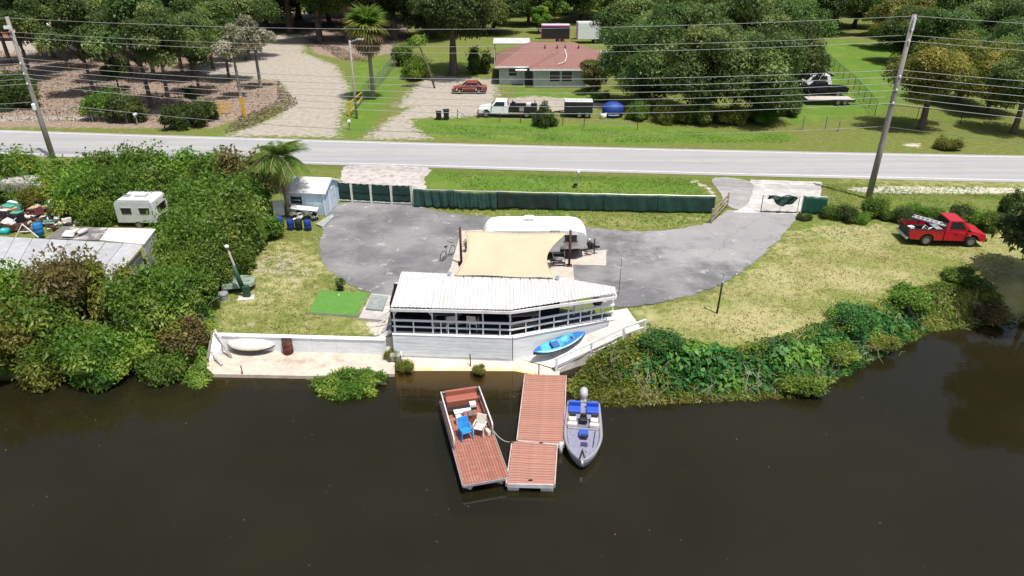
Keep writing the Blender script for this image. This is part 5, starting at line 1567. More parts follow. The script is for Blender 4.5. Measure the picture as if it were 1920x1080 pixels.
def camper(label, c, rz, L, W, H, bodym, name='camper_trailer', vent=True):
    t = thing(name, label, 'camper', c, rz)
    prof = [(-L / 2, 0.5), (L / 2 - 0.1, 0.5), (L / 2, 0.9), (L / 2 - 0.18, H - 0.1), (L / 2 - 0.3, H), (-L / 2 + 0.2, H), (-L / 2, H - 0.25)]
    MB().side(prof, -W / 2, W / 2).build('body', bodym, t, bevel=0.06)
    for x, w in ((-L * 0.22, 0.7), (L * 0.22, 0.7)):
        wd = MB().box((x, -W / 2 - 0.01, H * 0.66), (w, 0.04, 0.42)).build('window', glass_m, t, bevel=0.02)
        MB().box((x, -W / 2 - 0.02, H * 0.66 + 0.24), (w + 0.08, 0.04, 0.05)).build('window_trim', galv, wd)
    MB().box((L / 2 - 0.04, 0, H * 0.66), (0.06, W * 0.6, 0.5)).build('end_window', glass_m, t)
    MB().bar((-L / 2 + 0.2, -W / 2 + 0.04, H + 0.02), (L / 2 - 0.3, -W / 2 + 0.04, H + 0.02), 0.06, 0.04).build('roof_rail', galv, t)
    MB().bar((-L / 2 + 0.2, W / 2 - 0.04, H + 0.02), (L / 2 - 0.3, W / 2 - 0.04, H + 0.02), 0.06, 0.04).build('roof_rail', galv, t)
    if vent:
        v = MB().box((0.1, 0.1, H + 0.1), (0.8, 0.6, 0.2)).build('roof_unit', bodym, t, bevel=0.06)
        MB().box((-L * 0.3, 0, H + 0.05), (0.4, 0.4, 0.08)).build('roof_hatch', galv, t, bevel=0.02)
    for s_ in (-1, 1):
        wheel(t, 0, s_ * (W / 2 - 0.1), 0.33, 0.2)
    return t
chalk = mat('chalky_camper_paint', (0.54, 0.57, 0.58), 0.6, wear=(0.5, 0.5, 0.48), wscale=1.5)
c = G(263, 425, 0)
camper('small white camper with roof unit in front of the tall hedge', (c.x, c.y + 0.9, -0.2), R(-1), 2.9, 2.0, 2.15, chalk)
c = G(45, 385, 0)
camper('derelict grey camper shell overgrown by vines at the left edge', (c.x - 0.5, c.y + 1.0, -0.2), R(2), 4.6, 2.0, 1.9, mat('grimy_camper_paint', (0.42, 0.41, 0.38), 0.8, wear=(0.16, 0.14, 0.11), wscale=1.2, wlo=0.42, whi=0.65), vent=False)
barrel(G(75, 440, 0.25), mat('bright_blue_drum', (0.015, 0.16, 0.42), 0.5), 'bright blue barrel among the junk left of the tar roof shed', 0.29, 0.8)
sp2 = thing('solar_panel', 'dark blue solar panel tilted above the junk at the left edge', 'solar panel', G(12, 470, 1.4), R(6))
MB().box((0, 0, 0), (2.0, 1.3, 0.05), 0, Matrix.Rotation(0.25, 3, 'X')).build('panel', mat('solar_cells', (0.02, 0.025, 0.09), 0.2), sp2)
for k in (-0.5, 0.17):
    MB().box((k, 0.0, 0.032), (0.04, 1.28, 0.012), 0, Matrix.Rotation(0.25, 3, 'X')).build('cell_divider', galv, sp2)
for s_ in (-0.9, 0.9):
    MB().bar((s_, 0.5, -1.4), (s_, 0.5, 0.1), 0.06, 0.06).build('stand', galv, sp2)
tb = thing('teal_tank', 'teal plastic tank at the left edge behind the solar panel', 'tank', G(6, 440, 0.3), 0)
MB().tube([(-0.6, 0, 0.25), (0.45, 0, 0.25)], 0.24, 14).build('drum', mat('teal_plastic', (0.02, 0.35, 0.38), 0.4), tb, True)
MB().lathe([(0.08, 0.47), (0.08, 0.54)], 10).build('filler_cap', black, tb)
af = thing('trestle', 'white A-shaped trestle standing beside the blue barrel', 'trestle', G(50, 446, 0.3), 0.1)
for s_ in (-1, 1):
    MB().bar((0, 0, 1.0), (s_ * 0.75, 0, 0), 0.06, 0.06).build('leg', white, af)
MB().bar((-0.4, 0, 0.45), (0.4, 0, 0.45), 0.05, 0.05).build('crossbar', white, af)
# every piece of junk is a thing of its own
J = [(20, 402, 'tan', 'tan mattress slumped in the junk below the derelict camper'), (33, 397, 'tealcloth', 'teal crumpled cloth in the junk below the derelict camper'), (68, 404, 'maroon', 'maroon sofa cushion heap in the middle of the junk yard'),
     (78, 396, 'tan', 'tan carton on top of the maroon cushions in the junk yard'), (105, 391, 'white', 'white appliance tilted at the right end of the junk yard'), (118, 387, 'pale', 'pale box behind the white appliance in the junk yard'),
     (140, 390, 'white', 'white upright appliance nearest the small camper in the junk yard'), (150, 402, 'white', 'white flat panel on the grass left of the small camper'), (20, 428, 'pale', 'pale pile of bags behind the teal tank'),
     (36, 420, 'black', 'black crate left of the white trestle'), (92, 420, 'greywood', 'weathered timber bundle right of the blue barrel'), (8, 412, 'black', 'black car battery stack at the left edge of the junk yard'),
     (60, 388, 'pale', 'pale cooler box under the derelict camper window'), (128, 408, 'galv', 'galvanised tray beside the grass in the junk yard'), (48, 410, 'greywood', 'grey wooden pallet lying left of the maroon cushions')]
jm_ = {'tan': mat('tan_fabric', (0.45, 0.30, 0.17), 0.9), 'tealcloth': mat('teal_cloth', (0.06, 0.28, 0.22), 0.9), 'maroon': mat('maroon_fabric', (0.12, 0.03, 0.035), 0.9), 'white': white, 'pale': offwhite, 'black': black, 'greywood': greywood, 'galv': galv}
for i, (px, py, mk, lab) in enumerate(J):
    rg = random.Random(100 + i)
    nm = {'tan': 'carton', 'tealcloth': 'cloth', 'maroon': 'cushion', 'white': 'appliance', 'pale': 'box', 'black': 'crate', 'greywood': 'timber', 'galv': 'tray'}[mk]
    t = thing('junk_' + nm, lab, nm, G(px, py, 0), rg.uniform(-0.6, 0.6))
    tl = Matrix.Rotation(rg.uniform(-0.3, 0.3), 3, 'X') @ Matrix.Rotation(rg.uniform(-0.25, 0.25), 3, 'Y')
    w, d, h = rg.uniform(0.7, 1.1), rg.uniform(0.5, 0.8), rg.uniform(0.4, 0.8)
    if mk in ('greywood', 'galv'):
        h = 0.14
    b_ = MB().box((0, 0, h / 2 + 0.05), (w, d, h), 0, tl).build('case', jm_[mk], t, bevel=0.05)
    MB().box((0.05, 0, h + 0.10), (w * 0.8, d * 0.75, 0.07), rg.uniform(0, 0.5), tl).build('lid', jm_[rg.choice(list(jm_))], t, bevel=0.02)
    for k in range(2):
        MB().bar((rg.uniform(-0.5, 0.5), -d / 2 - 0.08, 0.03), (rg.uniform(-0.6, 0.6), d / 2, h + rg.uniform(0, 0.3)), 0.05, 0.05).build('strut', jm_[rg.choice(['white', 'greywood', 'galv'])], t)

# ================================================================== ACROSS THE ROAD
roof_br = None
def shingle_mat():
    m, nt, b = _nodes('brown_shingles')
    p = _pos(nt)
    br = nt.nodes.new('ShaderNodeTexBrick')
    br.inputs['Scale'].default_value = 2.4
    br.inputs['Color1'].default_value = (0.21, 0.108, 0.092, 1)
    br.inputs['Color2'].default_value = (0.26, 0.14, 0.12, 1)
    br.inputs['Mortar'].default_value = (0.18, 0.08, 0.065, 1)
    br.inputs['Mortar Size'].default_value = 0.02
    nt.links.new(p, br.inputs['Vector'])
    c = _mix(nt, _math(nt, 'MULTIPLY', _ramp(nt, _noise(nt, p, 0.7, 5.0), 0.4, 0.7), 0.4), br.outputs['Color'], (0.20, 0.095, 0.08))
    nt.links.new(c, b.inputs['Base Color'])
    b.inputs['Roughness'].default_value = 0.9
    return m
def house():
    t = thing('bungalow', 'grey bungalow with hipped brown shingle roof across the road', 'house', (0, 0, 0))
    wallm = mat('pale_grey_stucco', (0.46, 0.50, 0.51), 0.8, wear=(0.38, 0.4, 0.4), wscale=0.8)
    sh = shingle_mat()
    x0, x1 = G(936, 158, 0).x, 12.6
    yf = 96.6
    xa, xb, yw = G(1000, 162, 0).x, G(1098, 162, 0).x, 94.6
    Hh = 2.35
    MB().box(((x0 + x1) / 2, yf + 5, Hh / 2), (x1 - x0, 10, Hh)).build('wall', wallm, t)
    MB().box(((xa + xb) / 2, (yw + yf) / 2, Hh / 2 - 0.01), (xb - xa, yf - yw, Hh - 0.02)).build('wing_wall', wallm, t)
    o = 0.55
    def hip(X0, X1, Y0, Y1, z0, z1, r0, r1, horiz=True):
        if horiz:
            ra, rb_ = (r0, (Y0 + Y1) / 2, z1), (r1, (Y0 + Y1) / 2, z1)
        vs = [(X0, Y0, z0), (X1, Y0, z0), (X1, Y1, z0), (X0, Y1, z0), ra, rb_]
        return MB().add(vs, [(0, 1, 5, 4), (1, 2, 5), (2, 3, 4, 5), (3, 0, 4), (3, 2, 1, 0)])
    rf = hip(x0 - o, x1 + o, yf - o, yf + 10 + o, Hh, Hh + 2.3, x0 + 4.2, x1 - 4.2).build('roof', sh, t)
    # wing roof: ridge runs towards the camera, hipped at the front
    xm = (xa + xb) / 2
    zt = Hh + 1.55
    vs = [(xa - o, yw - o, Hh + 0.01), (xb + o, yw - o, Hh + 0.01), (xb + o, yf + 3.0, Hh + 0.01), (xa - o, yf + 3.0, Hh + 0.01), (xm, yw + 2.3, zt), (xm, yf + 3.0, zt)]
    MB().add(vs, [(0, 1, 4), (1, 2, 5, 4), (3, 0, 4, 5), (3, 2, 1, 0), (2, 3, 5)]).build('wing_roof', sh, rf)
    for a, b in (((x0 - o, yf - o), (xa - o - 0.05, yf - o)), ((xa - o, yw - o - 0.03), (xb + o, yw - o - 0.03)), ((xb + o + 0.05, yf - o), (x1 + o, yf - o))):
        MB().bar((a[0], a[1] - 0.02, Hh - 0.05), (b[0], b[1] - 0.02, Hh - 0.05), 0.05, 0.2).build('fascia', white, rf)
    gl = mat('house_glass', (0.02, 0.022, 0.026), 0.1)
    for k in (-0.78, 0.78):
        w = MB().box((xm + 0.1 + k, yw - 0.02, 1.45), (1.35, 0.06, 1.3)).build('window', gl, t)
        MB().box((xm + 0.1 + k, yw - 0.06, 1.45), (1.3, 0.03, 0.06)).build('glazing_bar', white, w)
        for s_ in (-1, 1):
            MB().box((xm + 0.1 + k + s_ * 0.7, yw - 0.05, 1.45), (0.07, 0.05, 1.4)).build('frame', white, w)
    w = MB().box((x0 + 1.8, yf - 0.03, 1.55), (1.0, 0.06, 0.9)).build('window', gl, t)
    MB().box((x0 + 1.8, yf - 0.06, 1.55), (0.96, 0.03, 0.05)).build('glazing_bar', white, w)
    d_ = MB().box((x0 + 3.9, yf - 0.04, 1.02), (1.0, 0.06, 2.0)).build('door', mat('dark_door', (0.05, 0.05, 0.06), 0.5), t)
    MB().box((x0 + 3.55, yf - 0.09, 1.0), (0.06, 0.05, 0.1)).build('handle', galv, d_)
    MB().box((x0 + 2.9, yf - 0.75, 1.98), (1.5, 0.9, 0.08)).build('awning', white, t)
    for px, py in ((1045, 88), (1060, 84), (1022, 90), (1085, 88)):
        p = GY(px, py, yf + 3.5)
        zr = Hh + 2.3 * (p.y - yf + o) / (5 + o)
        MB().lathe([(0.09, -0.2), (0.09, 0.35), (0.14, 0.35), (0.14, 0.42)], 8, Matrix.Translation((p.x, p.y, zr))).build('roof_pipe', rust, rf)
    pts = [Vector((xm + 0.7, yf + 1.2, zt + 0.45)), Vector((xm + 0.9, yf - 0.6, zt - 0.15)), Vector((xm + 0.6, yf - 1.6, zt - 0.75)), Vector((xm - 0.3, yf - 2.0, zt - 0.95))]
    MB().tube(pts, 0.04, 5).build('pipe', white, rf)
house()
c = G(965, 90, 0)
cp = thing('carport', 'white flat metal carport roof behind the left end of the bungalow', 'carport', (c.x - 0.5, 114, 0))
MB().box((0, 0, 3.0), (5.6, 5.5, 0.12)).build('roof', roofwhite, cp)
for sx_ in (-2.6, 2.6):
    for sy in (-2.5, 2.5):
        MB().tube([(sx_, sy, 0), (sx_, sy, 2.95)], 0.06, 6).build('post', white, cp)
def box_trailer(name, label, c, L, W, Z0, Z1, bodym, rz=0.0, cat='trailer', frontdark=None):
    t = thing(name, label, cat, c, rz)
    b = MB().box((0, 0, (Z0 + Z1) / 2), (L, W, Z1 - Z0)).build('box', bodym, t, bevel=0.08)
    MB().box((0, 0, Z1 + 0.02), (L * 0.99, W * 0.98, 0.05)).build('roof', roofwhite, t, bevel=0.02)
    if frontdark:
        MB().box((0, -W / 2 - 0.01, (Z0 + Z1) / 2), (L * 0.96, 0.03, (Z1 - Z0) * 0.86)).build('side_opening', frontdark, t)
    for x in (-0.45, 0.4):
        for s_ in (-1, 1):
            wheel(t, x + L * 0.18, s_ * (W / 2 - 0.05), 0.34, 0.2)
    mb = MB(); mb.bar((-L / 2, -0.5, Z0), (-L / 2 - 1.1, 0, Z0), 0.08, 0.1); mb.bar((-L / 2, 0.5, Z0), (-L / 2 - 1.1, 0, Z0), 0.08, 0.1)
    mb.build('tongue', black, t)
    return t
c = G(1108, 82, 0)
box_trailer('enclosed_trailer', 'tall white enclosed cargo trailer behind the bungalow', (c.x + 0.2, c.y + 1.2, 0), 5.4, 2.3, 0.7, 3.5, mat('white_trailer_side', (0.66, 0.72, 0.73), 0.5), 0.08)
c = G(1042, 84, 0)
box_trailer('pink_trailer', 'pink concession trailer with white roof behind the bungalow roof', (c.x, c.y + 2, 0), 5.0, 2.2, 0.8, 3.1, mat('hot_pink_paint', (0.62, 0.02, 0.36), 0.5), 0.0, 'trailer', black)
c = G(1085, 222, 0)
box_trailer('utility_trailer', 'low white-topped black box trailer on the grass verge across the road', (c.x, c.y + 0.9, 0), 3.1, 1.7, 0.5, 1.75, black, -0.05)
c = G(952, 221, 0)
pickup('white service pickup with black tool bed parked across the road', (c.x, c.y + 0.9, 0), R(176), mat('white_car_paint', (0.72, 0.74, 0.76), 0.3), True, 6.6, 1.95, -0.1, 1.95)
c = G(880, 176, 0)
sedan('parked_car', 'rusty orange red car in the shade beside the bungalow', (c.x, c.y + 0.8, 0), R(180), mat('orange_red_paint', (0.22, 0.035, 0.018), 0.6, wear=(0.12, 0.03, 0.02), wscale=2), 4.3)
c = G(1530, 148, 0)
sedan('parked_car', 'dark sedan parked farthest back in the row by the right fence', (c.x, c.y + 0.5, 0), R(0), mat('dark_blue_paint', (0.02, 0.025, 0.05), 0.25), 4.4)
c = G(1524, 166, 0)
sedan('parked_car', 'white wagon parked between the dark sedan and the black pickup', (c.x, c.y + 0.5, 0), R(180), mat('silver_white_paint', (0.6, 0.62, 0.66), 0.3), 4.5, 1.8, True)
c = G(1545, 182, 0)
pickup('black pickup parked behind the flat car trailer by the right fence', (c.x, c.y + 0.8, 0), R(180), mat('black_car_paint', (0.012, 0.012, 0.014), 0.2), False, 5.6)
c = G(1555, 196, 0)
ft = thing('flatbed_trailer', 'pale decked flat car trailer with black frame on the right lawn across the road', 'trailer', (c.x, c.y + 0.6, 0), R(-1))
for k in range(9):
    MB().box((0, -0.9 + 0.225 * k, 0.62), (5.4, 0.205, 0.05)).build('deck_board', mat('pale_deck_board', (0.50, 0.47, 0.43), 0.8, piece=0.3), ft)
MB().box((0, -1.05, 0.55), (5.6, 0.08, 0.2)).build('side_beam', black, ft); MB().box((0, 1.05, 0.55), (5.6, 0.08, 0.2)).build('side_beam', black, ft)
MB().bar((2.8, -0.7, 0.58), (3.6, -0.7, 0.15), 0.35, 0.06).build('ramp', greywood, ft); MB().bar((2.8, 0.7, 0.58), (3.6, 0.7, 0.15), 0.35, 0.06).build('ramp', greywood, ft)
MB().bar((-2.8, -0.9, 0.5), (-4.3, 0, 0.5), 0.08, 0.12).build('tongue', black, ft); MB().bar((-2.8, 0.9, 0.5), (-4.3, 0, 0.5), 0.08, 0.12).build('tongue', black, ft)
for x in (0.7, 1.5):
    for s_ in (-1, 1):
        wheel(ft, x, s_ * 1.2, 0.34, 0.2)
bt = thing('blue_tank', 'round bright blue covered tank at the foot of the big oaks', 'tank', G(1150, 222, 0))
MB().lathe([(0.85, 0), (1.0, 0.1), (1.05, 0.9), (0.95, 1.35), (0.6, 1.62), (0.1, 1.7)], 20, Matrix.Translation((0, 0.9, 0)) @ Matrix.Rotation(0.12, 4, 'X') @ Matrix.Diagonal((1.15, 0.9, 0.95, 1))).build('cover', mat('blue_tarp', (0.012, 0.045, 0.25), 0.55, wear=(0.015, 0.06, 0.33), wscale=2), bt, True)
MB().tube([(1.02 * math.cos(a), 0.9 + 1.02 * math.sin(a), 0.35) for a in np.linspace(0, 6.283, 22)], 0.03, 5).build('rope', white, bt)
wc = thing('white_drum', 'small white drum beside the blue covered tank', 'drum', G(1131, 222, 0))
MB().lathe([(0.33, 0), (0.35, 0.3), (0.33, 0.6)], 14).build('shell', white, wc, True)
MB().lathe([(0.25, 0.602), (0.25, 0.64)], 12).build('cap', black, wc)
# wheelie bins
for i, (px, lab) in enumerate(((823, 'black wheelie bin with pale lid at the driveway, the left one'), (837, 'black wheelie bin at the driveway, the right one'))):
    t = thing('wheelie_bin', lab, 'bin', G(px, 224, 0), 0.1, 'wheelie bins at the driveway')
    MB().loft([[(-0.24, -0.28, 0.08), (0.24, -0.28, 0.08), (0.24, 0.28, 0.08), (-0.24, 0.28, 0.08)], [(-0.32, -0.36, 1.0), (0.32, -0.36, 1.0), (0.32, 0.36, 1.0), (-0.32, 0.36, 1.0)]]).build('body', black, t)
    MB().box((0, 0, 1.04), (0.68, 0.78, 0.08)).build('lid', greywood if i == 0 else black, t, bevel=0.03)
    for s_ in (-1, 1):
        MB().tube([(s_ * 0.26, 0.3, 0.12), (s_ * 0.33, 0.3, 0.12)], 0.12, 10).build('wheel', tyre_m, t)
# mailboxes and markers by the road
for i, (px, py, h_, lab) in enumerate(((258, 234, 1.0, 'white mailbox on a post beside the far road edge near the woods'), (656, 243, 0.75, 'white marker post at the mouth of the dirt road'), (1083, 352, 1.25, 'grey post with white mailbox on the verge behind the screen fence'))):
    t = thing('mailbox', lab, 'mailbox', G(px, py, 0))
    MB().bar((0, 0, 0), (0, 0, h_), 0.09, 0.09).build('post', galv if i == 2 else greywood, t)
    MB().box((0, 0, h_ + 0.12), (0.26, 0.5, 0.24)).build('box', white, t, bevel=0.05)
    if i == 2:
        MB().box((-0.2, 0, 0.25), (0.3, 0.15, 0.2)).build('tag_plate', black, t)
# yellow gates at the dirt road
yel = mat('yellow_gate_paint', (0.62, 0.36, 0.02), 0.5)
yg = thing('yellow_gate', 'yellow steel gate post and braces on the right of the dirt road', 'gate', (0, 0, 0))
ya, yb2 = G(656, 219, 0), G(680, 192, 0)
MB().bar(ya, ya + Vector((0, 0, 1.7)), 0.16, 0.16).build('post', yel, yg)
MB().bar(ya + Vector((0.1, 0, 1.5)), yb2 + Vector((0, 0, 1.2)), 0.09, 0.09).build('upper_rail', yel, yg)
MB().bar(ya + Vector((0.1, 0, 0.5)), yb2 + Vector((0, 0, 0.6)), 0.09, 0.09).build('lower_rail', yel, yg)
yp = thing('yellow_gate', 'yellow gate post standing at the left side of the dirt road', 'gate', G(459, 219, 0))
MB().bar((0, 0, 0), (-0.1, 0, 2.2), 0.26, 0.26).build('post', yel, yp)
MB().bar((0, 0, 1.2), (-0.35, 0.3, 0.1), 0.09, 0.09).build('brace', yel, yp)
yt = thing('yellow_barrier', 'low yellow barrier frame in the scrub left of the yellow post', 'barrier', G(412, 214, 0), 0.2)
for z in (0.35, 0.75, 1.15):
    MB().box((0, 0, z), (2.4, 0.08, 0.12)).build('bar', yel, yt)
for x in (-1.1, 0.1, 1.1):
    MB().box((x, 0, 0.62), (0.12, 0.12, 1.25)).build('upright', yel, yt)

# chain link fences
def chain_fence(label, pts, h, seed=0, mm=None, step=3.0):
    t = thing('chain_link_fence', label, 'fence', (0, 0, 0))
    mm = mm or galv
    for a, b in zip(pts[:-1], pts[1:]):
        L = (b - a).length
        n = max(1, int(L / step))
        for k in range(n + 1):
            p = a.lerp(b, k / n)
            MB().tube([p, p + Vector((0, 0, h))], 0.035, 6).build('post', mm, t)
        MB().tube([a + Vector((0, 0, h - 0.03)), b + Vector((0, 0, h - 0.03))], 0.028, 6).build('top_rail', mm, t)
        wm = MB()
        m_ = int(L / 0.3)
        for k in range(m_):
            for s_ in (0, 1):
                p = a.lerp(b, k / m_); q = a.lerp(b, min(1, (k + h / 0.3 * 0.6) / m_))
                if s_:
                    wm.tube([p + Vector((0, 0, h)), q], 0.006, 3, False)
                else:
                    wm.tube([p, q + Vector((0, 0, h))], 0.006, 3, False)
        wm.build('wire_mesh', mm, t)
dgal = mat('dull_galvanised', (0.22, 0.23, 0.23), 0.6)
chain_fence('grey chain link fence running back beside the tall shaggy palm', [G(680, 192, 0), G(705, 170, 0), G(758, 104, 0)], 1.9, 0, dgal)
chain_fence('chain link fence running back along the right lawn beside the parked vehicles', [G(1640, 216, 0), G(1600, 168, 0), G(1512, 88, 0)], 1.6, 1, mat('green_wire', (0.05, 0.09, 0.07), 0.6))
chain_fence('low chain link fence along the right verge across the road', [G(1640, 216, 0), G(1800, 232, 0), G(1960, 244, 0)], 1.3, 2, mat('green_wire', (0.05, 0.09, 0.07), 0.6), 4.0)
chain_fence('thin wire fence along the woods on the left side of the road', [G(-40, 222, 0), G(110, 226, 0), G(240, 232, 0)], 1.2, 3, dgal, 4.0)
for i, (px, py) in enumerate(((1505, 243), (1547, 244), (1571, 247))):
    o = MB().tube([G(px, py, 0), G(px, py, 0) + Vector((0.05 * (i - 1), 0, 1.5 - 0.35 * (i == 2)))], [0.07, 0.06], 7).build('fence_post', greywood)
    tag(o, ('leftmost lone dark fence post on the right verge across the road', 'middle lone dark fence post on the right verge across the road', 'shortest lone dark fence post on the right verge across the road')[i], 'post', 'lone posts on the verge')
vf = thing('wire_fence', 'sparse wire fence on thin posts in front of the white service pickup', 'fence', (0, 0, 0))
vp = [G(x, y, 0) for x, y in ((858, 222), (898, 222), (937, 229), (976, 230), (1055, 235), (1095, 238), (1195, 244))]
for i, p in enumerate(vp):
    MB().tube([p, p + Vector((0, 0, 1.0))], 0.04, 5).build('post', rust, vf)
for z in (0.4, 0.85):
    MB().tube([p + Vector((0, -0.03, z)) for p in vp], 0.008, 3).build('wire', galv, vf)
MB().bar(vp[0] + Vector((0, 0, 0.9)), vp[0] + Vector((1.4, -0.9, 0.05)), 0.06, 0.06).build('stay', greywood, vf)
# picket fence pieces by the box trailer
pkf = thing('picket_fence', 'short white picket fence at the right end of the bungalow roof', 'fence', GY(1118, 95, 108))
pkf.location.z = 0
for k in range(9):
    MB().box((-1.4 + 0.42 * k, 0, 1.3), (0.22, 0.05, 2.6)).build('picket', white, pkf)
MB().box((0.28, 0.05, 2.2), (3.8, 0.05, 0.1)).build('rail', white, pkf)

# machinery on the cleared ground at the top left
orange = mat('machine_orange', (0.62, 0.22, 0.04), 0.5)
lf = thing('lift_arm', 'orange yellow steel signpost frame standing at the top left', 'frame', G(78, 102, 0))
MB().bar((0, 0, 0), (-0.15, 0, 5.0), 0.45, 0.45).build('post', yel, lf)
MB().bar((-1.4, 0, 5.0), (1.2, 0, 5.05), 0.3, 0.25).build('crossarm', orange, lf)
c = G(20, 78, 0)
tk = thing('red_trailer', 'long salmon red low trailer on the cleared ground at the top left', 'trailer', (c.x - 4, c.y + 2, 0), 0.02)
MB().box((0, 0, 1.0), (16, 2.5, 0.9)).build('deck', mat('salmon_paint', (0.55, 0.16, 0.10), 0.6, wear=(0.6, 0.3, 0.22), wscale=0.6), tk)
MB().box((0, -1.26, 0.35), (15.5, 0.05, 0.35)).build('skirt', black, tk)
for x in (-6, -5, 5, 6):
    wheel(tk, x, -1.1, 0.45, 0.3)
c = G(48, 62, 0)
wt = thing('box_truck', 'white box truck on the cleared ground at the top left', 'truck', (c.x + 0.5, c.y + 3, 0), R(-35))
MB().box((-1.5, 0, 2.3), (6.5, 2.5, 3.0)).build('box', mat('dirty_white_truck', (0.62, 0.62, 0.64), 0.5, wear=(0.42, 0.42, 0.42), wscale=0.8), wt, bevel=0.06)
cbm = MB().side([(1.9, 0.7), (4.1, 0.7), (4.1, 1.6), (3.6, 1.8), (3.1, 2.8), (1.9, 2.8)], -1.1, 1.1).build('cab', white, wt, bevel=0.08)
MB().add([(3.62, -0.95, 1.85), (3.62, 0.95, 1.85), (3.16, 0.9, 2.7), (3.16, -0.9, 2.7)], [(0, 1, 2, 3)]).build('windshield', glass_m, cbm)
MB().box((2.7, -1.11, 2.2), (0.9, 0.03, 0.7)).build('side_window', glass_m, cbm)
for x in (-3.4, 3.0):
    for s_ in (-1, 1):
        wheel(wt, x, s_ * 1.05, 0.5, 0.3)
c = G(112, 50, 0)
ex = thing('excavator', 'orange excavator arm and cab behind the tall trunks at the top left', 'excavator', (c.x, c.y + 4, 0), R(-20))
for s_ in (-1, 1):
    MB().side([(-2.0, 0.1), (2.0, 0.1), (2.3, 0.5), (2.0, 0.9), (-2.0, 0.9), (-2.3, 0.5)], s_ * 1.3 - 0.3, s_ * 1.3 + 0.3).build('track', black, ex)
MB().box((-0.4, 0, 1.9), (3.4, 2.6, 1.5)).build('house', orange, ex, bevel=0.1)
cbm = MB().box((0.9, 0.75, 2.6), (1.5, 1.0, 1.9)).build('cab', orange, ex, bevel=0.08)
MB().box((1.67, 0.75, 2.8), (0.03, 0.8, 1.1)).build('window', glass_m, cbm)
am = MB().bar((1.2, -0.3, 2.2), (4.2, -0.3, 5.4), 0.45, 0.6).build('boom', orange, ex)
MB().bar((4.1, -0.3, 5.5), (5.6, -0.3, 2.6), 0.35, 0.45).build('dipper', orange, am)
MB().box((5.6, -0.3, 2.0), (0.9, 1.1, 1.0)).build('bucket', black, am)
# street light
sl = thing('street_light', 'grey street light with short arm beside the dirt road', 'street light', G(669, 222, 0))
MB().tube([(0, 0, 0), (0.03, 0, 3.0), (0.05, 0, 8.2)], [0.15, 0.13, 0.10], 8).build('pole', greywood, sl, True)
MB().tube([(0.05, 0, 8.0), (0.9, 0, 8.3)], 0.05, 6).build('arm', galv, sl)
MB().box((1.2, 0, 8.3), (0.8, 0.28, 0.16)).build('lamp_head', galv, sl, bevel=0.05)

# ------------------------------------------------------------------ utility poles and wires
polem = mat('weathered_pole', (0.24, 0.225, 0.21), 0.85, wear=(0.33, 0.31, 0.29), wscale=3, stretch=(1, 1, 0.15))
bR, bL = G(1628, 372, 0), G(100, 296, 0)
dR = (bR - bL)
dirw = Vector((dR.x, dR.y, 0)).normalized()
bases = [bL - dirw * 62, bL, bR, bR + dirw * 62]
nrm_w = Vector((-dirw.y, dirw.x, 0))
lean = [Vector((0, 0, 0)), Vector((-0.45, 0.2, 0)), Vector((0.25, 0.25, 0)), Vector((0, 0, 0))]
PHT = 13.5
heights = (PHT - 0.1, 12.1, 11.75, 9.7, 9.3, 8.75, 8.35, 7.8, 7.4, 5.6)
sides = (0.0, 0.22, -0.22, 0.2, -0.2, 0.2, -0.2, 0.2, -0.2, 0.2)
def pole_pt(i, h, s_):
    k = heights[0]
    scale = 0.9 if i == 1 else 1.0
    return bases[i] + lean[i] * (h * scale / PHT) + Vector((0, 0, h * scale)) + nrm_w * s_
for i in (1, 2):
    t = thing('utility_pole', ('weathered wooden utility pole at the left edge beside the road', 'weathered wooden utility pole on the right verge beside the road')[i - 1], 'utility pole', (0, 0, 0))
    H_ = PHT * (0.9 if i == 1 else 1.0)
    MB().tube([bases[i] + lean[i] * f + Vector((0, 0, H_ * f - (0.3 if f == 0 else 0))) for f in (0, 0.3, 0.6, 1.0)], [0.24, 0.215, 0.185, 0.15], 12).build('pole', polem, t, True)
    for h, s_ in zip(heights, sides):
        p = pole_pt(i, h, s_); q = pole_pt(i, h, 0)
        if s_:
            MB().tube([q, p], 0.03, 6).build('bracket', galv, t)
        MB().lathe([(0.03, -0.08), (0.07, -0.02), (0.05, 0.02), (0.07, 0.06), (0.03, 0.1)], 8, Matrix.Translation(p)).build('insulator', white, t)
    if i == 1:
        p = pole_pt(1, 5.2, -0.3)
        MB().lathe([(0.14, -0.28), (0.16, -0.2), (0.16, 0.24), (0.12, 0.3)], 12, Matrix.Translation(p)).build('splice_box', bluewhite, t)
        p = pole_pt(1, 12.6, -0.35)
        MB().box(p, (0.5, 0.2, 0.25)).build('switch', bluewhite, t)
    else:
        p = pole_pt(2, 12.9, -0.26)
        MB().box(p, (0.12, 0.18, 0.9)).build('top_bracket', bluewhite, t)
wire_m = mat('aluminium_wire', (0.34, 0.35, 0.36), 0.5)
wn_lab = ['topmost overhead wire strung between the two utility poles', 'upper overhead wire just below the topmost one, far side', 'upper overhead wire just below the topmost one, near side'] + \
    [n_ + ' of the six middle overhead wires counted from the top' for n_ in ('first', 'second', 'third', 'fourth', 'fifth', 'last')] + ['lowest overhead wire hanging alone between the utility poles']
for w, (h, s_) in enumerate(zip(heights, sides)):
    pts = []
    for i in range(3):
        a, b = pole_pt(i, h, s_), pole_pt(i + 1, h, s_)
        sag = 0.9 + 0.08 * w
        N = 22
        for k in range(N + (1 if i == 2 else 0)):
            f = k / N
            pts.append(a.lerp(b, f) + Vector((0, 0, -4 * sag * f * (1 - f))))
    tag(MB().tube(pts, 0.014 if w < 3 else 0.018, 5).build('overhead_wire', wire_m, None, True), wn_lab[w], 'wire', 'overhead wires')
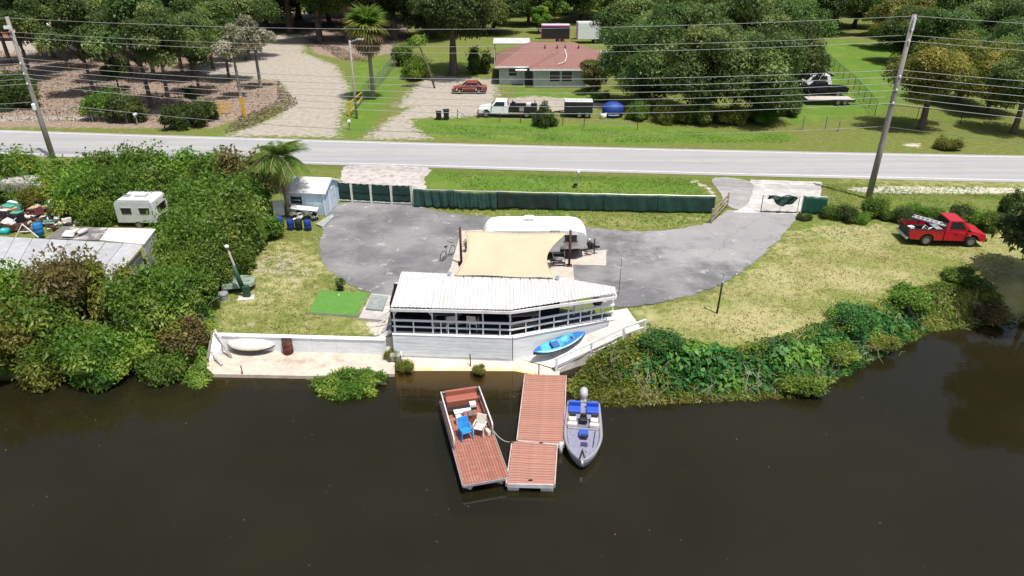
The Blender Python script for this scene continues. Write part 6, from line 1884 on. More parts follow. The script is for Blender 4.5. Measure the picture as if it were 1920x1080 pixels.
# ================================================================== VEGETATION
from mathutils.bvhtree import BVHTree
_gm = bpy.data.objects['ground'].data
_bv = BVHTree.FromPolygons([v.co for v in _gm.vertices], [tuple(p.vertices) for p in _gm.polygons])
def gz(x, y):
    h = _bv.ray_cast(Vector((x, y, 50)), Vector((0, 0, -1)))
    return h[0].z if h[0] is not None else 0.0

def np_mesh(name, V, nper, tint=None, clump=None, m=None):
    """V: (n*nper,3) vertices, consecutive groups form one face each"""
    n = len(V) // nper
    me = bpy.data.meshes.new(name)
    me.vertices.add(len(V)); me.vertices.foreach_set('co', V.astype(np.float32).ravel())
    me.loops.add(len(V)); me.loops.foreach_set('vertex_index', np.arange(len(V), dtype=np.int32))
    me.polygons.add(n); me.polygons.foreach_set('loop_start', np.arange(0, len(V), nper, dtype=np.int32))
    me.update(calc_edges=True)
    for nm, a in (('tint', tint), ('clump', clump)):
        if a is not None:
            at = me.attributes.new(nm, 'FLOAT', 'POINT')
            at.data.foreach_set('value', np.repeat(a, nper).astype(np.float32))
    if m:
        me.materials.append(m)
    return me
def leaves(rng, P, Nrm, L, wfrac=0.55, jit=0.7, droop=0.15):
    """diamond leaves at points P, facing about Nrm"""
    n = len(P)
    N = Nrm + rng.normal(0, jit, (n, 3))
    N /= np.linalg.norm(N, axis=1, keepdims=True) + 1e-9
    A = rng.normal(0, 1, (n, 3)); A[:, 2] -= 0.3
    A -= N * (A * N).sum(1, keepdims=True)
    A /= np.linalg.norm(A, axis=1, keepdims=True) + 1e-9
    B = np.cross(N, A)
    l = (L * rng.uniform(0.45, 1.5, n))[:, None]
    w = l * wfrac * 0.5
    tip = P + A * l; tip[:, 2] -= (droop * l)[:, 0]
    mid = P + A * l * 0.5
    V = np.stack([P, mid + B * w + N * w * 0.15, tip, mid - B * w + N * w * 0.15], 1)
    return V.reshape(-1, 3)
def clump_cloud(rng, clumps, n, L, low=-0.45, wfrac=0.55, jit=0.7, shell=0.5):
    """leaves spread through ball clumps (cx,cy,cz,r)"""
    C = np.array(clumps, float)
    w = C[:, 3] ** 2
    idx = rng.choice(len(C), n, p=w / w.sum())
    D = rng.normal(0, 1, (n, 3))
    D /= np.linalg.norm(D, axis=1, keepdims=True)
    D[:, 2] = np.where(D[:, 2] < low, -D[:, 2], D[:, 2])
    rad = C[idx, 3] * (shell + (1 - shell) * rng.uniform(0, 1, n) ** 0.6) * rng.uniform(0.85, 1.12, n)
    P = C[idx, :3] + D * rad[:, None] * np.array([1, 1, 0.8])
    ct = rng.uniform(0, 1, len(C))[idx]
    tint = np.clip(0.25 + 0.5 * ct + rng.normal(0, 0.22, n), 0, 1)
    D[:, 2] += 0.35
    return leaves(rng, P, D, L, wfrac, jit), tint, ct
def limb(mb, a, b, r0, r1, rng, n=4, wob=0.12):
    a, b = np.array(a, float), np.array(b, float)
    L = np.linalg.norm(b - a)
    pts, rr = [], []
    for k in range(n + 1):
        f = k / n
        p = a + (b - a) * f
        if 0 < k < n:
            p = p + rng.normal(0, wob * L * 0.3, 3)
        p[2] += 0.12 * L * math.sin(math.pi * f) * 0.5
        pts.append(p); rr.append(r0 + (r1 - r0) * f)
    mb.tube(pts, rr, 6)
LEAF = {
    'oak': leafmat('oak_leaf', (0.042, 0.082, 0.018), (0.135, 0.22, 0.05), (0.22, 0.30, 0.09)),
    'dark': leafmat('dark_oak_leaf', (0.030, 0.056, 0.013), (0.095, 0.150, 0.032), (0.175, 0.22, 0.06)),
    'yellow': leafmat('yellow_green_leaf', (0.075, 0.10, 0.016), (0.24, 0.28, 0.045), (0.36, 0.33, 0.07)),
    'grey': leafmat('grey_leaf', (0.13, 0.14, 0.075), (0.34, 0.33, 0.21), (0.44, 0.41, 0.32)),
    'shrub': leafmat('shrub_leaf', (0.038, 0.088, 0.013), (0.155, 0.27, 0.036), (0.28, 0.36, 0.07)),
    'bright': leafmat('bright_leaf', (0.055, 0.125, 0.015), (0.21, 0.36, 0.045), (0.35, 0.43, 0.07)),
    'brown': leafmat('bronze_leaf', (0.085, 0.075, 0.025), (0.24, 0.20, 0.07), (0.16, 0.21, 0.045)),
    'olive': leafmat('olive_leaf', (0.080, 0.100, 0.017), (0.27, 0.29, 0.05), (0.36, 0.34, 0.09)),
    'jade': leafmat('jade_leaf', (0.025, 0.085, 0.020), (0.10, 0.27, 0.06), (0.22, 0.36, 0.06)),
}
bark = mat('bark', (0.115, 0.088, 0.068), 0.9, wear=(0.19, 0.155, 0.125), wscale=3, stretch=(1, 1, 0.25))
bark_g = mat('grey_bark', (0.23, 0.21, 0.18), 0.9, wear=(0.32, 0.30, 0.27), wscale=3, stretch=(1, 1, 0.25))
def proto_tree(seed, h, R0, zc0, nclump, nleaf, L, tr, lean=(0, 0), squash=1.0, rcl=(0.24, 0.38), bk=bark):
    """returns (trunk mesh, crown mesh) of a tree of height h; crown spans zc0..h, radius R0"""
    rng = np.random.RandomState(seed)
    zc, hz = (zc0 + h) / 2, (h - zc0) / 2
    cl = []
    for k in range(nclump):
        d = rng.normal(0, 1, 3); d /= np.linalg.norm(d)
        f = rng.uniform(0.35, 0.80)
        r_ = R0 * rng.uniform(*rcl)
        q = np.array([d[0] * R0 * f, d[1] * R0 * f, d[2] * hz * f]) * np.array([1, 1, 1.0])
        q += np.array([lean[0], lean[1], zc])
        r_ = min(r_, max(0.4, q[2] - zc0 * 0.8))
        cl.append((q[0], q[1], q[2], r_))
    V, t, c = clump_cloud(rng, cl, nleaf, L)
    cm = np_mesh('crown', V, 4, t, c, LEAF['oak'])
    mb = MB()
    top = np.array([lean[0] * 0.9, lean[1] * 0.9, zc])
    f1 = np.array([lean[0] * 0.25, lean[1] * 0.25, zc0 * 0.85 + 0.6])
    mb.tube([(0, 0, -0.3), (lean[0] * 0.03, lean[1] * 0.03, 0.4), tuple(f1 * 0.6), tuple(f1)], [tr * 1.5, tr * 1.05, tr * 0.9, tr * 0.8], 9)
    limb(mb, f1, top + np.array([0, 0, hz * 0.5]), tr * 0.75, tr * 0.12, rng, 5, 0.15)
    for q in cl[:max(6, nclump // 2)]:
        limb(mb, f1 + (top - f1) * rng.uniform(0, 0.5), (q[0], q[1], q[2]), tr * rng.uniform(0.28, 0.5), 0.03, rng)
    o = mb.build('trunk', bk, None, True)
    tm = o.data
    bpy.data.objects.remove(o)
    return tm, cm
PT = {
    'oakA': proto_tree(1, 10, 5.9, 0.3, 46, 36000, 0.30, 0.42),
    'oakB': proto_tree(2, 10, 5.7, 0.3, 42, 34000, 0.30, 0.40, (0.8, 0)),
    'oakC': proto_tree(3, 10, 6.0, 0.5, 46, 36000, 0.31, 0.45, (-0.6, 0.3)),
    'high': proto_tree(4, 12, 6.4, 3.4, 42, 32000, 0.32, 0.50, (0.3, 0)),
    'tallA': proto_tree(5, 11, 4.3, 3.4, 26, 17000, 0.29, 0.22, (-0.5, 0.2), rcl=(0.25, 0.42)),
    'tallB': proto_tree(6, 12, 3.9, 4.0, 24, 16000, 0.29, 0.24, (0.4, 0), rcl=(0.25, 0.42)),
    'grey': proto_tree(7, 8.5, 2.6, 3.8, 18, 3800, 0.30, 0.20, (0.2, 0), bk=bark_g),
    'small': proto_tree(8, 6, 2.6, 1.0, 18, 7000, 0.30, 0.16),
}
def mesh_obj(name, me, parent, m=None, **kw):
    o = bpy.data.objects.new(name, me)
    COL.objects.link(o)
    o.parent = parent
    for k, v in kw.items():
        setattr(o, k, v)
    if m is not None:
        o.material_slots[0].link = 'OBJECT'
        o.material_slots[0].material = m
    return o
def plant_tree(kind, label, loc, s, leafk, rz=None, group=None, name='tree', sz=1.0):
    t = thing(name, label, 'tree', (loc[0], loc[1], -0.02), rnd.uniform(0, 6.28) if rz is None else rz, group)
    t.scale = (s, s, s * sz)
    mesh_obj('trunk', PT[kind][0], t)
    mesh_obj('crown', PT[kind][1], t, LEAF[leafk])
    return t
CW = {'shrub': 'green', 'bright': 'bright green', 'olive': 'olive', 'brown': 'bronze', 'dark': 'dark', 'oak': 'green', 'jade': 'deep green'}
def where(px, bins):
    for lim, w in bins:
        if px < lim:
            return w
    return bins[-1][1]
# --- the big oaks right of the bungalow
OG = 'oaks in the big clump right of the bungalow'
for i, (px, py, k, s, lk, lab) in enumerate((
        (1205, 200, 'oakA', 0.92, 'oak', 'broad oak at the left front of the big clump, over the blue tank'), (1318, 222, 'oakB', 0.95, 'oak', 'broad oak at the middle front of the big clump across the road'),
        (1415, 224, 'oakC', 0.92, 'oak', 'broad oak at the right front of the big clump across the road'), (1455, 180, 'oakA', 0.85, 'dark', 'oak at the right side of the big clump beside the parked vehicles'),
        (1270, 165, 'oakC', 1.05, 'oak', 'tall oak in the second row of the big clump, left of centre'), (1370, 162, 'oakB', 1.1, 'oak', 'tall oak in the second row of the big clump, right of centre'),
        (1455, 130, 'oakC', 1.0, 'oak', 'oak at the back right of the big clump beside the mown lawn'))):
    plant_tree(k, lab, G(px, py, 0), s * 1.08, lk, None, OG, 'oak_tree')
for i, (px, py, k, s, lk) in enumerate(((1185, 118, 'oakB', 1.0, 'oak'), (1290, 105, 'oakA', 1.15, 'dark'), (1390, 100, 'oakB', 1.15, 'oak'), (1240, 80, 'oakC', 1.2, 'dark'), (1340, 75, 'oakA', 1.2, 'oak'), (1440, 78, 'oakC', 1.15, 'oak'))):
    plant_tree(k, CW[lk] + (' last row' if py < 85 else ' third row') + ' oak of the clump right of the bungalow, ' + where(px, ((1250, 'left end'), (1350, 'middle'), (9999, 'right end'))), G(px, py, 0), s, lk, None, 'back row oaks right of the bungalow', 'oak_tree')
plant_tree('small', 'small bronze leaved tree against the right end of the bungalow', G(1112, 176, 0), 0.75, 'brown')
# --- behind and beside the bungalow
plant_tree('high', 'big dark spreading oak shading the yard left of the bungalow', G(850, 140, 0), 1.15, 'dark', 0.4, None, 'oak_tree')
for (px, py, k, s, lk) in ((600, 78, 'high', 1.05, 'dark'), (655, 80, 'high', 1.0, 'oak'), (545, 62, 'high', 1.15, 'dark'), (740, 74, 'high', 1.1, 'dark'), (800, 72, 'oakA', 1.1, 'dark'), (700, 58, 'oakC', 1.3, 'dark'), (620, 48, 'oakB', 1.35, 'dark'), (500, 52, 'oakA', 1.3, 'dark'), (560, 36, 'oakC', 1.5, 'dark'), (660, 30, 'oakA', 1.5, 'dark'), (760, 40, 'oakB', 1.5, 'dark'), (860, 60, 'oakB', 1.25, 'oak')):
    plant_tree(k, CW[lk] + (' far' if py < 60 else ' near') + ' oak beyond the dirt road, ' + where(px, ((520, 'left of its far end'), (580, 'above its far end'), (630, 'right of its far end'), (680, 'left of the shaggy palm'), (730, 'behind the shaggy palm'), (770, 'right of the shaggy palm'), (999, 'left of the big shade oak'))), G(px, py, 0), s * 1.15, lk, None, 'woods beyond the dirt road', 'oak_tree')
for (px, py, k, s, lk) in ((925, 62, 'oakA', 1.1, 'dark'), (990, 48, 'oakB', 1.1, 'oak'), (1040, 52, 'small', 1.1, 'bright'), (1090, 40, 'oakC', 1.2, 'dark'), (1010, 62, 'small', 0.8, 'bright'), (1150, 60, 'small', 1.25, 'bright'), (1060, 26, 'oakA', 1.4, 'dark'), (960, 28, 'oakC', 1.4, 'dark'), (1160, 30, 'oakB', 1.4, 'oak'), (880, 30, 'oakA', 1.5, 'dark')):
    plant_tree(k, CW[lk] + (' far' if py < 35 else ' near') + ' tree behind the bungalow, ' + where(px, ((900, 'left of the carport'), (940, 'above the carport'), (1000, 'left of the pink trailer'), (1030, 'beside the pink trailer'), (1070, 'above the pink trailer'), (1130, 'above the cargo trailer'), (9999, 'right of the cargo trailer'))), G(px, py, 0), s * 1.1, lk, None, 'tree line behind the bungalow', 'leafy_tree')
# --- woods at the left
for (px, py, k, s, lk, lab) in ((285, 200, 'tallA', 1.0, 'oak', 'tall bare-trunked tree with the thickest leaning trunk at the edge of the left woods'), (320, 208, 'tallB', 0.85, 'oak', 'tall thin tree just right of the thick leaning trunk in the left woods'),
                                (178, 180, 'tallA', 0.9, 'oak', 'tall thin tree left of the thick leaning trunk in the left woods'), (118, 112, 'tallB', 1.1, 'dark', 'tall dark trunk right of the yellow signpost at the top left'),
                                (101, 108, 'tallB', 1.05, 'dark', 'tall dark trunk nearest the yellow signpost at the top left'), (223, 168, 'small', 0.75, 'dark', 'short bushy tree behind the thick leaning trunk in the left woods'),
                                (362, 200, 'small', 0.42, 'dark', 'small sapling right of the tall thin trunks in the left woods'), (452, 184, 'grey', 1.0, 'grey', 'greyish half bare tree left of the dirt road, the nearer of two'),
                                (489, 164, 'grey', 1.05, 'grey', 'greyish half bare tree left of the dirt road, the farther of two'), (362, 142, 'small', 1.15, 'dark', 'dense dark bushy tree on the litter left of the dirt road')):
    plant_tree(k, lab, G(px, py, 0), s * (1.18 if k.startswith('tall') else 1.0), lk, 0.0 if k.startswith('tall') else None, 'trees of the left woods')
for (px, py, k, s, lk) in ((130, 132, 'tallA', 1.0, 'shrub'), (60, 150, 'tallA', 0.95, 'oak'), (205, 150, 'tallA', 0.9, 'bright'), (290, 150, 'tallB', 0.95, 'oak'), (430, 150, 'tallA', 0.75, 'oak'), (20, 120, 'tallB', 1.0, 'dark'), (375, 176, 'tallA', 0.7, 'oak'), (465, 112, 'high', 0.75, 'oak'), (245, 140, 'tallB', 1.0, 'oak'), (345, 150, 'tallA', 0.95, 'oak'), (400, 128, 'tallB', 0.9, 'oak'), (150, 98, 'tallA', 1.1, 'oak'), (205, 104, 'tallB', 1.1, 'oak'), (250, 112, 'tallA', 1.1, 'bright'), (300, 104, 'high', 0.8, 'oak'), (345, 96, 'high', 0.85, 'oak'), (400, 84, 'high', 0.95, 'oak'), (450, 74, 'high', 1.0, 'dark'),
                           (180, 72, 'high', 0.9, 'oak'), (240, 68, 'oakA', 1.1, 'dark'), (300, 64, 'oakB', 1.2, 'dark'), (370, 58, 'oakC', 1.2, 'dark'), (430, 48, 'oakA', 1.3, 'dark'), (150, 46, 'oakC', 1.2, 'dark'), (60, 30, 'oakB', 1.2, 'dark'), (-20, 36, 'oakA', 1.2, 'dark'), (215, 30, 'oakC', 1.5, 'dark'), (300, 26, 'oakA', 1.5, 'dark')):
    plant_tree(k, CW[lk] + (' far' if py < 50 else ' middle row' if py < 80 else ' near') + ' tree, top left, ' + where(px, ((30, 'cut by the left edge'), (130, 'behind the box truck'), (190, 'right of the excavator'), (230, 'left of the leaning trunk'), (280, 'behind the leaning trunk'), (330, 'right of the leaning trunk'), (390, 'behind the dense bushy tree'), (999, 'left of the dirt road'))), G(px, py, 0), s * 1.2, lk, None, 'tree row behind the left litter ground', 'leafy_tree')
# --- right side
plant_tree('high', 'yellow green tree with thick dark trunk right of the right utility pole', G(1727, 242, 0), 0.72, 'yellow', 2.2, None, 'leafy_tree')
plant_tree('oakB', 'yellow green tree crown at the right edge across the road, farther back', G(1850, 215, 0), 0.72, 'yellow', 1.2, None, 'leafy_tree')
plant_tree('high', 'dark trunked tree at the far right edge across the road', G(1900, 250, 0), 0.62, 'oak', 0.9, None, 'leafy_tree')
for (px, py, k, s, lk) in ((1545, 62, 'oakA', 1.2, 'dark'), (1600, 52, 'oakB', 1.2, 'dark'), (1665, 68, 'oakC', 0.9, 'oak'), (1700, 118, 'oakA', 0.75, 'oak'), (1760, 130, 'oakC', 0.8, 'oak'), (1830, 120, 'oakB', 0.85, 'oak'), (1900, 135, 'oakA', 0.95, 'oak'), (1740, 70, 'oakB', 1.1, 'oak'), (1820, 72, 'oakC', 1.2, 'oak'), (1900, 76, 'oakA', 1.2, 'oak'), (1970, 100, 'oakC', 1.1, 'dark'), (1795, 192, 'oakA', 0.72, 'olive'), (1880, 172, 'oakB', 0.8, 'oak'), (1680, 92, 'oakC', 0.8, 'olive'),
                           (1510, 34, 'oakC', 1.5, 'dark'), (1620, 28, 'oakA', 1.5, 'dark'), (1730, 30, 'oakB', 1.5, 'oak'), (1850, 30, 'oakC', 1.5, 'dark'), (1960, 170, 'oakB', 0.9, 'oak')):
    plant_tree(k, CW[lk] + (' far' if py < 60 else ' middle row' if py < 110 else ' near') + ' tree at the top right, ' + where(px, ((1560, 'left end of the mown lawn'), (1640, 'behind the mown lawn'), (1710, 'left of the utility pole top'), (1790, 'right of the utility pole top'), (1870, 'above the yellow green crown'), (1920, 'near the right edge'), (9999, 'cut by the right edge'))), G(px, py, 0), s * 1.12, lk, None, 'tree line at the top right', 'leafy_tree')
plant_tree('small', 'dark leafy tree reaching in at the right edge above the riverbank', G(1950, 575, -0.3), 1.2, 'dark', 0.3, None, 'leafy_tree')
plant_tree('small', 'dark leafy tree at the right edge beside the parked red pickup', G(1950, 520, -0.1), 1.1, 'dark', 1.9, None, 'leafy_tree')

# --- shrubs
def proto_shrub(seed, R0, h, n, L, nclump, rcl=(0.28, 0.45), upright=False):
    rng = np.random.RandomState(seed)
    cl = []
    for k in range(nclump):
        a = rng.uniform(0, 6.28); f = math.sqrt(rng.uniform(0, 1)) * 0.75
        z = h * (0.18 + 0.62 * rng.uniform(0, 1) * (1 - f * 0.5))
        cl.append((R0 * f * math.cos(a), R0 * f * math.sin(a), z, R0 * rng.uniform(*rcl)))
    V, t, c = clump_cloud(rng, cl, n, L, -0.8, 0.5, 0.8, 0.45)
    V[:, 2] = np.maximum(V[:, 2], 0.0)
    # shoots that stick out of the outline
    m = n // 5
    C = np.array(cl)
    i = rng.choice(len(C), m)
    D = rng.normal(0, 0.55, (m, 3)); D[:, 2] = np.abs(D[:, 2]) + 0.7
    D /= np.linalg.norm(D, axis=1, keepdims=True)
    B0 = C[i, :3] + D * C[i, 3:4] * rng.uniform(0.7, 1.75, (m, 1))
    V2 = leaves(rng, B0, D * 0.4 + np.array([0, 0, 0.3]), L * 1.1, 0.45, 0.8)
    V = np.concatenate([V, V2]); t = np.concatenate([t, rng.uniform(0.4, 1, m)]); c = np.concatenate([c, rng.uniform(0, 0.6, m)])
    cm = np_mesh('foliage', V, 4, t, c, LEAF['shrub'])
    mb = MB()
    for q in cl[:8]:
        limb(mb, (q[0] * 0.15, q[1] * 0.15, -0.2), q[:3], 0.05, 0.015, rng, 3)
    o = mb.build('stems', bark, None, True)
    sm_ = o.data
    bpy.data.objects.remove(o)
    return sm_, cm
PS = [proto_shrub(21, 1.7, 2.6, 9000, 0.19, 22), proto_shrub(22, 1.9, 2.4, 10000, 0.18, 26), proto_shrub(23, 1.5, 3.0, 8500, 0.20, 20), proto_shrub(24, 1.6, 1.5, 7500, 0.17, 18)]
def shrub(i, label, loc, s, leafk, group=None, name='shrub', sz=1.0, cat='shrub'):
    t = thing(name, label, cat, loc, rnd.uniform(0, 6.28), group)
    t.scale = (s * rnd.uniform(0.9, 1.1), s * rnd.uniform(0.9, 1.1), s * sz * rnd.uniform(0.85, 1.2))
    mesh_obj('stems', PS[i][0], t)
    mesh_obj('foliage', PS[i][1], t, LEAF[leafk])
    return t
def at_crown(px, py, h):
    """base point of a plant whose crown middle is seen at a pixel"""
    p = G(px, py, h * 0.5)
    for _ in range(3):
        p = G(px, py, max(gz(p.x, p.y), WATER_Z) + h * 0.5)
    return Vector((p.x, p.y, max(gz(p.x, p.y), WATER_Z) - 0.05))
# thicket on the left bank
TH = 'thicket on the left riverbank'
for (px, py, i, s, lk) in ((55, 535, 0, 1.25, 'shrub'), (20, 590, 1, 1.2, 'bright'), (75, 610, 0, 1.15, 'shrub'), (30, 632, 2, 1.0, 'olive'), (110, 632, 1, 1.0, 'shrub'), (165, 640, 0, 1.1, 'shrub'), (215, 585, 2, 1.1, 'olive'),
                           (190, 645, 1, 0.85, 'bright'), (245, 625, 0, 1.0, 'bright'), (285, 600, 1, 1.1, 'shrub'), (265, 560, 2, 1.05, 'shrub'), (320, 565, 0, 1.1, 'shrub'), (335, 615, 2, 0.85, 'olive'), (300, 640, 3, 0.9, 'shrub'), (-30, 600, 1, 1.2, 'shrub'), (-40, 640, 0, 1.1, 'shrub'),
                           (330, 505, 0, 1.05, 'bright'), (380, 500, 1, 0.95, 'shrub'), (360, 545, 2, 0.9, 'shrub'), (-50, 560, 2, 1.3, 'shrub')):
    shrub(i, CW[lk] + (' upper' if py < 575 else ' middle' if py < 628 else ' waterside') + ' shrub of the left bank thicket, ' + where(px, ((-1, 'cut by the left edge'), (60, 'near the left edge'), (140, 'below the bronze shrub'), (230, 'below the tin roof'), (310, 'below the tar roof shed'), (999, 'nearest the left lawn'))), at_crown(px, py + (24 if py > 600 else 8), 2.6 * s), s, lk, TH)
shrub(0, 'bronze brown shrub rising above the thicket in front of the tin roof', at_crown(130, 545, 3.2), 1.3, 'brown')
shrub(2, 'bronze brown shrub in the middle of the left thicket', at_crown(345, 640, 2.2), 0.8, 'brown')
shrub(3, 'low yellow green bush overhanging the water at the left bank', at_crown(85, 690, 1.2), 0.9, 'olive')
# hedge and trees between the neighbour's yard and the road
HG = 'tall hedge between the left yard and the road'
for (px, py, i, s, lk) in ((115, 335, 1, 1.2, 'bright'), (165, 318, 0, 1.3, 'shrub'), (215, 312, 2, 1.35, 'shrub'), (265, 318, 1, 1.35, 'shrub'), (315, 312, 0, 1.4, 'bright'), (365, 312, 2, 1.35, 'bright'), (150, 362, 1, 1.2, 'bright'), (205, 358, 0, 1.25, 'shrub'), (260, 352, 1, 1.3, 'shrub'), (310, 352, 2, 1.3, 'shrub'),
                           (410, 318, 0, 1.3, 'shrub'), (445, 335, 2, 1.25, 'shrub'), (175, 385, 3, 1.1, 'bright'), (25, 310, 0, 1.2, 'bright'), (-20, 330, 1, 1.3, 'shrub'), (25, 345, 3, 1.0, 'shrub'), (85, 310, 3, 1.0, 'bright'), (480, 320, 1, 1.1, 'shrub')):
    shrub(i, CW[lk] + (' rear' if py < 325 else ' front') + ' shrub of the tall left hedge, ' + where(px, ((90, 'left of the pole'), (190, 'right of the pole'), (240, 'left of the camper'), (290, 'above the camper'), (340, 'right of the camper'), (400, 'near the middle'), (999, 'beside the palm'))), at_crown(px, py, 2.8 * s), s, lk, HG)
BT = 'dark shrubs between the small camper and the shed'
for (px, py, i, s, lk) in ((385, 375, 0, 1.5, 'shrub'), (430, 395, 2, 1.45, 'shrub'), (350, 415, 1, 1.4, 'shrub'), (400, 430, 0, 1.45, 'shrub'), (455, 430, 2, 1.1, 'shrub'), (452, 372, 1, 1.25, 'shrub'), (325, 455, 2, 1.2, 'bright'), (370, 465, 1, 1.25, 'shrub'), (420, 470, 3, 1.1, 'shrub'), (478, 405, 3, 1.1, 'shrub')):
    shrub(i, CW[lk] + ' shrub right of the small camper, ' + where(py, ((380, 'at the back of the clump'), (400, 'second from the back'), (420, 'against the camper'), (440, 'in the clump middle'), (999, 'at the clump front'))) + where(px, ((360, ', left side'), (420, ', centre'), (999, ', right side'))), at_crown(px, py, 2.8 * s), s, lk, BT)
shrub(2, 'bronze leaved shrub in the hedge left of the feathery palm', at_crown(452, 335, 3.8), 1.35, 'brown')
shrub(3, 'pale green vine mound left of the small camper', at_crown(190, 402, 1.2), 0.95, 'bright')
shrub(3, 'vine tangle growing over the derelict grey camper', at_crown(62, 372, 1.8), 0.7, 'olive', None, 'shrub', 1.4)
# low hedge behind the red pickup
LH = 'low hedge along the right verge'
for k in range(13):
    px = 1560 + 27 * k
    py = 402 + (k % 3) * 4 + max(0, k - 6) * 3
    shrub((3, 1, 3, 0)[k % 4], CW[('shrub', 'dark', 'bright', 'shrub')[k % 4]] + ' low hedge shrub on the right verge, ' + ('first', 'second', 'third', 'fourth', 'fifth', 'sixth', 'seventh', 'eighth', 'ninth', 'tenth', 'eleventh', 'twelfth', 'last')[k] + ' from the green gate panel', at_crown(px, py - 6, 1.0), rnd.uniform(0.42, 0.6), ('shrub', 'dark', 'bright', 'shrub')[k % 4], LH)
shrub(3, 'small spiky dark shrub at the foot of the green gate panel', at_crown(1508, 405, 0.5), 0.33, 'dark')
shrub(2, 'tall thin weed shrub above the hedge at the right edge', at_crown(1893, 385, 2.2), 0.55, 'dark', None, 'shrub', 1.5)
# far shrubs
for (px, py, i, s, lk, lab) in ((195, 195, 1, 1.4, 'shrub', 'green bush at the roadside edge of the left woods'), (235, 205, 0, 1.2, 'dark', 'dark bush below the tall trunks of the left woods'), (30, 175, 1, 1.5, 'dark', 'dark bush behind the left utility pole'), (385, 210, 0, 0.9, 'dark', 'dark bush beside the yellow barrier frame'),
                                (345, 212, 3, 1.4, 'dark', 'low dark bush left of the yellow barrier frame'), (780, 130, 1, 1.2, 'bright', 'bright green bush behind the leaning trunk left of the bungalow'), (755, 105, 0, 1.2, 'bright', 'bright green bush at the back end of the grey chain link fence'),
                                (1780, 262, 3, 0.8, 'olive', 'low olive bush on the far verge at the right'), (1115, 152, 0, 1.0, 'olive', 'olive bush at the right corner of the bungalow'), (895, 120, 2, 1.2, 'dark', 'dark bush at the left wall of the bungalow'), (1125, 175, 3, 0.8, 'bright', 'pale green bush in front of the right corner of the bungalow')):
    shrub(i, lab, at_crown(px, py, 2.2 * s), s, lk)
cn = thing('conifer', 'small dark conical evergreen on the verge across the road', 'tree', G(1020, 236, 0))
rng = np.random.RandomState(55)
cl = [(math.cos(a * 2.4) * 1.0 * (1 - k), math.sin(a * 2.4) * 1.0 * (1 - k), 0.4 + 2.5 * k, 0.55 * (1.05 - k)) for a, k in zip(range(26), np.linspace(0, 0.97, 26))]
V, t_, c_ = clump_cloud(rng, cl, 4500, 0.2, -0.9, 0.35)
mesh_obj('crown', np_mesh('crown', V, 4, t_, c_, LEAF['dark']), cn)
MB().tube([(0, 0, -0.1), (0, 0, 2.6)], [0.1, 0.03], 7).build('trunk', bark, cn)
lt = thing('leaning_tree', 'thin leaning palm-like trunk left of the big shade oak', 'tree', G(815, 165, 0))
MB().tube([(0, 0, 0), (-0.5, 0, 2.0), (-1.3, 0.2, 4.2), (-1.9, 0.3, 5.6)], [0.14, 0.12, 0.1, 0.05], 7).build('trunk', bark, lt, True)
V, t_, c_ = clump_cloud(np.random.RandomState(56), [(-1.9, 0.3, 5.8, 0.9), (-2.4, 0.2, 5.6, 0.8), (-1.4, 0.5, 5.9, 0.7)], 900, 0.45, -0.6, 0.2)
mesh_obj('crown', np_mesh('crown', V, 4, t_, c_, LEAF['bright']), lt)
for i, p in enumerate(POTS):
    V, t_, c_ = clump_cloud(np.random.RandomState(60 + i), [(0, 0, 0.5, 0.22), (0.1, 0.05, 0.65, 0.18), (-0.08, 0, 0.72, 0.15)], 160, 0.2, -0.5, 0.3)
    mesh_obj('foliage', np_mesh('foliage', V, 4, t_, c_, LEAF['dark']), p)

# --- palms
def pinnate(L=2.25, droop=2.1, nl=44, ll=0.72):
    rng = np.random.RandomState(7)
    pts = []
    for k in range(13):
        f = k / 12
        pts.append(Vector((L * (f - 0.22 * f * f), 0, 0.55 * L * f * (1 - f * droop))))
    F = []
    for k in range(nl):
        f = 0.14 + 0.86 * k / nl
        i = min(11, int(f * 12)); u = f * 12 - i
        p = pts[i].lerp(pts[i + 1], u)
        d = (pts[i + 1] - pts[i]).normalized()
        l = ll * (0.45 + 0.9 * math.sin(math.pi * min(1, f * 0.9 + 0.08)))
        for s_ in (-1, 1):
            tip = p + d * l * 0.45 + Vector((0, s_ * l * 0.75, -l * rng.uniform(0.35, 0.8)))
            m_ = p.lerp(tip, 0.5) + Vector((0, 0, 0.06))
            w = d * 0.032
            F += [p - w * 0.5, m_ - w, tip, m_ + w]
    V = np.array([tuple(q) for q in F])
    n = len(V) // 4
    me = np_mesh('frond', V, 4, rng.uniform(0.2, 0.9, n), rng.uniform(0, 0.5, n), LEAF['bright'])
    rc = MB().tube(pts, [0.035] + [0.022] * 11 + [0.006], 5).build('rachis', mat('frond_stalk', (0.30, 0.28, 0.12), 0.7), None)
    rm = rc.data
    bpy.data.objects.remove(rc)
    return me, rm
FR, RC = pinnate()
qb = G(541, 404, 0)
qp = thing('feathery_palm', 'feathery queen palm standing left of the pale blue shed', 'palm', qb)
top = GY(541, 300, qb.y)
ht = top.z
MB().tube([(0, 0, -0.1), (0.05, 0, 0.6), (-0.02, 0, ht * 0.6), (-0.05, 0, ht)], [0.22, 0.16, 0.14, 0.13], 10).build('trunk', bark_g, qp, True)
for k in range(24):
    el = (75, 55, 35, 12, -12)[k % 5]
    f = mesh_obj('frond', FR, qp, LEAF['bright'] if k % 3 else LEAF['shrub'], location=(-0.05, 0, ht), rotation_euler=(rnd.uniform(-0.2, 0.2), -R(el + rnd.uniform(-8, 8)), k * 2.4 + rnd.uniform(-0.2, 0.2)))
    mesh_obj('rachis', RC, f)
dead = leafmat('dead_frond', (0.20, 0.14, 0.08), (0.34, 0.25, 0.16))
for k in range(3):
    f = mesh_obj('dead_frond', FR, qp, dead, location=(-0.05, 0, ht - 0.15), rotation_euler=(0.2, R(60), 0.4 + 1.1 * k))
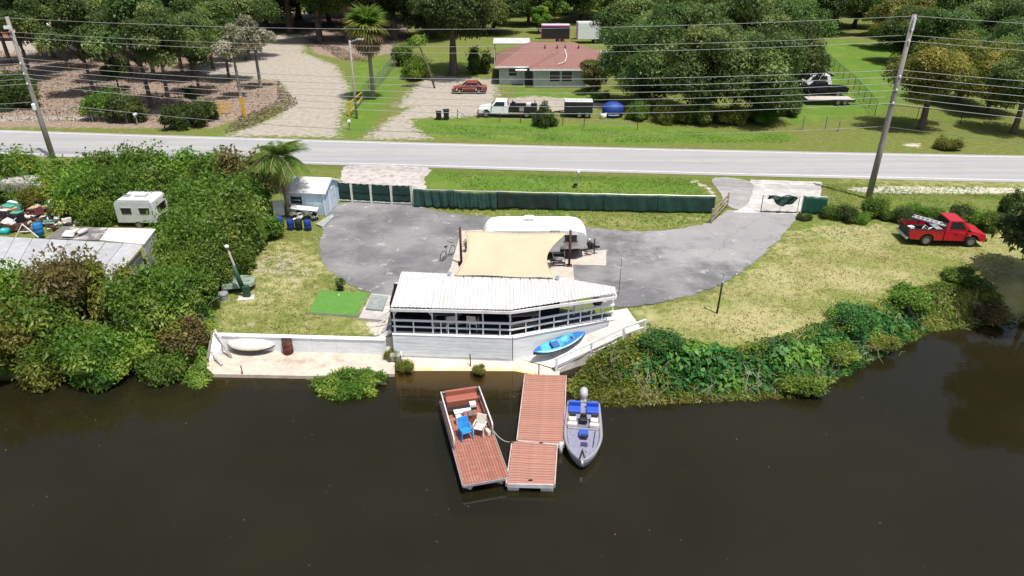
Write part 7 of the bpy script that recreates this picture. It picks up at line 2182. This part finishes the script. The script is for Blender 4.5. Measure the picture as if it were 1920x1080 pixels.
def fan():
    rng = np.random.RandomState(9)
    F = [(0, -0.02, 0), (0.5, -0.02, 0.06), (0.5, 0.02, 0.06), (0, 0.02, 0)]
    for k in range(22):
        a = R(-125 + 250 * k / 21)
        l = 0.95 * (0.65 + 0.35 * math.cos(a * 0.6))
        c0 = np.array([0.5, 0, 0.06])
        d = np.array([math.cos(a), math.sin(a), -0.15 * rng.uniform(0.5, 1.6)])
        s_ = np.array([-math.sin(a), math.cos(a), 0]) * 0.06
        tip = c0 + d * l + np.array([0, 0, -0.25 * l])
        F += [tuple(c0), tuple(c0 + d * l * 0.55 + s_), tuple(tip), tuple(c0 + d * l * 0.55 - s_)]
    V = np.array(F)
    n = len(V) // 4
    return np_mesh('fan_leaf', V, 4, rng.uniform(0.1, 0.9, n), rng.uniform(0, 0.6, n), LEAF['olive'])
FAN = fan()
cb_ = G(700, 186, 0)
cpm = thing('shaggy_palm', 'tall cabbage palm with a skirt of dead brown fans by the chain link fence', 'palm', cb_)
ht = GY(700, 45, cb_.y).z
MB().tube([(0, 0, -0.1), (0.03, 0, 2.5), (0.0, 0, 5.0), (-0.05, 0, ht)], [0.30, 0.24, 0.23, 0.2], 10).build('trunk', bark_g, cpm, True)
for k in range(44):
    el = 75 - 4.0 * k
    dd_ = k >= 24
    if dd_:
        el = -20 - 3.2 * (k - 24)
    mesh_obj('dead_fan_leaf' if dd_ else 'fan_leaf', FAN, cpm, dead if dd_ else (LEAF['olive'] if k > 10 else LEAF['shrub']), location=(-0.05, 0, ht - 0.25 - (0.04 * (k - 24) if dd_ else 0)), rotation_euler=(rnd.uniform(-0.3, 0.3), -R(el), k * 2.4), scale=(2.1, 2.1, 2.1))

# --- plants at the water's edge
def band_points(rng, poly, n):
    P = np.array([(p.x, p.y) for p in poly])
    lo, hi = P.min(0), P.max(0)
    out = []
    while len(out) < n:
        q = rng.uniform(lo, hi, (n * 3, 2))
        k = sdist(q[:, 0], q[:, 1], poly) > 0
        out += q[k].tolist()
    return np.array(out[:n])
def weeds(name, label, poly, n, L, hmax, leafk, seed, wfrac=0.55, hfun=None, jit=0.6, cell=0.7, kind=True):
    rng = np.random.RandomState(seed)
    q = band_points(rng, poly, n)
    edge = np.clip(sdist(q[:, 0], q[:, 1], poly) / 0.8, 0.05, 1)
    hz = np.array([max(gz(x, y), WATER_Z) for x, y in q])
    hump = 0.5 + 0.5 * np.sin(q[:, 0] / cell + 2 * np.sin(q[:, 1] / cell)) * np.sin(q[:, 1] / cell * 1.2 + 1)
    z = hz + edge * hmax * (0.35 + 0.65 * hump) * rng.uniform(0.25, 1.0, n) ** 0.5
    P = np.stack([q[:, 0], q[:, 1], z], 1)
    N = np.stack([rng.normal(0, 0.3, n), rng.normal(-0.2, 0.3, n), np.ones(n)], 1)
    V = leaves(rng, P, N, L, wfrac, jit, 0.3)
    tint = np.clip(hump * 0.5 + rng.normal(0.25, 0.25, n), 0, 1)
    me = np_mesh(name, V, 4, tint, np.clip(hump + rng.normal(0, 0.15, n), 0, 1), LEAF[leafk])
    o = bpy.data.objects.new(name, me)
    COL.objects.link(o)
    return stuff(o, label, 'weeds') if kind else o
band = pix([(1060, 700), (1085, 676), (1170, 645), (1215, 628)], -0.8) + pix([(1215, 628), (1290, 640), (1350, 655), (1470, 628), (1560, 598), (1650, 562), (1760, 530), (1850, 528), (1930, 560)], -0.1) + pix([(1930, 600), (1850, 606), (1750, 618), (1690, 645), (1600, 690), (1530, 735), (1440, 738), (1300, 748), (1200, 752), (1110, 748), (1072, 735)], -1.45)
weeds('bank_weeds', 'mixed green weeds carpeting the right riverbank', band, 22000, 0.17, 0.36, 'bright', 31)
weeds('bank_grass', 'long grass and dry stalks among the weeds of the right riverbank', band, 9000, 0.42, 0.34, 'olive', 35, 0.10, jit=1.4)
core = pix([(1150, 690), (1240, 660), (1400, 668), (1500, 640), (1600, 600), (1720, 560), (1740, 590), (1620, 660), (1520, 700), (1400, 715), (1250, 715)], -0.6)
weeds('broadleaf_weeds', 'glossy broad-leaved plants in the middle of the right riverbank', core, 6500, 0.32, 0.72, 'jade', 32, 0.62, cell=0.9)
low = pix([(1065, 705), (1110, 690), (1250, 725), (1400, 728), (1500, 725), (1510, 738), (1400, 745), (1250, 752), (1150, 757), (1080, 745)], -1.4)
weeds('shore_weeds', 'brownish weeds along the waterline of the right riverbank', low, 6000, 0.2, 0.38, 'olive', 33, 0.35)
BS = 'shrubs on the right riverbank'
for (px, py, i, s, lk, lab) in ((1240, 650, 3, 0.62, 'jade', 'rounded dark green bush at the top of the right riverbank beside the ramp rail'), (1495, 712, 3, 0.7, 'bright', 'bright yellow green bush at the lowest corner of the right riverbank'), (1560, 670, 1, 0.55, 'bright', 'yellow green bush above the water right of the lowest corner'),
                                (1640, 640, 3, 0.6, 'olive', 'olive bush leaning over the water on the right riverbank'), (1600, 600, 1, 0.6, 'jade', 'dark green bush at the top of the bank below the dry lawn'), (1690, 580, 3, 0.75, 'bright', 'wide green bush near the right end of the riverbank'), (1800, 560, 3, 0.7, 'shrub', 'green bush at the right end of the riverbank under the dark tree'), (1850, 590, 3, 0.6, 'brown', 'brown dying bush at the right end of the waterline')):
    shrub(i, lab, at_crown(px, py, 1.1 * s), s * 1.15, lk, BS, 'shrub', 0.6)
tallg = pix([(330, 690), (345, 640), (352, 580), (385, 570), (405, 610), (395, 680), (370, 705)], -0.8)
weeds('tall_grass', 'bright green tall grass at the left end of the concrete shelf', tallg, 6500, 0.32, 0.7, 'bright', 34, 0.14)
fw = thing('water_weed_clump', 'rounded island clump of green water weed in front of the concrete shelf', 'water weed', G(655, 725, WATER_Z))
rng = np.random.RandomState(71)
cl = []
for k in range(34):
    a = rng.uniform(0, 6.28); f = math.sqrt(rng.uniform(0, 1))
    cl.append((2.0 * f * math.cos(a) + 0.1, 0.95 * f * math.sin(a), 0.15 + 0.4 * (1 - f), rng.uniform(0.25, 0.45)))
V, t_, c_ = clump_cloud(rng, cl, 11000, 0.17, -0.9, 0.3, 0.9, 0.3)
V[:, 2] = np.maximum(V[:, 2], 0.01)
mesh_obj('foliage', np_mesh('foliage', V, 4, t_, c_, LEAF['bright']), fw)
mb = MB()
for k in range(14):
    a = rng.uniform(0, 6.28)
    mb.tube([(0, 0, -0.1), (1.0 * math.cos(a), 0.5 * math.sin(a), 0.25), (1.9 * math.cos(a), 0.95 * math.sin(a), 0.1)], [0.03, 0.025, 0.01], 5)
mb.build('stems', bark, fw)
for (px, py, s, lab) in ((760, 694, 0.3, 'small weed tuft at the left edge of the slipway'), (735, 672, 0.28, 'dry weed tuft growing beside the concrete step block'), (900, 698, 0.25, 'yellowish weed tuft standing in the shallow slipway water')):
    shrub(3, lab, G(px, py, -1.5 if py > 690 else -1.27), s, 'olive', None, 'weed_tuft', 1.0, 'weed')
# driftwood and roots at the left waterline
dwm = mat('bleached_driftwood', (0.36, 0.31, 0.26), 0.9, wear=(0.24, 0.2, 0.16), wscale=4)
def driftwood(label, px, py, n, spread, seed, name='driftwood'):
    rg = np.random.RandomState(seed)
    mb = MB()
    c = G(px, py, WATER_Z)
    for k in range(n):
        a = np.array([c.x + rg.normal(0, spread), c.y + rg.normal(0.1, spread * 0.3), WATER_Z + rg.uniform(0, 0.35)])
        b = a + np.array([rg.normal(0, spread * 0.8), rg.normal(0, spread * 0.3), rg.uniform(-0.2, 0.35)])
        limb(mb, a, b, rg.uniform(0.010, 0.026), 0.005, rg, 5, 0.35)
    tag(mb.build(name, dwm, None, True), label, 'driftwood')
driftwood('tangle of bleached branches at the waterline below the left thicket', 250, 700, 34, 0.75, 81)
driftwood('smaller tangle of dead sticks at the waterline near the tall grass', 330, 705, 18, 0.6, 82)
driftwood('bleached sticks stranded at the waterline at the far right', 1850, 606, 40, 0.9, 83)
driftwood('pale stick floating at the foot of the right riverbank', 1310, 752, 3, 0.5, 84)

# --- grass blades and weeds on the lawns
def lawn(name, label, polys, dens, hb, leafk, seed, excl=()):
    rng = np.random.RandomState(seed)
    PP = []
    for poly in polys:
        P = np.array([(p.x, p.y) for p in poly])
        area = abs(sum(P[i][0] * P[(i+1) % len(P)][1] - P[(i+1) % len(P)][0] * P[i][1] for i in range(len(P)))) / 2
        PP.append(band_points(rng, poly, int(area * dens)))
    q = np.concatenate(PP)
    for e in excl:
        q = q[sdist(q[:, 0], q[:, 1], e) < -0.1]
    patch = np.sin(q[:, 0] * 0.8 + 2 * np.sin(q[:, 1] * 0.5)) * np.sin(q[:, 1] * 0.9 + q[:, 0] * 0.3)
    q = q[rng.uniform(-1, 1, len(q)) < patch + 0.5]
    n = len(q)
    z = np.array([gz(x, y) for x, y in q])
    V = []
    P0 = np.stack([q[:, 0], q[:, 1], z - 0.01], 1)
    k = 3
    P0 = np.repeat(P0, k, 0) + np.concatenate([rng.normal(0, 0.05, (n * k, 2)), np.zeros((n * k, 1))], 1)
    d = rng.normal(0, 1, (n * k, 2)); d /= np.linalg.norm(d, axis=1, keepdims=True)
    h = hb * rng.uniform(0.5, 1.4, n * k)
    side = np.stack([-d[:, 1], d[:, 0], np.zeros(n * k)], 1) * (h * 0.22)[:, None]
    tip = P0 + np.concatenate([d * (h * 0.8)[:, None], h[:, None]], 1)
    V = np.stack([P0 - side, P0 + side, tip], 1).reshape(-1, 3)
    tint = rng.uniform(0, 1, n * k)
    pt = np.repeat(np.sin(q[:, 0] * 0.45 + 1.7 * np.sin(q[:, 1] * 0.33)) * np.sin(q[:, 1] * 0.6 + 0.4 * q[:, 0]), k)
    me = np_mesh(name, V, 3, tint, np.clip(0.55 + 0.45 * pt + rng.normal(0, 0.12, n * k), 0, 1), LEAF[leafk])
    o = bpy.data.objects.new(name, me)
    COL.objects.link(o)
    return stuff(o, label, 'grass')
straw = leafmat('straw_grass', (0.15, 0.13, 0.045), (0.38, 0.33, 0.15), (0.11, 0.16, 0.03))
LEAF['straw'] = straw
lotp = [(p.x, p.y) for p in LOT]
lawn('dry_lawn_grass', 'short dry grass of the right lawn', [pix([(1190, 600), (1240, 575), (1400, 525), (1480, 440), (1560, 422), (1900, 432), (1900, 520), (1720, 545), (1500, 615), (1360, 648), (1250, 630)])], 42, 0.085, 'straw', 91, [lotp])
lawn('left_lawn_grass', 'patchy short grass of the left lawn', [pix([(400, 605), (410, 560), (480, 500), (520, 430), (590, 440), (595, 490), (640, 535), (700, 560), (575, 600), (700, 625), (560, 625)])], 42, 0.085, 'olive', 92, [lotp, [(p.x, p.y) for p in q[:0]] or [(0, 0), (0.01, 0), (0, 0.01)]])
lawn('verge_grass', 'green grass of the verges beside the road and the lot', [pix([(810, 325), (1290, 334), (1325, 358), (1340, 390), (1320, 415), (1200, 430), (960, 404), (820, 392), (900, 360)]), pix([(1548, 345), (1920, 350), (1920, 400), (1560, 396)]), pix([(780, 232), (1480, 252), (1480, 268), (1000, 266), (800, 254)])], 26, 0.12, 'bright', 93, [lotp])

def flecks():
    rng = np.random.RandomState(123)
    mb = MB()
    for k in range(80):
        p = G(rng.uniform(0, 1920), 740 + 330 * rng.uniform(0, 1) ** 1.6, WATER_Z)
        if gz(p.x, p.y) > WATER_Z - 0.1:
            continue
        r_ = rng.uniform(0.008, 0.026)
        mb.box((p.x, p.y, WATER_Z + 0.006), (r_ * 2, r_, 0.006), rng.uniform(0, 3))
    return stuff(mb.build('floating_leaves', mat('floating_leaf', (0.26, 0.24, 0.12), 0.8)), 'tiny pale leaves and specks floating on the river', 'leaves')
flecks()
for (px, py, s_, lk, lab) in ((1195, 232, 0.7, 'shrub', 'undergrowth bush below the left oaks of the big clump'), (1255, 238, 0.75, 'olive', 'olive undergrowth bush below the big oak clump, left of centre'), (1310, 240, 0.8, 'shrub', 'undergrowth bush below the middle of the big oak clump'), (1370, 240, 0.75, 'olive', 'olive undergrowth bush below the big oak clump, right of centre'), (1430, 238, 0.8, 'shrub', 'undergrowth bush below the right oaks of the big clump'), (1480, 225, 0.7, 'dark', 'dark undergrowth bush at the right corner of the big oak clump')):
    shrub(1, lab, G(px, py - 8, 0), s_ * 1.1, lk, 'undergrowth of the big oak clump')

def scatter_stuff(name, label, cat, polys, n, L, m, seed, hz=0.05, wfrac=0.5):
    rng = np.random.RandomState(seed)
    V = []
    for poly in polys:
        q = band_points(rng, poly, n)
        P = np.stack([q[:, 0], q[:, 1], np.array([gz(x, y) for x, y in q]) + rng.uniform(0.01, hz, n)], 1)
        V.append(leaves(rng, P, np.tile([0, 0, 1.0], (n, 1)), L, wfrac, 0.5, 0.0))
    V = np.concatenate(V)
    k = len(V) // 4
    me = np_mesh(name, V, 4, rng.uniform(0, 1, k), rng.uniform(0, 1, k), m)
    o = bpy.data.objects.new(name, me)
    COL.objects.link(o)
    return stuff(o, label, cat)
WOODS = pix([(-60, 95), (-60, 228), (390, 232), (440, 218), (520, 190), (500, 158), (390, 150), (375, 115), (300, 92)])
scatter_stuff('leaf_litter', 'brown fallen leaves and debris under the left woods', 'leaf litter', [WOODS], 12000, 0.24, leafmat('litter_leaf', (0.07, 0.045, 0.032), (0.36, 0.26, 0.19), (0.10, 0.07, 0.05)), 201, 0.12)
scatter_stuff('road_edge_grit', 'brown debris and leaves along the edges of the dirt road', 'leaf litter', [pix([(520, 150), (560, 195), (470, 240), (420, 250), (440, 225), (520, 190)]), pix([(570, 70), (640, 112), (700, 118), (640, 90)])], 2000, 0.24, leafmat('litter_leaf', (0.07, 0.045, 0.032), (0.36, 0.26, 0.19)), 202, 0.12)
def small_junk(name, label, m, n, seed):
    rng = random.Random(seed)
    mb = MB()
    for k in range(n):
        p = G(rng.uniform(-30, 165), rng.uniform(386, 436), 0)
        s_ = rng.uniform(0.08, 0.38)
        mb.box((p.x, p.y, s_ * 0.35 + rng.uniform(0, 0.25)), (s_ * rng.uniform(0.6, 2.2), s_, s_ * rng.uniform(0.3, 1.0)), rng.uniform(0, 3), Matrix.Rotation(rng.uniform(-0.7, 0.7), 3, 'X'))
    stuff(mb.build(name, m), label, 'junk')
small_junk('dark_scrap', 'small dark scrap littering the left junk yard', black, 90, 301)
small_junk('pale_scrap', 'small pale scrap littering the left junk yard', offwhite, 80, 302)
small_junk('rusty_scrap', 'small rusty scrap littering the left junk yard', rust, 60, 303)

def twigs(name, label, pts, n, seed, spread=1.0):
    rg = np.random.RandomState(seed)
    mb = MB()
    for k in range(n):
        c = pts[rg.randint(len(pts))]
        a = np.array([c.x + rg.normal(0, spread), c.y + rg.normal(0, spread * 0.6), 0])
        a[2] = max(gz(a[0], a[1]), WATER_Z) + rg.uniform(0.1, 0.5)
        b = a + np.array([rg.normal(0, 0.5), rg.normal(-0.1, 0.4), rg.uniform(0.3, 1.5)])
        limb(mb, a, b, rg.uniform(0.010, 0.022), 0.004, rg, 4, 0.3)
    stuff(mb.build(name, dwm, None, True), label, 'twigs')
twigs('dead_twigs', 'bare dead twigs sticking out of the left bank thicket', pix([(40, 660), (120, 660), (200, 655), (280, 650), (340, 640)], -1.0), 90, 401, 1.2)
twigs('bank_twigs', 'bare dead twigs sticking out of the right bank weeds', pix([(1170, 715), (1230, 730), (1330, 735), (1430, 725), (1520, 700), (1620, 665), (1720, 610), (1820, 590)], -1.2), 100, 402, 0.75)
# things that still share a label are told apart by their order from left to right
_by = {}
for _o in COL.objects:
    if 'label' in _o and _o.parent is None and 'category' in _o:
        _by.setdefault(_o['label'], []).append(_o)
for _l, _os in _by.items():
    if 1 < len(_os) <= 4:
        _os.sort(key=lambda o: o.location.x / max(1.0, o.location.y))
        for _w, _o in zip(('left of two', 'right of two') if len(_os) == 2 else ('left of three', 'middle of three', 'right of three') if len(_os) == 3 else ('first of four', 'second of four', 'third of four', 'last of four'), _os):
            _o['label'] = _l + ', ' + _w
